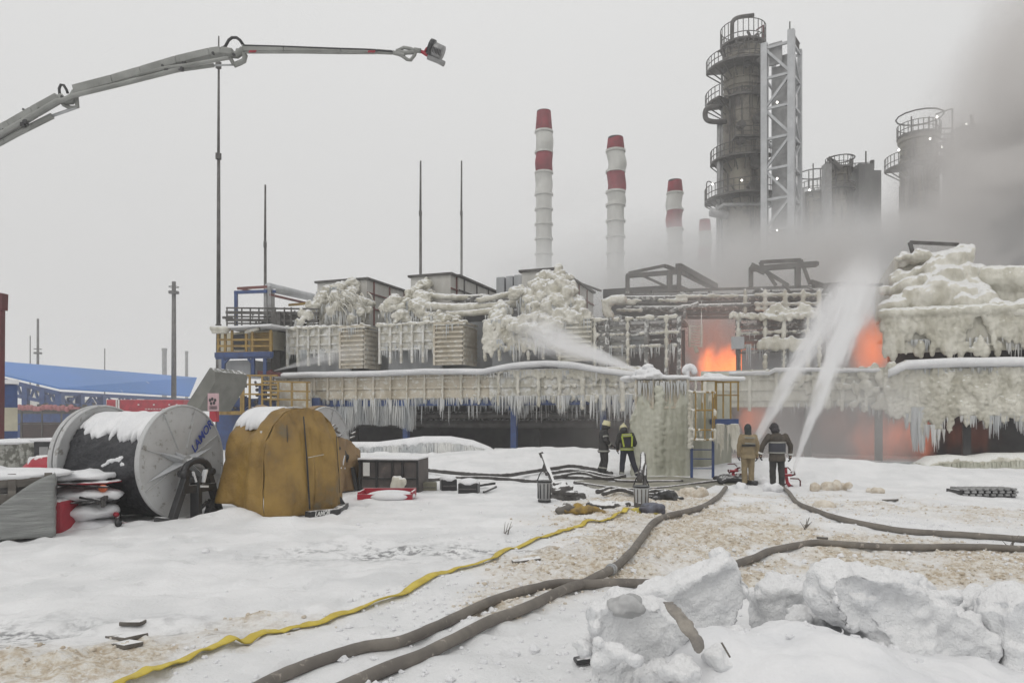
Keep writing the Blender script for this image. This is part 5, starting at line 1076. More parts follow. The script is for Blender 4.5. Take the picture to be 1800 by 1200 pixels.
# ================================================================ CRANE BOOM
def boom():
    Y = 27.0; t = thing('crane_boom', 'articulated grey pump boom reaching over the yard from the left', 'crane boom', tuple(P(-60, 290, Y)))
    def arm(pts, h0, h1, name='boom_arm', wd=.34):
        b = MB(); q = [P(x, y, Y) for x, y in pts]; n = len(q) - 1
        for i in range(n): 
            f0 = h0 + (h1 - h0) * i / n; f1 = h0 + (h1 - h0) * (i + 1) / n; d = (q[i+1] - q[i]).normalized(); up = Vector((-d.z, 0, d.x))
            vs = [q[i] + up*f0/2 + Vector((0,-wd/2,0)), q[i] - up*f0/2 + Vector((0,-wd/2,0)), q[i] - up*f0/2 + Vector((0,wd/2,0)), q[i] + up*f0/2 + Vector((0,wd/2,0)),
                  q[i+1] + up*f1/2 + Vector((0,-wd/2,0)), q[i+1] - up*f1/2 + Vector((0,-wd/2,0)), q[i+1] - up*f1/2 + Vector((0,wd/2,0)), q[i+1] + up*f1/2 + Vector((0,wd/2,0))]
            b.add(vs, [(0,1,2,3),(7,6,5,4),(0,4,5,1),(1,5,6,2),(2,6,7,3),(3,7,4,0)], True)
        return b.build(name, M_boom, t, bevel=.03)
    arm([(-330, 415), (-60, 264), (20, 221), (60, 197), (104, 172)], .40, .27); arm([(132, 160), (200, 142), (250, 127), (312, 108), (370, 94), (390, 91), (410, 94)], .33, .24); arm([(426, 86.5), (500, 87.5), (600, 90), (662, 91)], .25, .12, wd=.22); arm([(662, 91), (690, 92.5), (712, 98)], .13, .1, wd=.18)
    def tb(name, pts, r, m=M_boom, n=8, dy=0): b = MB(); b.tube([P(x, y, Y + dy) for x, y in pts], r, n); b.build(name, m, t, smooth=True)
    tb('hydraulic_ram', [(-60, 284), (30, 235), (92, 204)], .11); tb('ram_rod', [(92, 204), (135, 189)], .055, M_galv); tb('hydraulic_ram', [(250, 138), (317, 123), (376, 115)], .075); tb('ram_rod', [(376, 115), (410, 114.5)], .035, M_galv)
    tb('delivery_pipe', [(-60, 270), (0, 236), (50, 207), (100, 178), (112, 176), (124, 170), (138, 166), (225, 145), (300, 126), (318, 121)], .09, dy=-.22); tb('delivery_pipe', [(240, 133), (290, 120), (312, 117), (330, 115), (380, 106), (402, 102)], .07, dy=-.25)
    tb('elbow_link', [(104, 170), (112, 178), (124, 178), (134, 162)], .15); tb('elbow_link', [(107, 176), (112, 184), (124, 190), (136, 188), (134, 168)], .08); tb('elbow_link', [(392, 90), (404, 96), (416, 97), (428, 88)], .14); tb('elbow_link', [(416, 90), (426, 92), (431, 99), (429, 107), (421, 111), (411, 115)], .10); tb('elbow_link', [(403, 100), (408, 108), (411, 114)], .07)
    tb('hose_loop', [(105, 168), (104, 156), (107, 149), (112, 150), (117, 158), (119, 164)], .05, M_black); tb('hose_loop', [(388, 87), (396, 82), (402, 71), (408, 66.5), (416, 66.5), (422, 71), (428, 80)], .055, M_black)
    tb('top_cable', [(428, 80), (500, 82), (600, 86), (640, 87), (690, 91)], .03, M_black, 6, -.1); tb('hydraulic_ram', [(430, 93), (560, 93), (640, 93)], .035, dy=-.15)
    tb('tip_linkage', [(690, 92), (706, 98), (716, 105), (722, 106), (729, 97), (732, 90), (722, 86), (710, 84), (700, 89)], .065); tb('tip_linkage', [(696, 90), (712, 93), (730, 92)], .08); tb('tip_linkage', [(728, 88), (740, 90)], .09)
    tb('monitor_pipe', [(738, 90), (746, 92), (750, 86), (756, 83), (760, 86)], .055, M_red); tb('monitor_pipe', [(741, 91), (750, 97), (757, 99)], .06, M_red); tb('monitor_body', [(752, 100), (770, 107), (781, 113)], .10, M_grey, 10); tb('nozzle', [(757, 85), (770, 91), (778, 95)], .27, M_grey, 12); tb('nozzle_collar', [(755, 83), (762, 86)], .31, M_black, 12)
    b = MB()
    for k in range(6): b.beam(P(762 + k * 2.6, 82 + k * 1.2, Y - .3), P(760 + k * 2.6, 92 + k * 1.2, Y - .3), .03)
    b.build('nozzle_fins', M_black, t)
    b = MB()
    for px, h in ((438, 6), (647, 5)):
        for k in range(4): b.beam(P(px + k * 3.2, 91 + h * .35, Y - .17), P(px + k * 3.2 + 2.6, 91 - h * .35, Y - .17), .04)
    b.build('red_marks', M_red, t)
    b = MB()
    for px, py in ((68, 191), (37, 210), (5, 228), (285, 115), (374, 93), (108, 170), (410, 95)): q = P(px, py, Y - .2); b.tube([q, q + Vector((0, .1, 0))], .05, 8)
    b.beam(P(44, 193, Y), P(48, 205, Y), .07); b.beam(P(40, 192, Y), P(44, 194, Y), .07)
    for px, py in ((324, 113), (318, 121), (293, 121), (40, 219), (44, 214)): q = P(px, py, Y - .25); b.box((q.x - .07, q.y - .05, q.z - .07), (q.x + .07, q.y + .1, q.z + .07), True)
    b.build('bolt_caps', M_black, t)
boom()

# ================================================================ REELS
AX = R(71); ADIR = Vector((-math.sin(AX), math.cos(AX), 0))            # reel axis, front disc -> back disc
def text(body, size, M, mat, parent, name='lettering', ext=.004, shear=.25):
    c = bpy.data.curves.new(name, 'FONT'); c.body = body; c.size = size; c.extrude = ext; c.shear = shear; c.align_x = 'CENTER'; c.align_y = 'CENTER'; c.offset = .003
    c.materials.append(mat); f = bpy.data.objects.new('font', c); COL.objects.link(f); bpy.context.view_layer.update(); me = bpy.data.meshes.new_from_object(f.evaluated_get(bpy.context.evaluated_depsgraph_get())); bpy.data.objects.remove(f); o = bpy.data.objects.new(name, me); COL.objects.link(o); o.parent = parent; o.matrix_local = M; return o
def make_reel(t, stand=True, letters=True, disc=True, L=1.98):
    # local frame: front disc in the local XZ plane at y=0, axis along +y
    Rr, hz = 1.10, 1.12; C_ = Vector((0, 0, hz)); MT = Matrix.LocRotScale(t.location, t.rotation_euler, t.scale); m = lambda *v: MT @ Vector(v)
    def flange(y, name):
        b = MB(MT @ Matrix.Translation((0, y, hz)) @ Matrix.Rotation(R(-90), 4, 'X'))
        b.lathe([(.02, -.03), (Rr - .04, -.03), (Rr - .02, -.055), (Rr, -.05), (Rr + .012, 0), (Rr, .05), (Rr - .02, .055), (Rr - .04, .03), (.02, .03)], 56); return b.build(name, M_disc, t, smooth=False)
    f = flange(0, 'front_disc'); flange(L, 'back_disc'); flange(L + .14, 'outer_rim')
    b = MB()
    for k in range(8):                                               # pressed fold lines of the disc
        a = 2 * math.pi * (k + .5) / 8 + .1; q = m(.28 * math.cos(a), -.034, hz + .28 * math.sin(a)); e = m((Rr - .05) * math.cos(a), -.034, hz + (Rr - .05) * math.sin(a)); b.beam(q, e, .02, .05, up=MT.to_3x3() @ Vector((0, 1, 0)))
    b.build('disc_ribs', M_disc, f)
    b = MB()
    for a0, ln in ((R(162), .78), (R(200), 1.0), (R(18), .8), (R(-32), 1.02), (R(136), .3)):      # wedge folds catching snow
        c, s_ = math.cos(a0), math.sin(a0); n = Vector((-s_, 0, c)); p = Vector((.12 * c, -.05, hz + .12 * s_)); e = Vector((ln * c, -.045, hz + ln * s_)); w_ = .085
        vs = [p + n * w_, p - n * w_, e, p + Vector((0, -.11, 0))]; b.add([MT @ v for v in vs], [(0, 1, 2), (0, 3, 1), (1, 3, 2), (2, 3, 0)], True)
    b.build('pressed_wedge', M_galv, f)
    b = MB(); b.tube([m(0, -.14, hz), m(0, .05, hz)], .13, 16); b.tube([m(0, -.2, hz), m(0, -.1, hz)], .07, 12); b.build('hub', M_disc, t)
    if letters: text('LAMOR', .225, Matrix.Translation((.46, -.075, hz + .48)) @ Matrix.Rotation(R(90), 4, 'X') @ Matrix.Rotation(R(47), 4, 'Z'), M_bluetxt, f)
    if stand:
        s = thing_part = None
        b = MB(); yy = -.36
        b.beam(m(-.22, yy, .98), m(-.66, yy, .02), .13); b.beam(m(.26, yy, .98), m(.62, yy, .06), .13); b.beam(m(-.02, yy, .86), m(-.02, yy, -.02), .17); b.beam(m(-.42, yy, .62), m(.45, yy, .62), .15); b.beam(m(-.66, yy - .02, .02), m(.0, yy - .05, .02), .1)
        b.beam(m(-.62, yy, .06), m(-.8, yy + .25, .1), .12); b.beam(m(.5, yy - .02, .06), m(.28, yy, .3), .1); b.beam(m(.28, yy, .06), m(.40, yy, .36), .11); b.beam(m(.28, yy, .34), m(.10, yy, .22), .05)
        b.build('stand_leg', M_black, t, bevel=.012)
        b = MB(); pts = [m(.34 * math.cos(a), yy, .90 + .26 * math.sin(a)) for a in [math.pi * k / 10 for k in range(11)]]; b.tube(pts, .07, 8); b.tube([m(-.34, yy, .9), m(-.3, yy, .8), m(-.1, yy, .78)], .06, 8); b.tube([m(.34, yy, .9), m(.28, yy, .76), m(.1, yy, .78)], .06, 8)
        for x, z in ((-.36, .92), (.36, .92), (-.2, .8), (.16, .78)): b.tube([m(x, yy - .08, z), m(x, yy + .08, z)], .07, 8)
        b.build('hub_bracket', M_black, t, smooth=True)
        b = MB(); b.beam(m(.14, yy - .08, .97), m(.06, yy - .08, .73), .1, .03); b.beam(m(-.2, yy - .08, .95), m(-.12, yy - .08, .75), .05, .03); b.beam(m(-.02, yy - .1, .66), m(.18, yy - .1, .64), .04); b.build('snow_bits', M_snow, t)
    return MT, m, Rr, hz, L
def reel_at(px, Y, label): return thing('hose_reel', label, 'reel', (P(px, 800, Y).x, Y, gh(P(px, 800, Y).x, Y) - .02), AX - R(0), group='large flanged reels')
def reels():
    # rotation about z: local +y must become ADIR
    rz = math.atan2(-ADIR.x, ADIR.y)
    t = reel_at(320, 14.35, 'grey disc reel wound with black sheeting, snow on its drum, lettering on the disc'); t.rotation_euler.z = rz
    MT, m, Rr, hz, L = make_reel(t); random.seed(101)
    # drum wrapped in wrinkled black sheet
    b = MB(MT @ Matrix.Translation((0, .05, hz - .12)) @ Matrix.Rotation(R(-90), 4, 'X'))
    jit = lambda a, z: .05 * mn.noise(Vector((math.cos(a) * 2.2, math.sin(a) * 2.2, z * 1.3))) + .035 * mn.noise(Vector((a * 7 + z * 3, z * 1.2, 1))) + .03 * mn.noise(Vector((a * 14 + z * 8, z * 2, 4)))
    b.lathe([(.3, 0)] + [(.94, .02 + (L - .14) * k / 40) for k in range(41)] + [(.3, L - .1)], 120, jit=jit); b.build('black_sheeting', M_blackcloth, t, smooth=True)
    b = MB()
    for k in range(5): y = .35 + k * .32; b.tube([m(-.86, y, hz - .1), m(-.78, y + .05, hz - .45), m(-.5, y - .05, hz - .8)], .03, 6)
    p0, p1 = m(-.84, .06, hz - .35), m(-.72, .95, hz - .62); b.beam(p0, p1, .06, .02); b.build('sheet_strap', M_steel, t)
    b = MB()                                                           # snow blanket with ragged lower edge
    n, mm = 60, 22; vs = []; fs = []
    for i in range(n + 1):
        y = .06 + (L - .16) * i / n; lo_ = R(-60) - .40 * mn.noise(Vector((i * .16, 2, 1))) - .22 * mn.noise(Vector((i * .45, 7, 1))) + (.30 if i > n * .72 else 0) * ((i / n - .72) / .28); hi_ = R(62)
        for j in range(mm + 1):
            f = j / mm; a = lo_ + (hi_ - lo_) * f; th = .11 * math.sin(math.pi * min(1, f * 1.2 + .02)) ** .5 + .03 * mn.noise(Vector((i * .2, j * .4, 3))) if 0 < j < mm else -.04
            r_ = .88 + th; vs.append(MT @ Vector((math.sin(a) * r_, y, hz + math.cos(a) * r_ * (.985))))
    for i in range(n):
        for j in range(mm): a = i * (mm + 1) + j; fs.append((a, a + 1, a + mm + 2, a + mm + 1))
    b.add(vs, fs, True); o = b.build('snow_blanket', M_snow, t, smooth=True); md = o.modifiers.new('thick', 'SOLIDIFY'); md.thickness = .05; md.offset = -1
    b = MB()
    for (y0, z0, y1, z1) in ((.55, hz + .12, 1.0, hz - .02), (.3, hz - .12, .6, hz + .02), (.22, hz - .38, .34, hz - .22)):
        for k in range(14): f = k / 13; yy = y0 + (y1 - y0) * f; zz = z0 + (z1 - z0) * f; x = -math.sqrt(max(.01, .88 ** 2 - (zz - hz) ** 2)); q = m(x - .01, yy + random.uniform(-.02, .02), zz + random.uniform(-.025, .025)); b.sphere(tuple(q), (.05, .05, random.uniform(.02, .05)), 7, 5, True)
    b.build('snow_patches', M_snow, t, smooth=True, remesh=.02, disp=.03, dscale=.08)
    # reel 2 under yellow tarpaulin
    t = reel_at(517, 14.75, 'reel draped in a stained yellow tarpaulin, centre of the reel group'); t.rotation_euler.z = R(53); t.scale = (.83, .9, .955)
    MT, m, Rr, hz, L = make_reel(t, stand=False, letters=False, L=1.15)
    def tarp(m, name, mat, parent, rr, y0, y1, hz, bot, seed, front=True, snowlo=None):
        b = MB(); na, ny = 96, 34; prof = []
        ylist = [y0 + (y1 - y0) * k / ny for k in range(ny + 1)]; vs = []; fs = []
        def pt(s, y, bot0=bot):                                                 # s 0..1 around from left hem over top to right hem
            bot = bot0 + .2 * max(0, min(1, (y + .1) / .9)) * (1 if s < .5 else .2); a = math.pi * (s * 1.5 - .25); rad = rr * (.97 + .04 * math.sin(7 * y)) * (1 - (.15 if front else 0) * float(sstep(.02, .38, y))); x = -math.cos(a) * rad; z = hz + math.sin(a) * rad
            if a < 0: x = -rad * (1 + .22 * (-a) * (.3 + y)); z = hz - (hz - bot) * min(1, (-a) / R(45))
            if a > math.pi: x = rad * (1 + .10 * (a - math.pi)); z = hz - (hz - bot) * min(1, (a - math.pi) / R(45))
            w_ = mn.noise(Vector((s * 9, y * 1.2, seed))) * .05 + mn.noise(Vector((s * 26, y * 2.5, seed + 3))) * .022 + mn.noise(Vector((s * 60, y * 5, seed + 6))) * .008
            drop = .06 * math.sin(math.pi * (y - y0) / (y1 - y0)) * max(0, math.sin(a))
            return Vector((x * (1 + w_), y, z * (1 + w_ * .4) - drop))
        for y in ylist:
            for k in range(na + 1): vs.append(m(*pt(k / na, y)))
        for j in range(ny):
            for k in range(na): a = j * (na + 1) + k; fs.append((a, a + 1, a + na + 2, a + na + 1))
        if front:                                                     # face sheet over the disc, hanging to the ground with folds
            nr = 24; base = len(vs)
            for r_ in range(nr + 1):
                for k in range(na + 1):
                    p = pt(k / na, y0); f = r_ / nr; cx_ = .05; z = p.z + (min(p.z, hz * .55) - p.z) * 0; q = Vector((p.x * (1 - f) + cx_ * f, 0, p.z * (1 - f) + (bot + (p.z - bot) * .55) * f))
                    fold = .07 * mn.noise(Vector((q.x * 4.2 + q.z * .8, q.z * .6, seed))) + .02 * mn.noise(Vector((q.x * 14, q.z * 5, seed + 9))) + .025 * mn.noise(Vector((q.x * 8, q.z * 1.6, seed + 2))) - .10 * math.exp(-((q.x - .08) / .03) ** 2) * 0
                    bulge = -.30 * (1 - ((hz - q.z) / 1.2) ** 2 if q.z < hz else 1 - ((q.z - hz) / 1.2) ** 2) * min(1, f * 2.5); bulge -= .22 * max(0, 1 - q.z / hz) * min(1, f * 3)
                    vs.append(m(q.x, y0 + bulge + fold, q.z))
            for r_ in range(nr):
                for k in range(na): a = base + r_ * (na + 1) + k; fs.append((a, a + na + 1, a + na + 2, a + 1))
        b.add(vs, fs, True); o = b.build(name, mat, parent, smooth=True); md = o.modifiers.new('thick', 'SOLIDIFY'); md.thickness = .02; md.offset = 1; return o
    tp = tarp(m, 'tarpaulin', M_tarp, t, Rr + .055, -.32, L + .1, hz, .03, 3)
    for nm in ('back_disc', 'outer_rim'):
        for ch in [c for c in t.children if c.name.startswith(nm)]: bpy.data.objects.remove(ch)
    b = MB(); b.beam(m(-.22, -.60, 2.02), m(-.18, -.66, 1.2), .018, .03); b.beam(m(-.18, -.66, 1.2), m(-.16, -.74, .15), .025, .03); b.beam(m(-.6, -.5, 1.85), m(-.62, -.62, .2), .012); b.beam(m(.85, -.48, 1.6), m(.9, -.55, .4), .012); b.build('seam', M_blackcloth, tp)
    b = MB(); b.beam(m(-.15, -.68, 1.19), m(.45, -.60, 1.24), .012); b.build('frayed_tear', M_ice, tp)
    b = MB(); b.beam(m(-.35, -.88, .06), m(.55, -.88, .04), .16, .14); b.beam(m(.5, -.86, .04), m(1.15, -.45, .1), .16, .12); b.beam(m(1.05, -.5, .1), m(.8, -.35, .5), .12); b.build('base_beam', M_black, t, bevel=.015)
    text('LAMOR', .13, Matrix.Translation((.0, -.975, .065)) @ Matrix.Rotation(R(90), 4, 'X'), M_white, t)
    random.seed(102); b = MB(); n, mm = 40, 14; vs = []; fs = []
    for i in range(n + 1):
        y = .2 + (L - .12) * i / n
        lo_ = R(-48) + .2 * mn.noise(Vector((i * .2, 1, 5))); hi_ = R(50) * min(1, i / n * 2.2 + .2) + .2 * mn.noise(Vector((i * .2, 9, 5)))
        for j in range(mm + 1): f = j / mm; a = lo_ + (hi_ - lo_) * f; th = .13 * math.sin(math.pi * f) ** .5 * min(1, i / 6) if 0 < j < mm else -.03; r_ = (Rr + .08) * (1 - .15 * float(sstep(.02, .38, y))) + th; vs.append(m(math.sin(a) * r_, y, hz + math.cos(a) * r_ * .985))
    for i in range(n):
        for j in range(mm): a = i * (mm + 1) + j; fs.append((a, a + 1, a + mm + 2, a + mm + 1))
    b.add(vs, fs, True); o = b.build('snow_blanket', M_snow, t, smooth=True); md = o.modifiers.new('thick', 'SOLIDIFY'); md.thickness = .06; md.offset = -1
    # reel 3, farther, brown sheet torn open
    t = reel_at(572, 19.0, 'farther reel at right with brown sheet torn below its bare grey disc'); t.rotation_euler.z = rz
    MT, m, Rr, hz, L = make_reel(t, stand=True, letters=False, L=1.9)
    b = MB(); vs = []; fs = []; na, nz = 40, 24
    for j in range(nz + 1):
        for k in range(na + 1):
            x = -1.12 + 2.24 * k / na; top = hz + .45 * math.sqrt(max(0, 1 - (x / 1.14) ** 2)) + .12 * mn.noise(Vector((x * 3, 1, 1))) - .12 * (x + 1); z = top + (.05 - top) * j / nz
            y = -.38 - .10 * mn.noise(Vector((x * 3.4, z * .8, 4))) - .05 * mn.noise(Vector((x * 9, z * 2, 4))) - .12 * (1 - z / hz if z < hz else 0)
            if k == na: y = .2
            vs.append(m(x * (1 + .06 * (1 - z / hz)), y, z))
    for j in range(nz):
        for k in range(na): a = j * (na + 1) + k; fs.append((a, a + 1, a + na + 2, a + na + 1))
    b.add(vs, fs, True); o = b.build('tarpaulin', M_tarpB, t, smooth=True); md = o.modifiers.new('thick', 'SOLIDIFY'); md.thickness = .02
    b = MB(); random.seed(103)
    for k in range(14): x = random.uniform(-.8, .6); z = hz + .3 + random.uniform(-.05, .25); b.beam(m(x, -.42, z), m(x + random.uniform(-.25, .3), -.44, z + random.uniform(-.12, .12)), .06, .03)
    b.build('torn_rags', M_wood, t)
    tarp(m, 'brown_tarpaulin', M_tarpB, t, Rr + .02, .06, L + .1, hz, .05, 8, front=False)
    # far reel peeking behind reel one
    b = MB(Matrix.Translation((-10.0, 17.9, 1.12)) @ Matrix.Rotation(rz, 4, 'Z') @ Matrix.Rotation(R(-90), 4, 'X')); b.lathe([(.02, -.03), (1.1, -.03), (1.12, 0), (1.1, .03), (.02, .03)], 48)
    t = thing('hose_reel', 'mostly hidden tan rimmed reel behind the black wound reel', 'reel', (-10.0, 17.9, 0), rz, group='large flanged reels'); b.build('rim_disc', surf('tan_rim', (.3, .27, .22), (.25, .22, .18)), t)
    b = MB(); b.beam((-9.9, 17.4, 0), (-9.9, 17.8, 1.1), .12); b.beam((-9.9, 18.3, 0), (-9.9, 17.9, 1.1), .12); b.build('stand_leg', M_black, t)
reels()
# ================================================================ YARD CLUTTER
def pile_left():
    random.seed(111)
    # big grey crate wrapped in film
    c = G(93, 945); t = thing('wooden_crate', 'grey slatted crate half wrapped in clear film at the left edge', 'crate', tuple(c), R(30)); M = Matrix.LocRotScale(t.location, t.rotation_euler, t.scale)
    b = MB(M); b.box((-1.9, .06, .1), (-.06, 1.4, 1.02)); b.build('inner_load', M_debris, t)
    b = MB(M)
    for z in (.10, .34, .60, .86): b.box((-1.95, 0, z), (-.0, .03, z + .15)); b.box((-.03, .031, z), (0, 1.4, z + .15))
    for x in (-1.9, -1.25, -.62, -.12): b.box((x, -.031, 0), (x + .11, -.001, 1.08))
    b.box((-1.95, .05, 0), (0, .15, .09)); b.box((-1.95, 1.2, 0), (0, 1.3, .09)); b.build('slats', M_wood, t)
    b = MB(); n, mm = 40, 12; vs = []; fs = []
    for i in range(n + 1):
        s = i / n; x, y = (-1.97 + 2.0 * s / .72, -.045) if s < .72 else (.03, -.045 + 1.45 * (s - .72) / .28)
        top = .32 + .75 * sstep(.25, .75, s)
        for j in range(mm + 1): z = .02 + (top - .02) * j / mm; w_ = .025 * mn.noise(Vector((s * 12, z * 5, 2))) + .02 * mn.noise(Vector((s * 5 + z * 6, z * 16, 5))); vs.append(M @ Vector((x + (w_ if s >= .72 else 0), y - (abs(w_) if s < .72 else 0), z)))
    for i in range(n):
        for j in range(mm): a = i * (mm + 1) + j; fs.append((a, a + mm + 1, a + mm + 2, a + 1))
    b.add(vs, fs, True); o = b.build('film_wrap', M_wrap, t, smooth=True); md = o.modifiers.new('thick', 'SOLIDIFY'); md.thickness = .008
    b = MB(M); b.sphere((-.7, .7, 1.03), (1.0, .8, .10), 20, 10); b.sphere((-1.5, .8, 1.07), (.9, .8, .16), 20, 10); b.build('snow_layer', M_snow, t, smooth=True, disp=.05, dscale=.4)
    # snow covered red boats / boom sections
    t = thing('folded_red_raft', 'red rubber raft folded under snow between crate and black reel', 'raft', tuple(G(130, 920)))
    def tub(name, pts, r, m, flat=1.0, dz=0): b = MB(); b.tube(curve([G(x, y, z_ + dz) for x, y, z_ in pts], 6), r, 10, flat=flat); return b.build(name, m, t, smooth=True)
    tub('red_tube', [(96, 925, .2), (100, 895, .55), (120, 892, .62), (160, 902, .35)], .13, M_red); tub('red_tube', [(108, 925, .12), (112, 912, .26), (140, 905, .3), (175, 908, .28), (205, 922, .16)], .045, M_red); tub('black_strap', [(112, 928, .1), (118, 915, .22), (130, 910, .28)], .06, M_black); tub('black_strap', [(190, 916, .2), (204, 916, .18), (208, 926, .06)], .06, M_black)
    b = MB(); p = G(100, 934); b.box((p.x - .25, p.y - .1, p.z - .05), (p.x + .12, p.y + .5, p.z + .55), True); b.build('red_flap', M_red, t, bevel=.08)
    t = thing('red_raft', 'flat red raft with thick snow layers stacked left of the black reel', 'raft', tuple(G(150, 880)))
    def slab(px, py, rx, ry, z, th, m, name, par, ww=.0): q = G(px, py); b = MB(); b.sphere((q.x, q.y, z), (rx, ry, th), 24, 10, True); o = b.build(name, m, par, smooth=True, disp=.07, dscale=.4); return o
    def zz(py): return 2 - (py - 735) * 13.5 / 1300
    for px, py, rx, th, m_, nm in ((150, 846, .62, .035, M_red, 'red_layer'), (140, 836, .60, .10, M_snow, 'snow_layer'), (150, 868, .66, .14, M_snow, 'snow_layer'), (145, 879, .62, .03, M_black, 'black_layer'), (150, 897, .60, .17, M_snow, 'snow_layer'), (150, 925, .62, .16, M_snow, 'snow_layer')):
        b = MB(); b.sphere(((px - 900) * 13.5 / 1300, 13.5, zz(py)), (rx, .5, th), 32, 14, True); b.build(nm, m_, t, smooth=True, disp=.17, dscale=.3)
    b = MB(); b.beam(P(98, 852, 13.1), P(190, 856, 13.1), .05, .03); b.beam(P(140, 874, 13.0), P(176, 880, 13.0), .04); b.build('black_edge', M_black, t)
    b = MB()
    for k in range(16): q = P(180 + random.gauss(0, 5), 878 + random.gauss(0, 4), 13.2); b.sphere(tuple(q), (.05, .05, .04), 6, 4, True)
    b.build('rope_knot', M_debris, t)
    b = MB(); q = P(181, 858, 13.2); b.sphere(tuple(q), (.08, .08, .07), 8, 6, True); b.build('orange_cap', surf('orange', (.6, .13, .03), (.5, .1, .03)), t, smooth=True)
    b = MB(); q = G(196, 893); b.sphere((q.x, q.y, q.z + .08), (.2, .2, .14), 8, 6, True); o = b.build('mustard_bag', surf('mustard', (.3, .22, .05), (.15, .12, .04), 9, .7, bump=1), disp=.1, dscale=.1, smooth=True); tag(o, 'crumpled mustard bag in the snow beside the black reel', 'bag')
    b = MB(); q = G(214, 921); b.beam(q + Vector((-.1, 0, .05)), q + Vector((.12, -.1, .02)), .05, .02); o = b.build('red_scrap', M_red); tag(o, 'small red scrap on the snow right of the raft', 'scrap')
    # further left: dark boat, tarped pallet, black box
    p = P(62, 826, 20); t = thing('red_boat_hull', 'pinkish red upturned hull with snow on top, behind the crate', 'boat', (p.x, 20, 0)); b = MB(); p0, p1 = P(60, 828, 20), P(108, 826, 20); b.tube([Vector((p0.x - .2, 20, .55)), Vector((p0.x + .1, 20, .62)), Vector((p1.x + .4, 20.4, .66))], [.2, .38, .38], 12); b.build('hull', M_red, t, smooth=True); b = MB(); b.tube([Vector((p0.x - .1, 20, .72)), Vector((p1.x + .4, 20.4, .84))], .24, 12); b.build('snow_layer', M_snow, t, smooth=True)
    p = P(30, 800, 23); t = thing('wrapped_pallet', 'mottled pallet load under plastic with snowy top, at the left edge', 'pallet load', (p.x, 23, 0)); b = MB(); p0, p1 = P(-40, 820, 23), P(56, 778, 23); b.box((p0.x, 23, 0), (p1.x, 24.6, p1.z), True); b.build('load', surf('mottled', (.34, .34, .31), (.12, .12, .10), 5, .5, bump=1, bscale=6, bdist=.1, lo=.42, hi=.55), t, bevel=.1, disp=.0); b = MB(); b.sphere(((p0.x + p1.x) / 2, 23.8, p1.z), (1.05, .95, .12), 16, 8, True); b.build('snow_layer', M_snow, t, smooth=True)
    p = P(78, 812, 22); t = thing('black_cabinet', 'black open cabinet with pale panel left of the wound reel', 'cabinet', (p.x, 22, 0)); p0, p1 = P(59, 822, 22), P(103, 776, 22); b = MB(); b.box((p0.x, 22, 0), (p1.x, 23, p1.z), True); b.build('body', M_black, t, bevel=.02); b = MB(); q0, q1 = P(70, 812, 22), P(85, 785, 22); b.box((q0.x, 21.97, q0.z), (q1.x, 21.997, q1.z), True); b.build('pale_panel', M_grey, t); b = MB(); b.box((p0.x - .1, 21.9, p1.z), (p1.x + .1, 23, p1.z + .1), True); b.build('snow_layer', M_snow, t, bevel=.04)
    # dark container box in the middle
    c = G(700, 866); Y = c.y; t = thing('metal_container', 'rusty dark grey metal box with a paper label on the snow', 'container', (P(690, 866, Y).x, Y, 0), R(-6)); M = Matrix.LocRotScale(t.location, t.rotation_euler, t.scale); W = 100 * Y / FPX; H = 62 * Y / FPX
    M_box = surf('rusty_grey', (.10, .085, .08), (.06, .055, .055), 2, .6, bump=.3, c3=(.17, .13, .11), s3=3, l3=.55, h3=.7)
    b = MB(M); b.box((-W * .62, 0, 0), (W * .45, 1.3, H)); b.build('body', M_box, t, bevel=.02)
    b = MB(M)
    for x in (-.6, -.3, -.02, .16, .43): b.box((W * x, -.05, .02), (W * x + .06, -.001, H))
    for z in (.02, H * .45, H - .06): b.box((-W * .62, -.035, z), (W * .45, -.002, z + .05))
    b.beam(M @ Vector((-W * .62, -.06, 0)), M @ Vector((-W * .70, -.1, H * .8)), .09); b.build('frame', M_black, t)
    b = MB(M); b.box((-W * .52, -.06, H * .55), (-W * .40, -.052, H * .93)); b.build('paper_label', M_white, t)
    b = MB(M); b.box((-W * .63, -.03, H + .002), (W * .46, 1.3, H + .05)); b.build('snow_layer', M_snow, t, bevel=.02)
    b = MB(); 
    for k in range(12): q = G(700 + random.uniform(-8, 12), 868); b.sphere((q.x, q.y - .15, random.uniform(.0, .45)), (.09, .09, .12), 7, 5, True)
    o = b.build('snow_clod', M_iceY, smooth=True, remesh=.04, sm=1); tag(o, 'dirty icy clod stuck to the front of the dark metal box', 'ice lump')
    t = thing('red_tray', 'low red metal tray half full of snow before the dark box', 'tray', tuple(G(680, 876))); M = Matrix.LocRotScale(t.location, t.rotation_euler, t.scale); b = MB(M); w_ = .62
    for lo, hi in (((-w_, -.3, 0), (w_, -.26, .12)), ((-w_, .4, 0), (w_, .44, .2)), ((-w_, -.26, 0), (-w_ + .04, .4, .17)), ((w_ - .04, -.26, 0), (w_, .4, .17)), ((-w_ + .04, -.259, .0), (w_ - .04, .399, .02))): b.box(lo, hi)
    b.build('tray_walls', M_red, t); b = MB(M); b.sphere((.1, -.02, .06), (w_ - .05, .42, .13), 18, 10); b.build('snow_fill', M_snow, t, smooth=True)
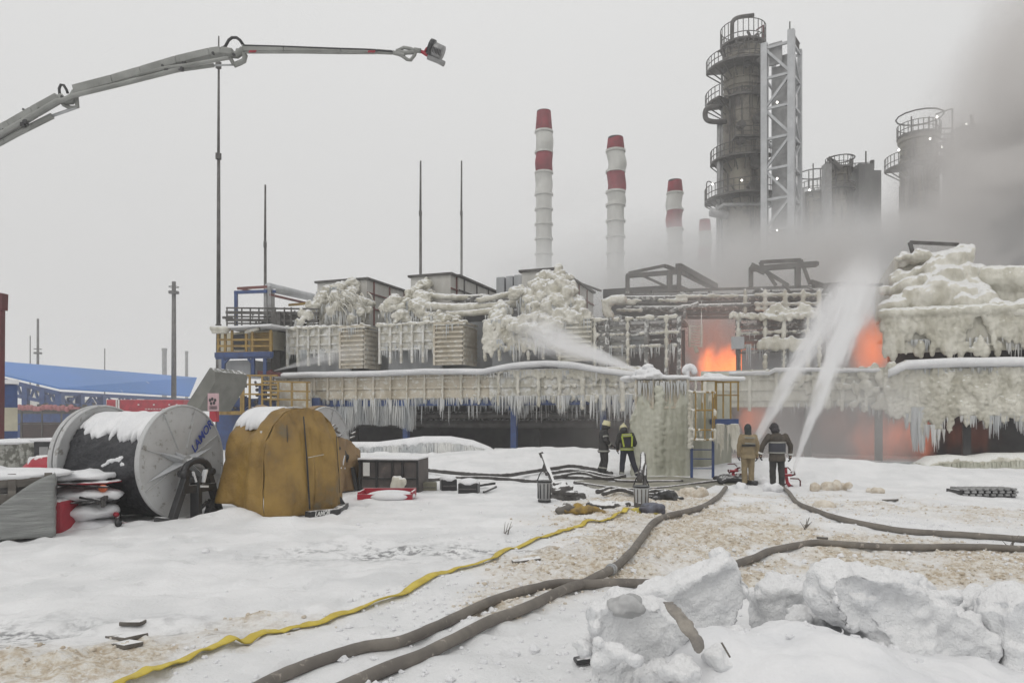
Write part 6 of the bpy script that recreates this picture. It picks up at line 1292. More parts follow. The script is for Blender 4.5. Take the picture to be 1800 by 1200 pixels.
    def blk(px, py, w_, h, d, m, name, lb, cat, rz=0, snow=True):
        q = G(px, py); t = thing(name, lb, cat, tuple(q), rz); M = Matrix.LocRotScale(t.location, t.rotation_euler, t.scale); b = MB(M); b.box((-w_/2, 0, -.05), (w_/2, d, h)); b.build('body', m, t, bevel=.03)
        b = MB(M); b.box((-w_/2 + .03, -.02, h * .35), (w_/2 - .03, -.002, h * .45)); b.build('ridge', M_debris, t)
        if snow: b = MB(M); b.sphere((0, d / 2, h), (w_ * .55, d * .6, .11), 14, 8); b.build('snow_layer', M_snow, t, smooth=True, disp=.05, dscale=.3)
        return t
    blk(790, 862, .42, .3, .5, M_black, 'black_case', 'small black case in the snow, leftmost of the pair', 'case', .2); blk(822, 868, .5, .26, .5, M_black, 'black_case', 'black case under a heap of snow right of the smaller one', 'case', -.1); blk(752, 862, .48, .22, .3, surf('khaki', (.2, .19, .14), (.15, .14, .1)), 'khaki_box', 'small khaki box beside the dark metal container', 'box', .1, False)
    b = MB(); b.beam(G(842, 861, .12), G(870, 858, .14), .06); b.beam(G(850, 868, .05), G(872, 863, .12), .05); o = b.build('black_bracket', M_black); tag(o, 'thin black bracket sticking from snow beside the cases', 'bracket')
    # black tyre-like mat with studs at right
    t = thing('rubber_track', 'grey black studded track mat lying on snow at right', 'track mat', tuple(G(1732, 872))); M = Matrix.LocRotScale(t.location, t.rotation_euler, t.scale); b = MB(M); b.box((-.72, -.1, -.02), (.72, .5, .16)); b.build('mat', M_black, t)
    b = MB(M)
    for k in range(8):
        for j in range(3): x = -.66 + k * .18 + (j % 2) * .04; b.box((x, -.16 + .0 * j, .02 + j * .075), (x + .12, -.102, .075 + j * .075)); b.box((x, -.08 + .2 * j, .161), (x + .12, .04 + .2 * j, .22))
    b.build('studs', M_grey, t, bevel=.01)
pile_left()

def debris():
    random.seed(121)
    # bucket lanterns
    def bucket(px, py, lb, H=.42, m=M_grey):
        q = G(px, py); t = thing('bucket', lb, 'bucket', tuple(q), group='metal buckets among the debris'); M = Matrix.LocRotScale(t.location, t.rotation_euler, t.scale)
        b = MB(M); b.lathe([(0, .02), (.135, .02), (.165, H), (.15, H), (.13, .06), (0, .06)], 20); b.build('pail', m, t, smooth=False)
        b = MB(M); b.lathe([(.165, H - .03), (.178, H - .02), (.178, H + .01), (.16, H + .01)], 20); b.lathe([(.136, .0), (.146, .0), (.146, .05), (.136, .05)], 20); b.build('rim', M_black, t)
        b = MB(); b.tube([M @ Vector(v) for v in ((-.16, 0, H), (-.1, 0, H + .16), (-.02, 0, H + .26), (.02, 0, H + .26), (.1, 0, H + .16), (.16, 0, H))], .012, 6); b.build('handle', M_black, t, smooth=True)
        b = MB(M)
        for k in range(5): a = R(200 + k * 32); b.box((.155 * math.cos(a) - .01, .155 * math.sin(a) - .01, .08), (.155 * math.cos(a) + .01, .155 * math.sin(a) + .01, H - .05))
        b.build('stave', M_black if m is M_grey else M_wood, t)
    bucket(957, 882, 'dark striped metal bucket with bail, left of the debris', .46); bucket(1127, 893, 'pale dented metal bucket with bail beside the yellow bag', .48, M_galv)
    b = MB(); b.beam(G(979, 878, .1), G(954, 862, .98), .09); b.beam(G(954, 862, .9), G(950, 862, 1.04), .16, .1); b.beam(G(960, 862, .75), G(955, 862, .5), .12, .08); o = b.build('leaning_hydrant_key', M_debris); o.name = 'leaning_metal_bar'; tag(o, 'leaning thick metal bar with lumpy head over the left bucket', 'metal bar')
    b = MB(); b.tube([G(1124, 880, .5), G(1130, 868, .75), G(1130, 862, .95)], .07, 8); b.tube([G(1133, 880, .35), G(1134, 868, .7), G(1130, 862, .9)], .05, 8); o = b.build('wrapped_hook', M_debris, smooth=True, disp=.05, dscale=.1); tag(o, 'dark rag wrapped hook standing above the pale bucket', 'hook')
    def heap(name, lb, cat, px, py, w_, h, m=M_debris, n=16, grp=None):
        q = G(px, py); b = MB()
        for k in range(n):
            x = random.gauss(0, .36) * w_; x = max(-w_ * .5, min(w_ * .5, x)); z = random.uniform(0, h) * (1 - abs(x) / w_ * 1.4); b.sphere((q.x + x, q.y + random.uniform(-.1, .25), q.z + max(0, z)), (random.uniform(.08, .22), .12, random.uniform(.04, .10)), 8, 5, True)
        o = b.build(name, m, smooth=True, remesh=.03, disp=.06, dscale=.12); tag(o, lb, cat, grp); return o
    heap('dark_bag', 'dark crumpled bag piled against the left bucket', 'bag', 985, 878, .5, .45, n=24); heap('dark_sack', 'low dark sack lying right of the left bucket', 'sack', 1012, 878, .5, .2)
    heap('black_bundle', 'black bundle at the end of the hose heap', 'bundle', 1172, 878, .6, .22, M_black, 22); heap('debris_strip', 'flat dark strip of debris between the yellow rags', 'debris', 1085, 893, .9, .05, M_debris, 18); heap('grey_rag', 'small grey rag left of the muddy yellow bag', 'rag', 1002, 902, .4, .14, M_wood, 10); heap('yellow_bag', 'muddy yellow bag on the snow between the buckets', 'bag', 1028, 903, .55, .2, surf('mud_yellow', (.38, .25, .05), (.2, .14, .06), 6, .7, bump=1), 14); heap('yellow_sheet', 'bright yellow plastic at the end of the flat hose', 'plastic sheet', 1126, 902, .5, .1, surf('sheet_yellow', (.42, .36, .05), (.3, .24, .05), 6, .5), 12); heap('grey_bundle', 'grey blue bundle behind the yellow plastic', 'bundle', 1146, 899, .4, .18, surf('greyblue', (.14, .15, .19), (.08, .08, .1), 6), 10)
    # tangled dark hoses left of and behind the firefighters
    hp = [([(738, 830), (800, 838), (880, 842), (930, 836), (975, 828), (1005, 824), (1045, 830), (1075, 838)], .07, 'upper dark hose arcing from the metal box to the two firefighters', .12),
          ([(738, 846), (770, 845), (800, 842), (850, 842), (905, 845), (945, 849)], .06, 'lower dark hose in the snow right of the metal box', .04),
          ([(960, 838), (1000, 832), (1040, 836), (1070, 842), (1100, 842)], .06, 'dark hose coil nearest the firefighters feet', .1), ([(965, 842), (1010, 842), (1060, 846), (1110, 850), (1200, 850)], .06, 'dark hose running towards the frozen tower foot', .06),
          ([(1010, 850), (1060, 858), (1110, 864), (1180, 858), (1240, 850), (1275, 846)], .05, 'thin dark hose edging the ice sheet before the tower', .04), ([(1050, 868), (1080, 862), (1130, 872), (1180, 876)], .06, 'short dark hose among debris beside the pale bucket', .06),
          ([(1060, 875), (1090, 868), (1120, 874), (1150, 870), (1185, 872)], .055, 'second short dark hose beside the pale bucket', .1), ([(975, 846), (1020, 838), (1060, 848), (1090, 846)], .05, 'loose dark hose loop on the left of the heap', .14)]
    for pts, r, lb, dz in hp:
        b = MB(); b.tube(curve([G(x, y, dz) for x, y in pts], 6), r, 8); o = b.build('dark_hose', M_debris, smooth=True); tag(o, lb, 'hose', 'dark hoses in the heap')
    b = MB(); q0, q1 = G(1040, 852), G(1290, 850)
    vs = [G(1010, 846, .025), G(1050, 860, .025), (G(1115, 872, .025)), G(1200, 862, .025), G(1300, 850, .025), G(1290, 846, .025), G(1180, 838, .03), G(1080, 840, .03)]; c = sum(vs, Vector()) / 8
    b.add(vs + [c], [(i, (i + 1) % 8, 8) for i in range(8)], True); o = b.build('ice_sheet', surf('dirty_ice', (.36, .34, .28), (.2, .19, .16), 2, .35, bump=.5, bscale=8)); md = o.modifiers.new('thick', 'SOLIDIFY'); md.thickness = .06; tag(o, 'dirty olive ice sheet on the ground at the tower foot', 'ice sheet')
    # monitors (ground water cannons) and black flat hose mass
    for px, py, lb, Y in ((1290, 846, 'small red ground water cannon left of the tan firefighter', None), (1384, 855, 'small red ground water cannon right of the dark firefighter', None)):
        q = G(px, py); t = thing('water_cannon', lb, 'water cannon', tuple(q), group='red ground water cannons'); c = lambda x, y, z: q + Vector((x, y, z))
        b = MB(); b.tube([c(0, -.15, .05), c(0, 0, .12), c(0, .1, .3)], .05, 8); b.tube([c(-.12, 0, .34), c(.12, 0, .34)], .04, 8); b.tube([c(0, .1, .3), c(.02, .18, .55)] if px > 1350 else [c(0, .05, .3), c(.14, .05, .42)], .045, 8); b.build('barrel', M_red, t, smooth=True)
        b = MB(); b.tube([c(-.16, 0, .38), c(-.18, 0, .34), c(-.14, 0, .28), c(-.08, 0, .32)], .03, 6); b.tube([c(.1, 0, .42), c(.2, 0, .44), c(.22, 0, .36), c(.12, 0, .33)], .03, 6); b.tube([c(-.2, 0, .55), c(.02, 0, .56), c(.1, 0, .48)], .018, 6); b.build('handwheel', M_maroon, t, smooth=True)
        b = MB(); b.tube([c(.05, -.1, .25), c(.28, -.1, .24), c(.34, -.1, .18), c(.34, -.1, .0)], .022, 6); b.tube([c(-.2, .1, .0), c(0, 0, .1), c(.2, .1, .0)], .025, 6); b.build('leg', M_maroon, t, smooth=True)
    b = MB()
    for k in range(7): y = 842 + k * 1.3; b.tube(curve([G(1255 + k * 2, y + 2, .06), G(1280, y, .12), G(1310, y + 1, .1), G(1335 - k, y + 3, .05)], 4), .07, 8)
    o = b.build('folded_black_hose', M_black, smooth=True); tag(o, 'folded black hose heap at the tan firefighter feet', 'hose')
    for px, py, s_, lb in ((1465, 860, 1.0, 'wide brown ice lump right of the water cannon'), (1541, 866, .5, 'small brown ice lump beyond the wide one'), (1452, 892, .45, 'round yellowish snowball near the right hose'), (1228, 872, .7, 'yellowish lump of ice by the hose at the tower'), (1340, 850, .9, 'snow lump at the dark firefighter feet'), (1210, 868, .5, 'paler ice lump left of the yellowish lump'), (1305, 858, .6, 'white snow lump between the two hoses'), (1365, 862, .7, 'white snow lump beside the right hose end')):
        q = G(px, py); b = MB()
        for k in range(10): b.sphere((q.x + random.gauss(0, .16 * s_ * (1.7 if s_ == 1 else 1)), q.y + random.gauss(0, .1), q.z + random.uniform(.0, .16) * s_), random.uniform(.08, .17) * (.6 + .5 * s_), 7, 5, True)
        o = b.build('ice_lump', M_slush if 'brown' in lb or 'yellow' in lb else M_snow, smooth=True, remesh=.035, disp=.07, dscale=.12); tag(o, lb, 'ice lump', 'lumps of ice on the snow')
    for px0, py0, px1, py1, w_, lb in ((1548, 882, 1576, 880, .1, 'thin dark plank on snow in the right middle'), (1418, 925, 1425, 921, .05, 'tiny dark chip between the right hoses'), (1436, 948, 1455, 948, .04, 'short twig right of the slush'), (900, 990, 950, 984, .16, 'old grey plank half buried near the brown hose'), (1010, 1165, 1045, 1162, .12, 'black scrap at the foot of the big snow block'), (215, 1098, 252, 1100, .10, 'grey chip in the rut at lower left'), (205, 1120, 240, 1128, .2, 'broken dark crust at lower left'), (212, 1135, 236, 1140, .16, 'second broken dark crust at lower left')):
        b = MB(); b.beam(G(px0, py0, .02), G(px1, py1, .03), w_, .04); o = b.build('wood_scrap', M_wood if 'black' not in lb else M_black, bevel=.01, disp=.03 if w_ > .09 else None, dscale=.1); tag(o, lb, 'scrap', 'scraps lying on the snow')
    for k, (px, py) in enumerate(((1776, 968), (1417, 930), (890 + 0, 937))):
        q = G(px, py); b = MB()
        for j in range(6): b.tube([q + Vector((random.uniform(-.05, .05), 0, 0)), q + Vector((random.uniform(-.12, .12), random.uniform(-.05, .05), random.uniform(.08, .22)))], [.008, .003], 5)
        o = b.build('dry_twig', M_wood); tag(o, ('bunch of dry twigs by the right hose', 'small dry twig in the right middle', 'tiny dry twig left of the hose')[k], 'twig')
debris()

# ================================================================ HOSES ACROSS THE SNOW
def hose(name, lb, pts, r, mat, flat=1.0, sink=.35, n=10, kink=0):
    q = curve([G(x, y) for x, y in pts], 14)
    zs = [max(gh(p.x + dx, p.y + dy) for dx, dy in ((0, 0), (.05, 0), (-.05, 0), (0, .06), (0, -.06))) for p in q]
    for i, p in enumerate(q): p.z = sum(zs[max(0, i - 8):i + 9]) / len(zs[max(0, i - 8):i + 9]) + r * .75
    b = MB(); b.tube(q, [r * (1 + .06 * mn.noise(Vector((i * .3, 0, 1)))) for i in range(len(q))], n, flat=flat); t = thing(name, lb, 'hose', tuple(q[0])); b.build('hose_body', mat, t, smooth=True); return t, q
t, q = hose('brown_fire_hose', 'thick brown hose curving from the left water cannon to the lower edge', [(1276, 860), (1262, 878), (1232, 897), (1180, 910), (1150, 925), (1130, 948), (1108, 980), (1080, 1006), (1050, 1022), (1000, 1044), (930, 1076), (850, 1112), (740, 1160), (600, 1222), (450, 1300)], .056, M_hose)
b = MB(); c = min(q, key=lambda v: abs(v.y - (2600 / (1022 - HOR)))); i = q.index(c); d = (q[i + 1] - q[i]).normalized()
for o_ in (-.07, 0, .07): b.tube([c + d * (o_ * .7 - .015), c + d * (o_ * .7 + .015)], .075 if o_ == 0 else .066, 14)
b.build('coupling', M_galv, t)
hose('brown_fire_hose', 'second brown hose passing under the first and out behind the snow blocks to the right', [(400, 1250), (480, 1203), (560, 1170), (640, 1146), (700, 1136), (760, 1112), (860, 1068), (930, 1048), (985, 1038), (1040, 1036), (1110, 1032), (1200, 1030), (1270, 1012), (1320, 990), (1350, 975), (1390, 966), (1450, 963), (1540, 966), (1640, 969), (1760, 972), (1900, 976)], .052, M_hose)
hose('brown_fire_hose', 'third brown hose from the right water cannon to the right edge', [(1368, 855), (1385, 868), (1402, 888), (1435, 903), (1480, 917), (1560, 933), (1640, 941), (1720, 947), (1800, 953), (1920, 962)], .052, M_hose)
def flat_hose():
    q = curve([G(x, y) for x, y in [(180, 1225), (240, 1200), (300, 1172), (370, 1145), (430, 1133), (500, 1113), (570, 1096), (640, 1070), (700, 1050), (735, 1030), (790, 1008), (860, 988), (905, 968), (960, 945), (1010, 930), (1050, 919), (1085, 908), (1112, 903), (1140, 899)]], 12)
    t = thing('yellow_flat_hose', 'flat twisted yellow hose lying diagonally across the snow', 'hose', tuple(q[0])); vs = []; fs = []; N = len(q); nn = 6
    for i, p in enumerate(q):
        d = (q[min(i + 1, N - 1)] - q[max(i - 1, 0)]).normalized(); tw = .7 * mn.noise(Vector((i * .05, 3, 1))) + .25 * mn.noise(Vector((i * .2, 7, 1))); sd = Vector((-d.y, d.x, 0)).normalized(); w_ = .055 * (1 + .15 * mn.noise(Vector((i * .4, 1, 9)))); s2 = sd * math.cos(tw) + Vector((0, 0, 1)) * math.sin(tw); nrm = d.cross(s2)
        z = max(gh(p.x, p.y), gh(p.x + .05, p.y), gh(p.x - .05, p.y + .03)) + .018 + abs(math.sin(tw)) * .06; c = Vector((p.x, p.y, z))
        for k in range(8): a = 2 * math.pi * k / 8; vs.append(c + s2 * w_ * math.cos(a) + nrm * .012 * math.sin(a))
    for i in range(N - 1):
        for k in range(8): a = i * 8 + k; bb = i * 8 + (k + 1) % 8; fs.append((a, a + 8, bb + 8, bb))
    b = MB(); b.add(vs, fs, True); b.build('hose_body', M_yhose, t, smooth=True)
flat_hose()

# ================================================================ SNOW BLOCKS IN FRONT
def snow_block(lb, outline, Y, dep, seed, vox=.022, d=.15, mat=None, name='snow_block', sm=2, dsc=.3, zoff=0):
    """outline: photo pixels of the block's silhouette; extruded through its real depth, fused and weathered"""
    random.seed(seed); b = MB(); pts = outline; n = len(pts)
    f = [P(x, y, Y) for x, y in pts]; bk = [P(x, y, Y) + Vector((.06 * (x - pts[0][0]) * 0 + dep * .18, dep, -dep * .12)) for x, y in pts]
    cen = sum(f, Vector()) / n
    f = [p.lerp(cen, .10) + Vector((0, random.uniform(-.05, .12), 0)) for p in f]; md_ = [P(x, y, Y) + Vector((0, dep * .4 + random.uniform(-.08, .08), 0)) for x, y in pts]
    bk = [p.lerp(sum(bk, Vector()) / n, .12) for p in bk]
    b.add(f + md_ + bk, [tuple(range(n))] + [tuple(reversed(range(2 * n, 3 * n)))] + [(i, i + n, (i + 1) % n + n, (i + 1) % n) for i in range(n)] + [(i + n, i + 2 * n, (i + 1) % n + 2 * n, (i + 1) % n + n) for i in range(n)], True)
    for k in range(14):
        i = random.randrange(n); p = f[i].lerp(bk[i], random.random()); r = random.uniform(.03, .09); b.sphere(tuple(p), (r, r, r * .7), 7, 5, True)
    o = b.build(name, mat or M_snowblock, smooth=True, remesh=vox, sm=sm, disp=d, dscale=dsc); tag(o, lb, 'snow block', 'broken snow blocks in the foreground')
    t2 = bpy.data.textures.new('grit', 'CLOUDS'); t2.noise_scale = .10; t2.noise_depth = 6; m2 = o.modifiers.new('grit', 'DISPLACE'); m2.texture = t2; m2.strength = .085; m2.mid_level = .5; m2.texture_coords = 'LOCAL'
    return o
snow_block('left snow block at the bottom with a pitted rounded face', [(1036, 1095), (1050, 1068), (1085, 1058), (1120, 1062), (1165, 1068), (1200, 1090), (1220, 1115), (1205, 1145), (1180, 1170), (1150, 1230), (1130, 1290), (1040, 1290), (1045, 1180), (1038, 1135)], 4.75, .55, 201)
snow_block('tall angular snow block behind the left one with flat grey face', [(1100, 1068), (1130, 1038), (1190, 1020), (1240, 1002), (1290, 978), (1315, 992), (1330, 1040), (1320, 1090), (1290, 1130), (1255, 1150), (1230, 1185), (1120, 1185), (1100, 1110)], 5.5, .7, 202, dsc=.5)
snow_block('large wide snow block at right, snowy on top with pitted front', [(1455, 1062), (1468, 1010), (1500, 1003), (1560, 1014), (1600, 1020), (1640, 1048), (1690, 1072), (1740, 1095), (1776, 1130), (1782, 1160), (1775, 1200), (1700, 1260), (1650, 1235), (1600, 1175), (1560, 1165), (1520, 1130), (1480, 1105)], 4.9, .8, 203, d=.2, dsc=.4)
snow_block('small snow block between the tall one and the wide one', [(1332, 1050), (1345, 1030), (1375, 1020), (1410, 1028), (1440, 1062), (1450, 1100), (1440, 1150), (1350, 1150), (1330, 1100)], 6.2, .5, 204)
snow_block('snow block cut by the right frame edge', [(1770, 1150), (1765, 1090), (1790, 1060), (1830, 1045), (1900, 1050), (1960, 1090), (1960, 1300), (1790, 1290), (1775, 1210)], 4.9, .8, 205)
snow_block('grey snow lump just beyond the wide block at right', [(1706, 1072), (1716, 1050), (1750, 1042), (1800, 1040), (1840, 1050), (1850, 1110), (1720, 1110)], 5.9, .5, 206, d=.06)
snow_block('low crusty snow slab left of the wide block', [(1440, 1090), (1448, 1060), (1470, 1058), (1482, 1080), (1478, 1110), (1445, 1115)], 5.6, .3, 207, d=.05)
snow_block('dirty brown ice chunk at the foot of the left block', [(1120, 1200), (1135, 1185), (1160, 1178), (1180, 1195), (1172, 1230), (1150, 1260), (1120, 1260)], 4.45, .3, 208, mat=M_snowblock, d=.06)
snow_block('small grey ice chunk resting on top of the left block', [(1085, 1066), (1095, 1058), (1115, 1057), (1124, 1068), (1115, 1078), (1090, 1076)], 4.68, .15, 209, vox=.02, d=.03, mat=surf('grey_ice_chunk', (.5, .5, .5), (.35, .35, .35), 6, .6, bump=.6))
def bank():
    mb = MB(); n, m = 150, 100; vs = []; fs = []
    for j in range(m + 1):
        y = 3.3 + 3.4 * j / m
        for i in range(n + 1):
            x = .4 + 5.2 * i / n; e = min(1, i / 16) * min(1, (m - j) / 22)
            px, py = 900 + FPX * x / y, 0
            h = .66 * float(gauss(x, y, 2.0, 4.65, .85, .9)) + .30 * float(gauss(x, y, 1.2, 5.0, .5, .5)) + .32 * float(gauss(x, y, 3.3, 4.9, .9, .7)) + .10 * float(gauss(x, y, 3.4, 4.3, 1.3, .8)) + .25 * float(gauss(x, y, 1.0, 4.9, .5, .6)) + .2 * float(gauss(x, y, 1.9, 4.1, .6, .6))
            z = gh(x, y) - .03 + (h * .55 + .06 * mn.noise(Vector((x * 2.2, y * 2.2, 1))) + .035 * mn.noise(Vector((x * 6, y * 6, 1))) + .012 * mn.noise(Vector((x * 19, y * 19, 1)))) * e; vs.append((x, y, z))
    for j in range(m):
        for i in range(n): a = j * (n + 1) + i; fs.append((a, a + 1, a + n + 2, a + n + 1))
    mb.add(vs, fs, True); o = mb.build('snow_bank', M_snow, smooth=True); md = o.modifiers.new('s', 'SUBSURF'); md.levels = 1; md.render_levels = 1; tag(o, 'smooth loose snow bank the foreground blocks sit in', 'snow bank', kind='stuff')
bank()
random.seed(230); b = MB()
for k in range(900):
    x, y = random.uniform(.55, 4.6), random.uniform(3.9, 6.6); z = gh(x, y) - .03 + (.66 * float(gauss(x, y, 2.0, 4.65, .85, .9)) + .30 * float(gauss(x, y, 1.2, 5.0, .5, .5)) + .32 * float(gauss(x, y, 3.3, 4.9, .9, .7))) * .55
    r = random.uniform(.008, .03) * (2 if random.random() < .08 else 1); vs, fs = unit_sphere(6, 4); q_ = random.uniform(.7, 1.3); b.add([(x + r * v[0] * q_ * random.uniform(.7, 1.2), y + r * v[1] * random.uniform(.7, 1.2), z + r * .4 + r * v[2] * random.uniform(.6, 1)) for v in vs], fs, True)
o = b.build('snow_crumbs', M_snow); tag(o, 'small broken crumbs of snow around the foreground blocks', 'snow crumbs', kind='stuff')
b = MB(); p = [P(1163, 1062, 4.6), P(1178, 1060, 4.6), P(1203, 1084, 4.5), P(1232, 1122, 4.4), P(1238, 1142, 4.4), P(1226, 1150, 4.4), P(1212, 1128, 4.45), P(1190, 1096, 4.5)]; n = 8; q = [v + Vector((.02, .05, .01)) for v in p]
b.add(p + q, [tuple(range(n)), tuple(reversed(range(n, 2 * n)))] + [(i, i + n, (i + 1) % n + n, (i + 1) % n) for i in range(n)], True); o = b.build('frozen_slab', surf('muddy_slab', (.34, .31, .27), (.20, .185, .17), 9, .6, bump=.6), smooth=True, remesh=.011, sm=1, disp=.035, dscale=.05); tag(o, 'thin muddy curved slab leaning on the left snow block', 'slab')
b = MB(); b.beam(P(1268, 1128, 4.3), P(1283, 1154, 4.3), .014, .01); o = b.build('stuck_splinter', M_wood); tag(o, 'dark splinter poking out of the snow bank between blocks', 'splinter')
# ================================================================ ICE-CLAD TROUGHS AT THE PLANT FOOT
def trough(lb, pts, base, Y, dep, px1, seed, mat):
    random.seed(seed); t = thing('frozen_trough', lb, 'frozen trough', tuple(P(pts[0][0], base, Y)), group='ice clad troughs at the plant foot')
    b = MB(); n = len(pts); xs = np.linspace(pts[0][0], pts[-1][0], 70); ys = np.interp(xs, [p[0] for p in pts], [p[1] for p in pts]); vs = []; fs = []; prof = [(0, 0), (-.12, .45), (-.15, .72), (-.05, .88), (.25, 1), (1, 1.0), (1.4, .8)]
    for x, y in zip(xs, ys):
        tp = P(x, y, Y); bz = P(x, base, Y).z
        for k, (dy, f) in enumerate(prof): w_ = .10 * mn.noise(Vector((x * .05, k * .8, seed))) if k else 0; vs.append((tp.x, Y + dy * dep * .5 + w_, bz - .15 + (tp.z - bz + .15) * f))
    m = len(prof)
    for i in range(len(xs) - 1):
        for k in range(m - 1): a = i * m + k; fs.append((a, a + m, a + m + 1, a + 1))
    fs.append(tuple(range(m))); e = (len(xs) - 1) * m; fs.append(tuple(reversed(range(e, e + m)))); b.add(vs, fs, True); b.build('snow_mound', M_snow if mat is None else mat, t, smooth=True)
    b = MB()
    for k in range(int((pts[-1][0] - pts[0][0]) * 1.3)):
        x = random.uniform(pts[0][0] + 4, px1); y = float(np.interp(x, [p[0] for p in pts], [p[1] for p in pts])); p = P(x, y, Y); bz = P(x, base, Y).z; z0 = bz + (p.z - bz) * random.uniform(.45, .75); a = Vector((p.x, Y - .09 * dep - random.uniform(0, .08), z0)); b.tube([a, Vector((a.x, a.y - .02, bz + (z0 - bz) * .5)), Vector((a.x, a.y, bz - .1))], [.05, .045, .03], 5)
    b.build('icicles', M_icecur if mat is not None else M_icicle, t, smooth=True)['kind'] = 'stuff'
    return t
t = trough('snow humped trough fringed with icicles, left behind the dark metal box', [(612, 777), (660, 777), (700, 772), (740, 767), (790, 767), (830, 774), (860, 786), (872, 794)], 806, 31, 1.6, 868, 211, None)
b = MB(); p0, p1 = P(868, 812, 31.4), P(884, 790, 31.4); b.box((p0.x, 31.3, p0.z - .3), (p1.x, 33, p1.z), True); b.build('blue_end', M_blue, t)
trough('yellowish frozen trough with icicles at the far right', [(1626, 815), (1650, 803), (1690, 800), (1720, 803), (1760, 797), (1800, 797), (1860, 796), (1900, 796)], 840, 29, 1.8, 1890, 212, M_iceY)
b = MB(); a, c = P(870, 793, 36.5), P(1010, 795, 35); b.add([P(865, 830, 36.8), P(1120, 830, 34.5), P(1120, 796, 34.5), P(865, 793, 36.8)] + [v + Vector((.1, .4, 0)) for v in (P(865, 830, 36.8), P(1120, 830, 34.5), P(1120, 796, 34.5), P(865, 793, 36.8))], [(0, 1, 2, 3), (7, 6, 5, 4), (0, 4, 5, 1), (1, 5, 6, 2), (2, 6, 7, 3), (3, 7, 4, 0)], True); o = b.build('blue_skirting', M_blue); tag(o, 'low blue skirting wall under the left platform', 'low wall')
b = MB(); p0, p1 = P(1398, 880, 30.5), P(1630, 812, 30.5); b.box((p0.x, 30.5, -.2), (p1.x, 30.8, p1.z), True); o = b.build('grey_skirting', M_gclad); tag(o, 'low grey blue skirting wall in the spray under the right platform', 'low wall')

# broken lumps of ploughed snow between the big blocks
random.seed(240)
for k, (px, py, Y, r, lb) in enumerate(((1262, 1165, 4.6, .10, 'fist sized snow lump below the tall block'), (1300, 1120, 5.2, .12, 'snow lump tucked behind the tall block, right side'), (1425, 1085, 5.6, .13, 'snow lump wedged between the small and wide blocks'), (1475, 1150, 4.8, .10, 'small snow lump under the left end of the wide block'),
        (1560, 1190, 4.5, .09, 'snow lump on the bank below the middle of the wide block'), (1075, 1150, 4.5, .10, 'pitted lump stuck to the front of the left block'), (1195, 1180, 4.4, .11, 'snow lump at the right foot of the left block'), (1655, 1060, 5.4, .14, 'snow lump peeking over the wide block'), (1748, 1090, 5.3, .15, 'snow lump between the wide block and the edge block'),
        (1028, 1140, 4.9, .07, 'lone small lump left of the left block'), (1390, 1040, 6.4, .12, 'rounded lump behind the small block'), (1610, 1035, 5.6, .12, 'crumbly lump behind the crest of the wide block'))):
    q = P(px, py, Y); b = MB()
    for j in range(7): rr_ = r * random.uniform(.45, .8); b.sphere((q.x + random.gauss(0, r * .45), q.y + random.gauss(0, r * .4), q.z + random.gauss(0, r * .3)), (rr_, rr_, rr_ * .8), 7, 5, True)
    o = b.build('snow_lump', M_snowblock, smooth=True, remesh=.018, sm=1, disp=.07, dscale=.09); tag(o, lb, 'snow lump', 'lumps of ploughed snow in the foreground')
# loose white clods over the trampled ground
def clods():
    b = MB(); n = 0
    for _ in range(20000):
        px = random.uniform(250, 1830); py = HOR + 2600 / random.uniform(5.4, 17)
        if py < 1180 - (px - 250) * .35 and random.random() < .93: continue
        Y = 2600 / (py - HOR); X = (px - 900) * Y / FPX; c_ = mn.noise(Vector((X * .8, Y * .8, 6)))
        if random.random() > .10 + .8 * max(0, c_): continue
        z = gh(X, Y); r = random.uniform(.006, .024) * (2.2 if random.random() < .06 else 1); vs, fs = unit_sphere(6, 4)
        b.add([(X + r * v[0] * random.uniform(.7, 1.4), Y + r * v[1] * random.uniform(.7, 1.4), z + r * .3 + r * v[2] * random.uniform(.6, 1)) for v in vs], fs, True); n += 1
        if n > 3600: break
    o = b.build('snow_clods', M_snow); tag(o, 'loose white clods scattered over the trampled snow', 'snow clods', kind='stuff')
clods()
# ================================================================ FIREFIGHTERS
M_skin = surf('skin', (.5, .32, .24), (.45, .28, .2), 4, .6)
M_suitD = surf('black_turnout', (.022, .021, .023), (.04, .038, .036), 6, .75, bump=.5, bscale=14, bdist=.02)
M_suitB = surf('brown_turnout', (.085, .07, .055), (.05, .042, .035), 5, .8, bump=.5, bscale=12, bdist=.02)
M_suitT = surf('tan_turnout', (.30, .235, .14), (.23, .18, .105), 5, .8, bump=.5, bscale=12, bdist=.02)
M_refl = surf('reflective_grey', (.34, .34, .30), (.26, .26, .24), 6, .5)
M_hivis = surf('hi_vis_yellow', (.42, .50, .04), (.36, .42, .05), 6, .5)
M_helm = surf('cream_helmet', (.62, .58, .36), (.5, .47, .3), 4, .35)
M_boot = surf('black_boot', (.02, .02, .02), (.03, .03, .03), 5, .5)
M_navy = surf('navy_cloth', (.02, .022, .035), (.03, .03, .045), 5, .8)
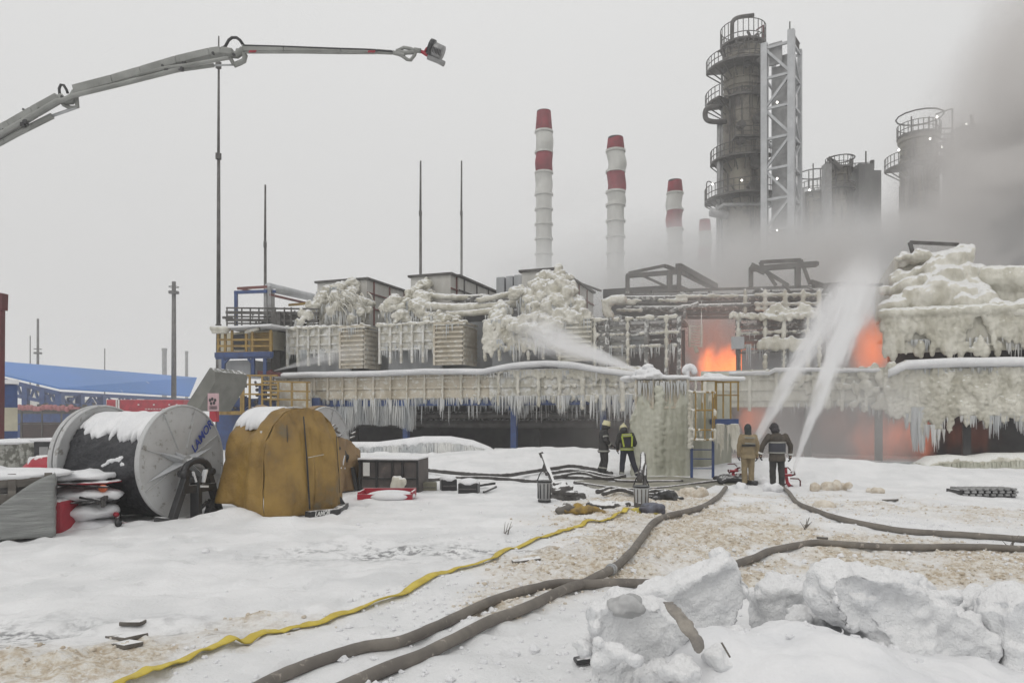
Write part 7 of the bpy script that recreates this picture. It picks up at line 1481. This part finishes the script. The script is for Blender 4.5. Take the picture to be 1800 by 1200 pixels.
def person(px, py, label, yaw, J, jacket, trousers, headgear, opts, hd=None, hscale=1.0):
    q = G(px, py); t = thing('person', label, 'person', (q.x, q.y, q.z - .02), yaw, group='firefighters at work'); t.scale = (hscale,) * 3
    M = Matrix.LocRotScale(t.location, t.rotation_euler, t.scale)
    D = dict(pelvis=(0, 0, .96), waist=(0, .0, 1.10), chest=(0, .01, 1.33), neck=(0, .02, 1.50), head=(0, .03, 1.64), shR=(.19, 0, 1.42), shL=(-.19, 0, 1.42), elR=(.27, -.03, 1.15), elL=(-.27, -.03, 1.15),
             wrR=(.29, .04, .90), wrL=(-.29, .04, .90), hipR=(.10, 0, .93), hipL=(-.10, 0, .93), knR=(.12, .03, .50), knL=(-.12, .03, .50), anR=(.12, -.02, .09), anL=(-.12, -.02, .09), hdR=(0, .1, -1), hdL=(0, .1, -1)); D.update(J)
    v = {k: Vector(x) for k, x in D.items()}
    def limb(b, ks, rs_):
        for (a, c), (r0, r1) in zip(zip(ks[:-1], ks[1:]), zip(rs_[:-1], rs_[1:])):
            p0, p1 = M @ v[a] if isinstance(a, str) else M @ Vector(a), M @ v[c] if isinstance(c, str) else M @ Vector(c); b.tube([p0, p0.lerp(p1, .5), p1], [r0, (r0 + r1) / 2 * 1.02, r1], 10)
            b.sphere(tuple(p0), r0, 9, 7, True); b.sphere(tuple(p1), r1, 9, 7, True)
    def torso(b, g, z0='pelvis', hem=None):
        rings = [(v['pelvis'] + Vector((0, 0, -.06)), .165 + g, .12 + g), (v['pelvis'], .17 + g, .125 + g), (v['waist'], .155 + g, .115 + g), (v['chest'], .19 + g, .13 + g), ((v['shR'] + v['shL']) / 2 + Vector((0, 0, .0)), .17 + g, .11 + g * .8), (v['neck'], .07 + g * .6, .07 + g * .6)]
        if hem: rings = [(v['pelvis'] + Vector((0, 0, -hem)), .19 + g, .145 + g)] + rings
        b.loft([(tuple(c), a, d) for c, a, d in rings], 18)
    hv = v['head']; tilt = hd or (0, 0)      # (forward pitch, turn)
    HM = M @ Matrix.Translation(hv) @ Matrix.Rotation(tilt[1], 4, 'Z') @ Matrix.Rotation(-tilt[0], 4, 'X')
    b = MB(M); torso(b, -.02); limb(b, ['shR', 'elR', 'wrR'], [.06, .045, .034]); limb(b, ['shL', 'elL', 'wrL'], [.06, .045, .034]); limb(b, ['hipR', 'knR', 'anR'], [.09, .062, .045]); limb(b, ['hipL', 'knL', 'anL'], [.09, .062, .045]); limb(b, ['chest', 'neck', 'head'], [.08, .062, .07])
    b.M = HM; b.sphere((0, 0, .0), (.078, .098, .118), 14, 10); b.sphere((0, .05, -.055), (.052, .055, .055), 10, 8); b.sphere((0, .103, -.015), (.013, .022, .026), 8, 6); b.sphere((.078, .0, -.01), (.012, .024, .032), 7, 5); b.sphere((-.078, .0, -.01), (.012, .024, .032), 7, 5); b.sphere((0, .098, -.062), (.024, .012, .009), 7, 5)
    for s in ('R', 'L'): 
        w_ = v['wr' + s]; d = Vector(D['hd' + s]).normalized(); b.M = M; p = w_ + d * .05; b.sphere(tuple(p), (.035, .035, .045), 8, 6)
    body = b.build('body', M_skin, t, smooth=True, remesh=.014, sm=1)
    b = MB(HM)
    for s in (-1, 1): b.sphere((s * .032, .088, .012), (.012, .008, .009), 8, 6)
    b.build('eyes', M_black, body)
    # trousers
    b = MB(M); b.loft([(tuple(v['pelvis'] + Vector((0, 0, -.10))), .17, .135), (tuple(v['pelvis']), .18, .14), (tuple(v['waist']), .17, .13)], 18); limb(b, ['hipR', 'knR', 'anR'], [.115, .095, .082]); limb(b, ['hipL', 'knL', 'anL'], [.115, .095, .082])
    tr = b.build('trousers', trousers, t, smooth=True, remesh=.017, sm=2, disp=.022, dscale=.09)
    # jacket
    b = MB(M); torso(b, .035, hem=opts.get('hem', .10)); limb(b, ['shR', 'elR', 'wrR'], [.088, .074, .058]); limb(b, ['shL', 'elL', 'wrL'], [.088, .074, .058])
    jk = b.build('jacket', jacket, t, smooth=True, remesh=.017, sm=2, disp=.022, dscale=.09)
    # gloves: palm, four fingers, thumb, slightly curled
    for s, sg in (('R', 1), ('L', -1)):
        w_ = v['wr' + s]; d = Vector(D['hd' + s]).normalized(); side = Vector((0, 1, 0)) if abs(d.y) < .8 else Vector((sg, 0, 0)); side = (side - d * side.dot(d)).normalized(); nrm = d.cross(side).normalized()
        if nrm.dot(Vector((sg, 0, 0))) > 0: nrm = -nrm
        b = MB(M); b.tube([M @ w_, M @ (w_ + d * .04), M @ (w_ + d * .10)], [.042, .045, .042], 10, flat=.6)
        for k, L in enumerate((.075, .088, .082, .062)):
            base = w_ + d * .095 + side * (.033 - .022 * k); p1 = base + d * L * .5 + nrm * .008; p2 = base + d * L * .8 + nrm * .03; p3 = base + d * L * .95 + nrm * .05; b.tube([M @ x for x in (base - d * .02, p1, p2, p3)], [.014, .013, .012, .009], 7)
        base = w_ + d * .045 + side * .038; b.tube([M @ x for x in (base, base + side * .03 + d * .03, base + side * .035 + d * .065 + nrm * .02)], [.017, .015, .011], 7); b.build('glove', M_boot, t, smooth=True, remesh=.0075)
        f = v['an' + s]; fw = Vector(opts.get('foot' + s, (0, 1, 0))).normalized(); b = MB(M); b.tube([M @ (f + Vector((0, 0, .16))), M @ f, M @ (f + Vector((0, 0, -.05)))], [.075, .07, .07], 10); b.tube([M @ (f + fw * -.07 + Vector((0, 0, -.05))), M @ (f + fw * .08 + Vector((0, 0, -.045))), M @ (f + fw * .17 + Vector((0, 0, -.055))), M @ (f + fw * .22 + Vector((0, 0, -.065)))], [.045, .05, .047, .03], 9, flat=.8); b.build('boot', M_boot, t, smooth=True, remesh=.014)
    def band(a, c, f, r, mat, wd=.045, name='reflective_stripe', parent=None):
        p = v[a].lerp(v[c], f); d = (v[c] - v[a]).normalized(); b = MB(); b.tube([M @ (p - d * wd / 2), M @ (p + d * wd / 2)], r, 14); b.build(name, mat, parent or jk, smooth=False)
    def hoop(z, rx, ry, mat, wd=.05, c=None, name='reflective_stripe', parent=None, tl=0):
        c = c or (0, 0); b = MB(M); b.loft([((c[0], c[1], z - wd / 2), rx, ry), ((c[0], c[1], z + wd / 2), rx, ry)], 22); b.build(name, mat, parent or jk)
    for f in opts.get('hoops', []): hoop(*f[:3], f[3], f[4], c=f[5] if len(f) > 5 else None, name=f[6] if len(f) > 6 else 'reflective_stripe')
    for f in opts.get('bands', []): band(*f[:5], *(f[5:6]), parent=tr if f[0].startswith('kn') else jk)
    for f in opts.get('patches', []):                                     # flat cloth strips on the back: (x0,z0,x1,z1,width,mat,y)
        b = MB(); a = M @ Vector((f[0], f[6], f[1])); c = M @ Vector((f[2], f[6], f[3])); b.beam(a, c, f[4], .02, up=(M.to_3x3() @ Vector((0, 1, 0)))); b.build('back_strip', f[5], jk)
    b = MB(HM)
    if headgear == 'helmet':
        b.sphere((0, -.005, .045), (.118, .145, .115), 16, 10); b.box((-.02, -.13, .12), (.02, .11, .172)); b.lathe([(.13, 0), (.15, -.012), (.13, .012)], 18, (0, 0, .02)); h = b.build('helmet', M_helm, t, smooth=False, remesh=.012)
        b = MB(HM); b.sphere((0, .07, -.02), (.10, .08, .06), 12, 8); b.build('visor', M_boot, h, smooth=True)
        b = MB(HM); b.loft([((0, -.02, -.15), .11, .115), ((0, -.02, -.06), .115, .13), ((0, -.01, .02), .11, .13)], 16); b.build('neck_flap', M_boot, h, smooth=True)
    elif headgear == 'hood': b.sphere((0, -.005, .015), (.105, .125, .145), 16, 10); b.loft([((0, -.03, -.22), .11, .10), ((0, -.02, -.12), .098, .10), ((0, -.01, -.02), .1, .12)], 16); b.build('hood', surf('green_black_knit', (.03, .04, .042), (.045, .05, .05), 8, .85, bump=.5), t, smooth=True, remesh=.014, sm=1)
    else:
        b.sphere((0, -.01, .02), (.112, .135, .14), 16, 10); b.sphere((.085, .03, .09), (.05, .04, .045), 8, 6); b.sphere((-.01, 0, .15), (.03, .04, .03), 8, 6); b.sphere((0, -.04, -.09), (.12, .11, .08), 10, 8); b.sphere((-.07, .05, .06), (.05, .05, .04), 8, 6); b.build('fur_hat', surf('dark_fur', (.03, .027, .03), (.05, .045, .05), 10, .9, bump=.8), t, smooth=True, remesh=.014, disp=.02, dscale=.05)
    return t
S_ = M_refl
person(1061, 834, 'firefighter in black suit and cream helmet seen from the side, leftmost of the four', R(-80), dict(head=(0, .09, 1.62), elR=(.26, .0, 1.16), wrR=(.2, .20, .98), elL=(-.26, .0, 1.16), wrL=(-.2, .2, .98), hdR=(-.3, 1, -.3), hdL=(.3, 1, -.3), knR=(.1, .04, .5), anR=(.11, -.03, .09), knL=(-.1, .02, .5), anL=(-.11, -.10, .09)),
       M_suitD, M_suitD, 'helmet', dict(hem=.22, hoops=[(.80, .245, .20, S_, .05)], bands=[('knR', 'anR', .62, .098, S_), ('knL', 'anL', .62, .098, S_), ('elR', 'wrR', .7, .078, S_), ('shR', 'elR', .55, .095, M_refl), ('shL', 'elL', .55, .095, M_refl)]), hd=(.25, -.1), hscale=1.03)
person(1101, 838, 'firefighter with yellow hi-vis frame on the back, legs apart by the frozen tower', R(0), dict(pelvis=(.02, 0, .93), waist=(.02, 0, 1.06), chest=(0, .02, 1.29), neck=(-.04, .05, 1.45), head=(-.08, .1, 1.56), shR=(.18, .02, 1.38), shL=(-.2, .02, 1.38), hipR=(.12, 0, .9), hipL=(-.08, 0, .9), knR=(.22, .05, .5), anR=(.36, -.02, .10), knL=(-.12, .04, .48), anL=(-.16, -.03, .09), elR=(.28, 0, 1.12), elL=(-.29, 0, 1.12), wrR=(.27, .16, .93), wrL=(-.26, .16, .93)),
       M_suitD, M_navy, 'helmet', dict(hem=.04, hoops=[(.92, .225, .18, M_hivis, .07, (.02, 0)), (.925, .228, .183, S_, .025, (.02, 0))], bands=[('knR', 'anR', .86, .092, S_), ('knL', 'anL', .86, .092, S_)],
       patches=[(-.17, 1.36, .15, 1.38, .10, M_hivis, -.165), (-.17, 1.34, -.10, 1.0, .05, M_hivis, -.168), (.16, 1.34, .15, 1.0, .05, M_hivis, -.168), (-.13, 1.365, .11, 1.385, .035, S_, -.178), (.01, 1.22, .03, 1.05, .16, M_navy, -.16)]), hd=(.5, .25), hscale=1.03)
person(1315, 852, 'firefighter in tan suit and dark hood, left of the pair by the jets', R(0), dict(knR=(.10, .02, .5), anR=(.09, 0, .09), knL=(-.10, .02, .5), anL=(-.10, 0, .09), elR=(.27, -.02, 1.15), wrR=(.27, .02, .88), elL=(-.27, -.02, 1.15), wrL=(-.26, .04, .9)),
       M_suitT, M_suitT, 'hood', dict(hem=.17, hoops=[(1.17, .215, .172, M_boot, .06, (0, 0), 'belt')], patches=[(-.15, 1.40, .15, 1.39, .035, S_, -.165), (-.15, 1.24, .15, 1.22, .03, S_, -.18)]), hscale=1.06)
person(1366, 858, 'firefighter in brown black suit, fur hatted head bowed, right of the pair', R(0), dict(head=(-.03, .12, 1.60), neck=(-.01, .06, 1.49), shR=(.22, 0, 1.40), shL=(-.22, 0, 1.40), elR=(.36, 0, 1.14), wrR=(.37, .05, .90), elL=(-.38, 0, 1.16), wrL=(-.42, .05, .93), knR=(.12, .02, .5), anR=(.13, 0, .09), knL=(-.11, .02, .5), anL=(-.11, 0, .09)),
       M_suitB, M_suitD, 'fur', dict(hem=.22, hoops=[(1.10, .22, .18, surf('navy_tail', (.03, .032, .045), (.04, .042, .055)), .30, (0, 0), 'dark_panel'), (1.24, .232, .186, S_, .035), (.97, .232, .186, S_, .03)], bands=[('elR', 'wrR', .88, .075, M_white, .04), ('elL', 'wrL', .88, .075, M_white, .04)]), hd=(.55, 0), hscale=1.08)

# ================================================================ FIRE, STEAM, SMOKE, WATER JETS
def volume_mat(name, color, build_density, absorb=None, aniso=0.0, emis=None):
    N = NT(name); v = N.n('VolumePrincipled'); v.inputs['Color'].default_value = (*color, 1); v.inputs['Anisotropy'].default_value = aniso
    if absorb: v.inputs['Absorption Color'].default_value = (*absorb, 1)
    d = build_density(N); N.put(v.inputs['Density'], d if not isinstance(d, tuple) else d[0])
    if emis:
        v.inputs['Emission Color'].default_value = (*emis, 1); N.put(v.inputs['Emission Strength'], d[1] if isinstance(d, tuple) else N.m_('MULTIPLY', d, 1.0))
    N.put(N.out.inputs['Volume'], v.outputs[0]); return N.m
def world_xyz(N):
    s = N.n('SeparateXYZ'); N.put(s.inputs[0], N.n('NewGeometry').outputs['Position']); return s.outputs
def pnoise(N, scale, detail, off=(0, 0, 0), sc=(1, 1, 1), dist=0):
    g = N.n('NewGeometry').outputs['Position']; mp = N.n('Mapping'); N.put(mp.inputs['Vector'], g); mp.inputs['Location'].default_value = off; mp.inputs['Scale'].default_value = sc
    x = N.n('TexNoise'); N.put(x.inputs['Vector'], mp.outputs[0]); x.inputs['Scale'].default_value = scale; x.inputs['Detail'].default_value = detail; x.inputs['Distortion'].default_value = dist; return x.outputs[0]
def site_uv(N):
    X, Y, Z = world_xyz(N); y0 = N.m_('SUBTRACT', Y, OY)
    u = N.m_('ADD', N.m_('MULTIPLY', X, UX), N.m_('MULTIPLY', y0, UY)); v = N.m_('ADD', N.m_('MULTIPLY', X, VX), N.m_('MULTIPLY', y0, VY)); return u, v, Z
def vbox(name, label, corners_M, lo, hi, mat, kind='stuff'):
    b = MB(corners_M); b.box(lo, hi); o = b.build(name, mat); tag(o, label, None, None, kind); return o
# steam bank behind the plant
def steam_d(N):
    X, Y, Z = world_xyz(N)
    n = pnoise(N, .045, 4, dist=.6); nn = N.m_('MULTIPLY', N.m_('SUBTRACT', n, .5), 18)
    zt = N.m_('SUBTRACT', Z, nn)
    top = N.rng(zt, 23, 9, 0, 1); az = N.m_('DIVIDE', X, Y)                 # bearing of the point from the yard
    left = N.rng(N.m_('ADD', X, N.m_('MULTIPLY', nn, .5)), -12, 12, 0, 1)
    return N.m_('MULTIPLY', N.m_('MULTIPLY', N.m_('MULTIPLY', top, left), .42), N.rng(n, .25, .6, .35, 1))
vbox('steam', 'bank of pale steam behind the modules hiding the chimney feet', ID, (-14, 61, -.8), (75, 76, 42), volume_mat('steam', (.93, .93, .93), steam_d, aniso=.2))
# brown smoke plume
def plume_d(N):
    X, Y, Z = world_xyz(N); n = pnoise(N, .085, 5, (3, 1, 4), (.75, 1, 1.25), dist=1.4); n2 = pnoise(N, .02, 3, (7, 2, 1)); k = N.m_('ADD', N.m_('MULTIPLY', N.m_('SUBTRACT', n, .5), 22), N.m_('MULTIPLY', N.m_('SUBTRACT', n2, .5), 14))
    edge = N.m_('SUBTRACT', N.m_('SUBTRACT', N.m_('MULTIPLY', N.m_('SUBTRACT', X, 29), 1.75), N.m_('SUBTRACT', Z, 12)), k)     # >0 under the slanting rim
    d = N.m_('MAXIMUM', N.rng(edge, -7, 12, 0, 1), N.m_('MULTIPLY', N.m_('MULTIPLY', N.rng(N.m_('SUBTRACT', Z, k), 19, 9, 0, 1), N.rng(X, 12, 26, 0, 1)), .5))
    return N.m_('MULTIPLY', N.m_('MULTIPLY', d, .50), N.rng(n, .40, .60, .06, 1))
vbox('smoke_plume', 'brown grey smoke plume rising towards the upper right', ID, (10, 59.5, -.8), (95, 74, 62), volume_mat('brown_smoke', (.90, .88, .865), plume_d, aniso=.1))
def low_d(N):
    u, v, Z = site_uv(N); n = pnoise(N, .22, 4, (1, 5, 2), dist=.7); kk = N.m_('MULTIPLY', N.m_('SUBTRACT', n, .5), 5)
    a = N.rng(u, su(880, 2), su(1180, 2)); bb = N.rng(u, su(1600, 0), su(1500, 0)); top = N.rng(N.m_('ADD', Z, kk), 13, 6.5, 0, 1); fr = N.rng(v, -2.5, 1.0)
    return N.m_('MULTIPLY', N.m_('MULTIPLY', N.m_('MULTIPLY', a, bb), N.m_('MULTIPLY', top, fr)), N.m_('MULTIPLY', N.rng(n, .32, .68, .25, 1), .13))
vbox('drifting_smoke', 'thin greyish smoke drifting around the fire between the modules', MS, (su(860, 2), -3, -.6), (su(1620, 0), 12, 14), volume_mat('thin_smoke', (.86, .845, .83), low_d, aniso=.2))
def dim_d(N):
    u, v, Z = site_uv(N); n = pnoise(N, .3, 3, (9, 5, 2), dist=.7); bb = N.rng(u, su(1630, 0), su(1540, -1)); a = N.rng(u, su(1250, 0), su(1380, 0)); top = N.rng(Z, 4.6, 2.8); return N.m_('MULTIPLY', N.m_('MULTIPLY', N.m_('MULTIPLY', a, bb), top), N.m_('MULTIPLY', N.rng(n, .3, .68, .35, 1), .16))
vbox('spray_mist', 'grey mist of falling spray under the right platform', MS, (su(1250, 0), -6, -.5), (su(1640, 0), 1.5, 5), volume_mat('grey_mist', (.84, .84, .84), dim_d, aniso=.2))
# flames
def fire(name, label, px, py, V, ru, rv, rz, strength, col, seed):
    u, z = UZ(px, py, V); c = MS @ Vector((u, V, z))
    def d(N):
        uu, v, Z = site_uv(N); n = pnoise(N, .95, 5, (seed, 2, seed), (1.2, 1, .42), dist=1.0); q = N.m_('DIVIDE', N.m_('SUBTRACT', uu, u), ru); r_ = N.m_('DIVIDE', N.m_('SUBTRACT', v, V), rv); s = N.m_('DIVIDE', N.m_('SUBTRACT', Z, z), rz)
        rr = N.m_('SQRT', N.m_('ADD', N.m_('ADD', N.m_('MULTIPLY', q, q), N.m_('MULTIPLY', r_, r_)), N.m_('MULTIPLY', s, s))); e = N.rng(N.m_('ADD', rr, N.m_('MULTIPLY', N.m_('SUBTRACT', n, .5), 3.0)), .95, .35, 0, 1); return N.m_('MULTIPLY', e, .25), N.m_('MULTIPLY', e, strength)
    m = volume_mat(name, (.25, .2, .18), d, emis=col); b = MB(MS @ Matrix.Translation((u, V, z))); b.sphere((0, 0, 0), (ru * 1.25, rv * 1.25, rz * 1.25), 20, 12); o = b.build('flames', m); tag(o, label, 'flames', None, 'stuff')
O1 = (1.0, .19, .03)
fire('flame_a', 'bright orange flames between the two skeletal modules', 1286, 645, 2.6, 1.7, 1.4, 1.25, 1.4, O1, 1)
fire('flame_b', 'dull orange glow of fire in smoke above the bright flames', 1255, 598, 4.2, 2.4, 1.5, 2.4, .10, (1, .22, .09), 2)
fire('flame_c', 'orange flames at the left flank of the rightmost module', 1530, 615, 3.0, 1.1, 1.6, 1.9, .4, O1, 3)
fire('flame_d', 'broad dim orange fire under the right platform', 1570, 768, 3.2, 2.2, 1.6, 1.5, .26, (1, .22, .08), 4)
fire('flame_e', 'dark red glow behind the icicles at the far right', 1700, 765, 4.5, 1.8, 1.2, 1.1, .035, (1, .2, .08), 5)
fire('flame_f', 'small orange glow low beside the tan firefighter', 1325, 740, 3.2, .9, 1.2, 1.0, .4, O1, 6)
fire('flame_g', 'faint red glow between the jets', 1470, 750, 3.2, 1.0, 1.2, 1.2, .05, (1, .25, .12), 7)
# water jets: density falls off from a slightly arched axis
def jet(label, A, B, r0, r1, k, bend, gain=1.0, fade=.85, seed=0, power=1.6, tail=.0):
    A, B = Vector(A), Vector(B); L = (B - A).length; zd = (B - A).normalized(); xd = zd.cross(Vector((0, 0, 1))).normalized(); yd = zd.cross(xd).normalized()
    M = Matrix.Translation(A) @ Matrix((xd, yd, zd)).transposed().to_4x4()
    t = thing('water_jet', label, 'water jet', tuple(A), 0, None, None); t.rotation_euler = M.to_euler()
    N = NT('water_jet'); v = N.n('VolumePrincipled'); v.inputs['Color'].default_value = (.985, .985, .99, 1); v.inputs['Anisotropy'].default_value = .0
    s = N.n('SeparateXYZ'); N.put(s.inputs[0], N.n('TexCoord').outputs['Object']); X, Y, Z = s.outputs; f = N.m_('DIVIDE', Z, L)
    yb = N.m_('SUBTRACT', Y, N.m_('MULTIPLY', N.m_('MULTIPLY', f, N.m_('SUBTRACT', 1, f)), bend)); rad = N.m_('ADD', r0, N.m_('MULTIPLY', N.m_('POWER', N.m_('MAXIMUM', f, 0), 1.25), r1 - r0))
    rr = N.m_('DIVIDE', N.m_('SQRT', N.m_('ADD', N.m_('MULTIPLY', X, X), N.m_('MULTIPLY', yb, yb))), rad); n = N.noise(2.4, 6, stretch=(1.9, 1.9, .16), rough=.65)
    e = N.rng(N.m_('ADD', rr, N.m_('MULTIPLY', N.m_('SUBTRACT', n, .5), 2.2)), 1.0, .0, 0, 1); e = N.m_('POWER', e, power); end = N.rng(f, fade, 1.0, 1, tail)
    N.put(v.inputs['Density'], N.m_('MULTIPLY', N.m_('MULTIPLY', e, N.m_('DIVIDE', k, rad)), end)); N.put(N.out.inputs['Volume'], v.outputs[0])
    b = MB(); n_ = 12; pts = [M @ Vector((0, bend * (i / n_) * (1 - i / n_), L * i / n_)) for i in range(n_ + 1)]; b.tube(pts, [1.2 * (r0 + (r1 - r0) * (i / n_) ** 1.25) for i in range(n_ + 1)], 14); b.build('spray_volume', N.m, t); return t
jet('steep white water jet from the cannon right of the dark firefighter', G(1393, 856, .4), P(1540, 448, 35.5), .05, 1.8, 2.5, -1.0, seed=1, fade=.45)
jet('slanting white water jet rising behind the tan firefighter', P(1296, 836, 22.8), P(1522, 458, 35.0), .05, 1.6, 2.2, -1.3, seed=2, fade=.45)
jet('fan of spray thrown left from a nozzle on top of the frozen tower', P(1128, 654, 26), P(905, 566, 38), .10, 1.7, 1.1, .3, fade=.55, seed=3, power=1.3)
jet('wide faint spray fan in front of the leftmost module', P(482, 651, 45.2), P(668, 604, 43.2), .06, 1.35, .5, .0, fade=.5, seed=4, power=1.2)
# thin cold haze over the whole yard
b = MB(); b.box((-1400, -100, -3), (1400, 1250, 60), True); N = NT('haze'); v = N.n('VolumePrincipled'); v.inputs['Color'].default_value = (.92, .92, .92, 1); v.inputs['Density'].default_value = .0016; N.put(N.out.inputs['Volume'], v.outputs[0]); o = b.build('haze', N.m); o['kind'] = 'stuff'
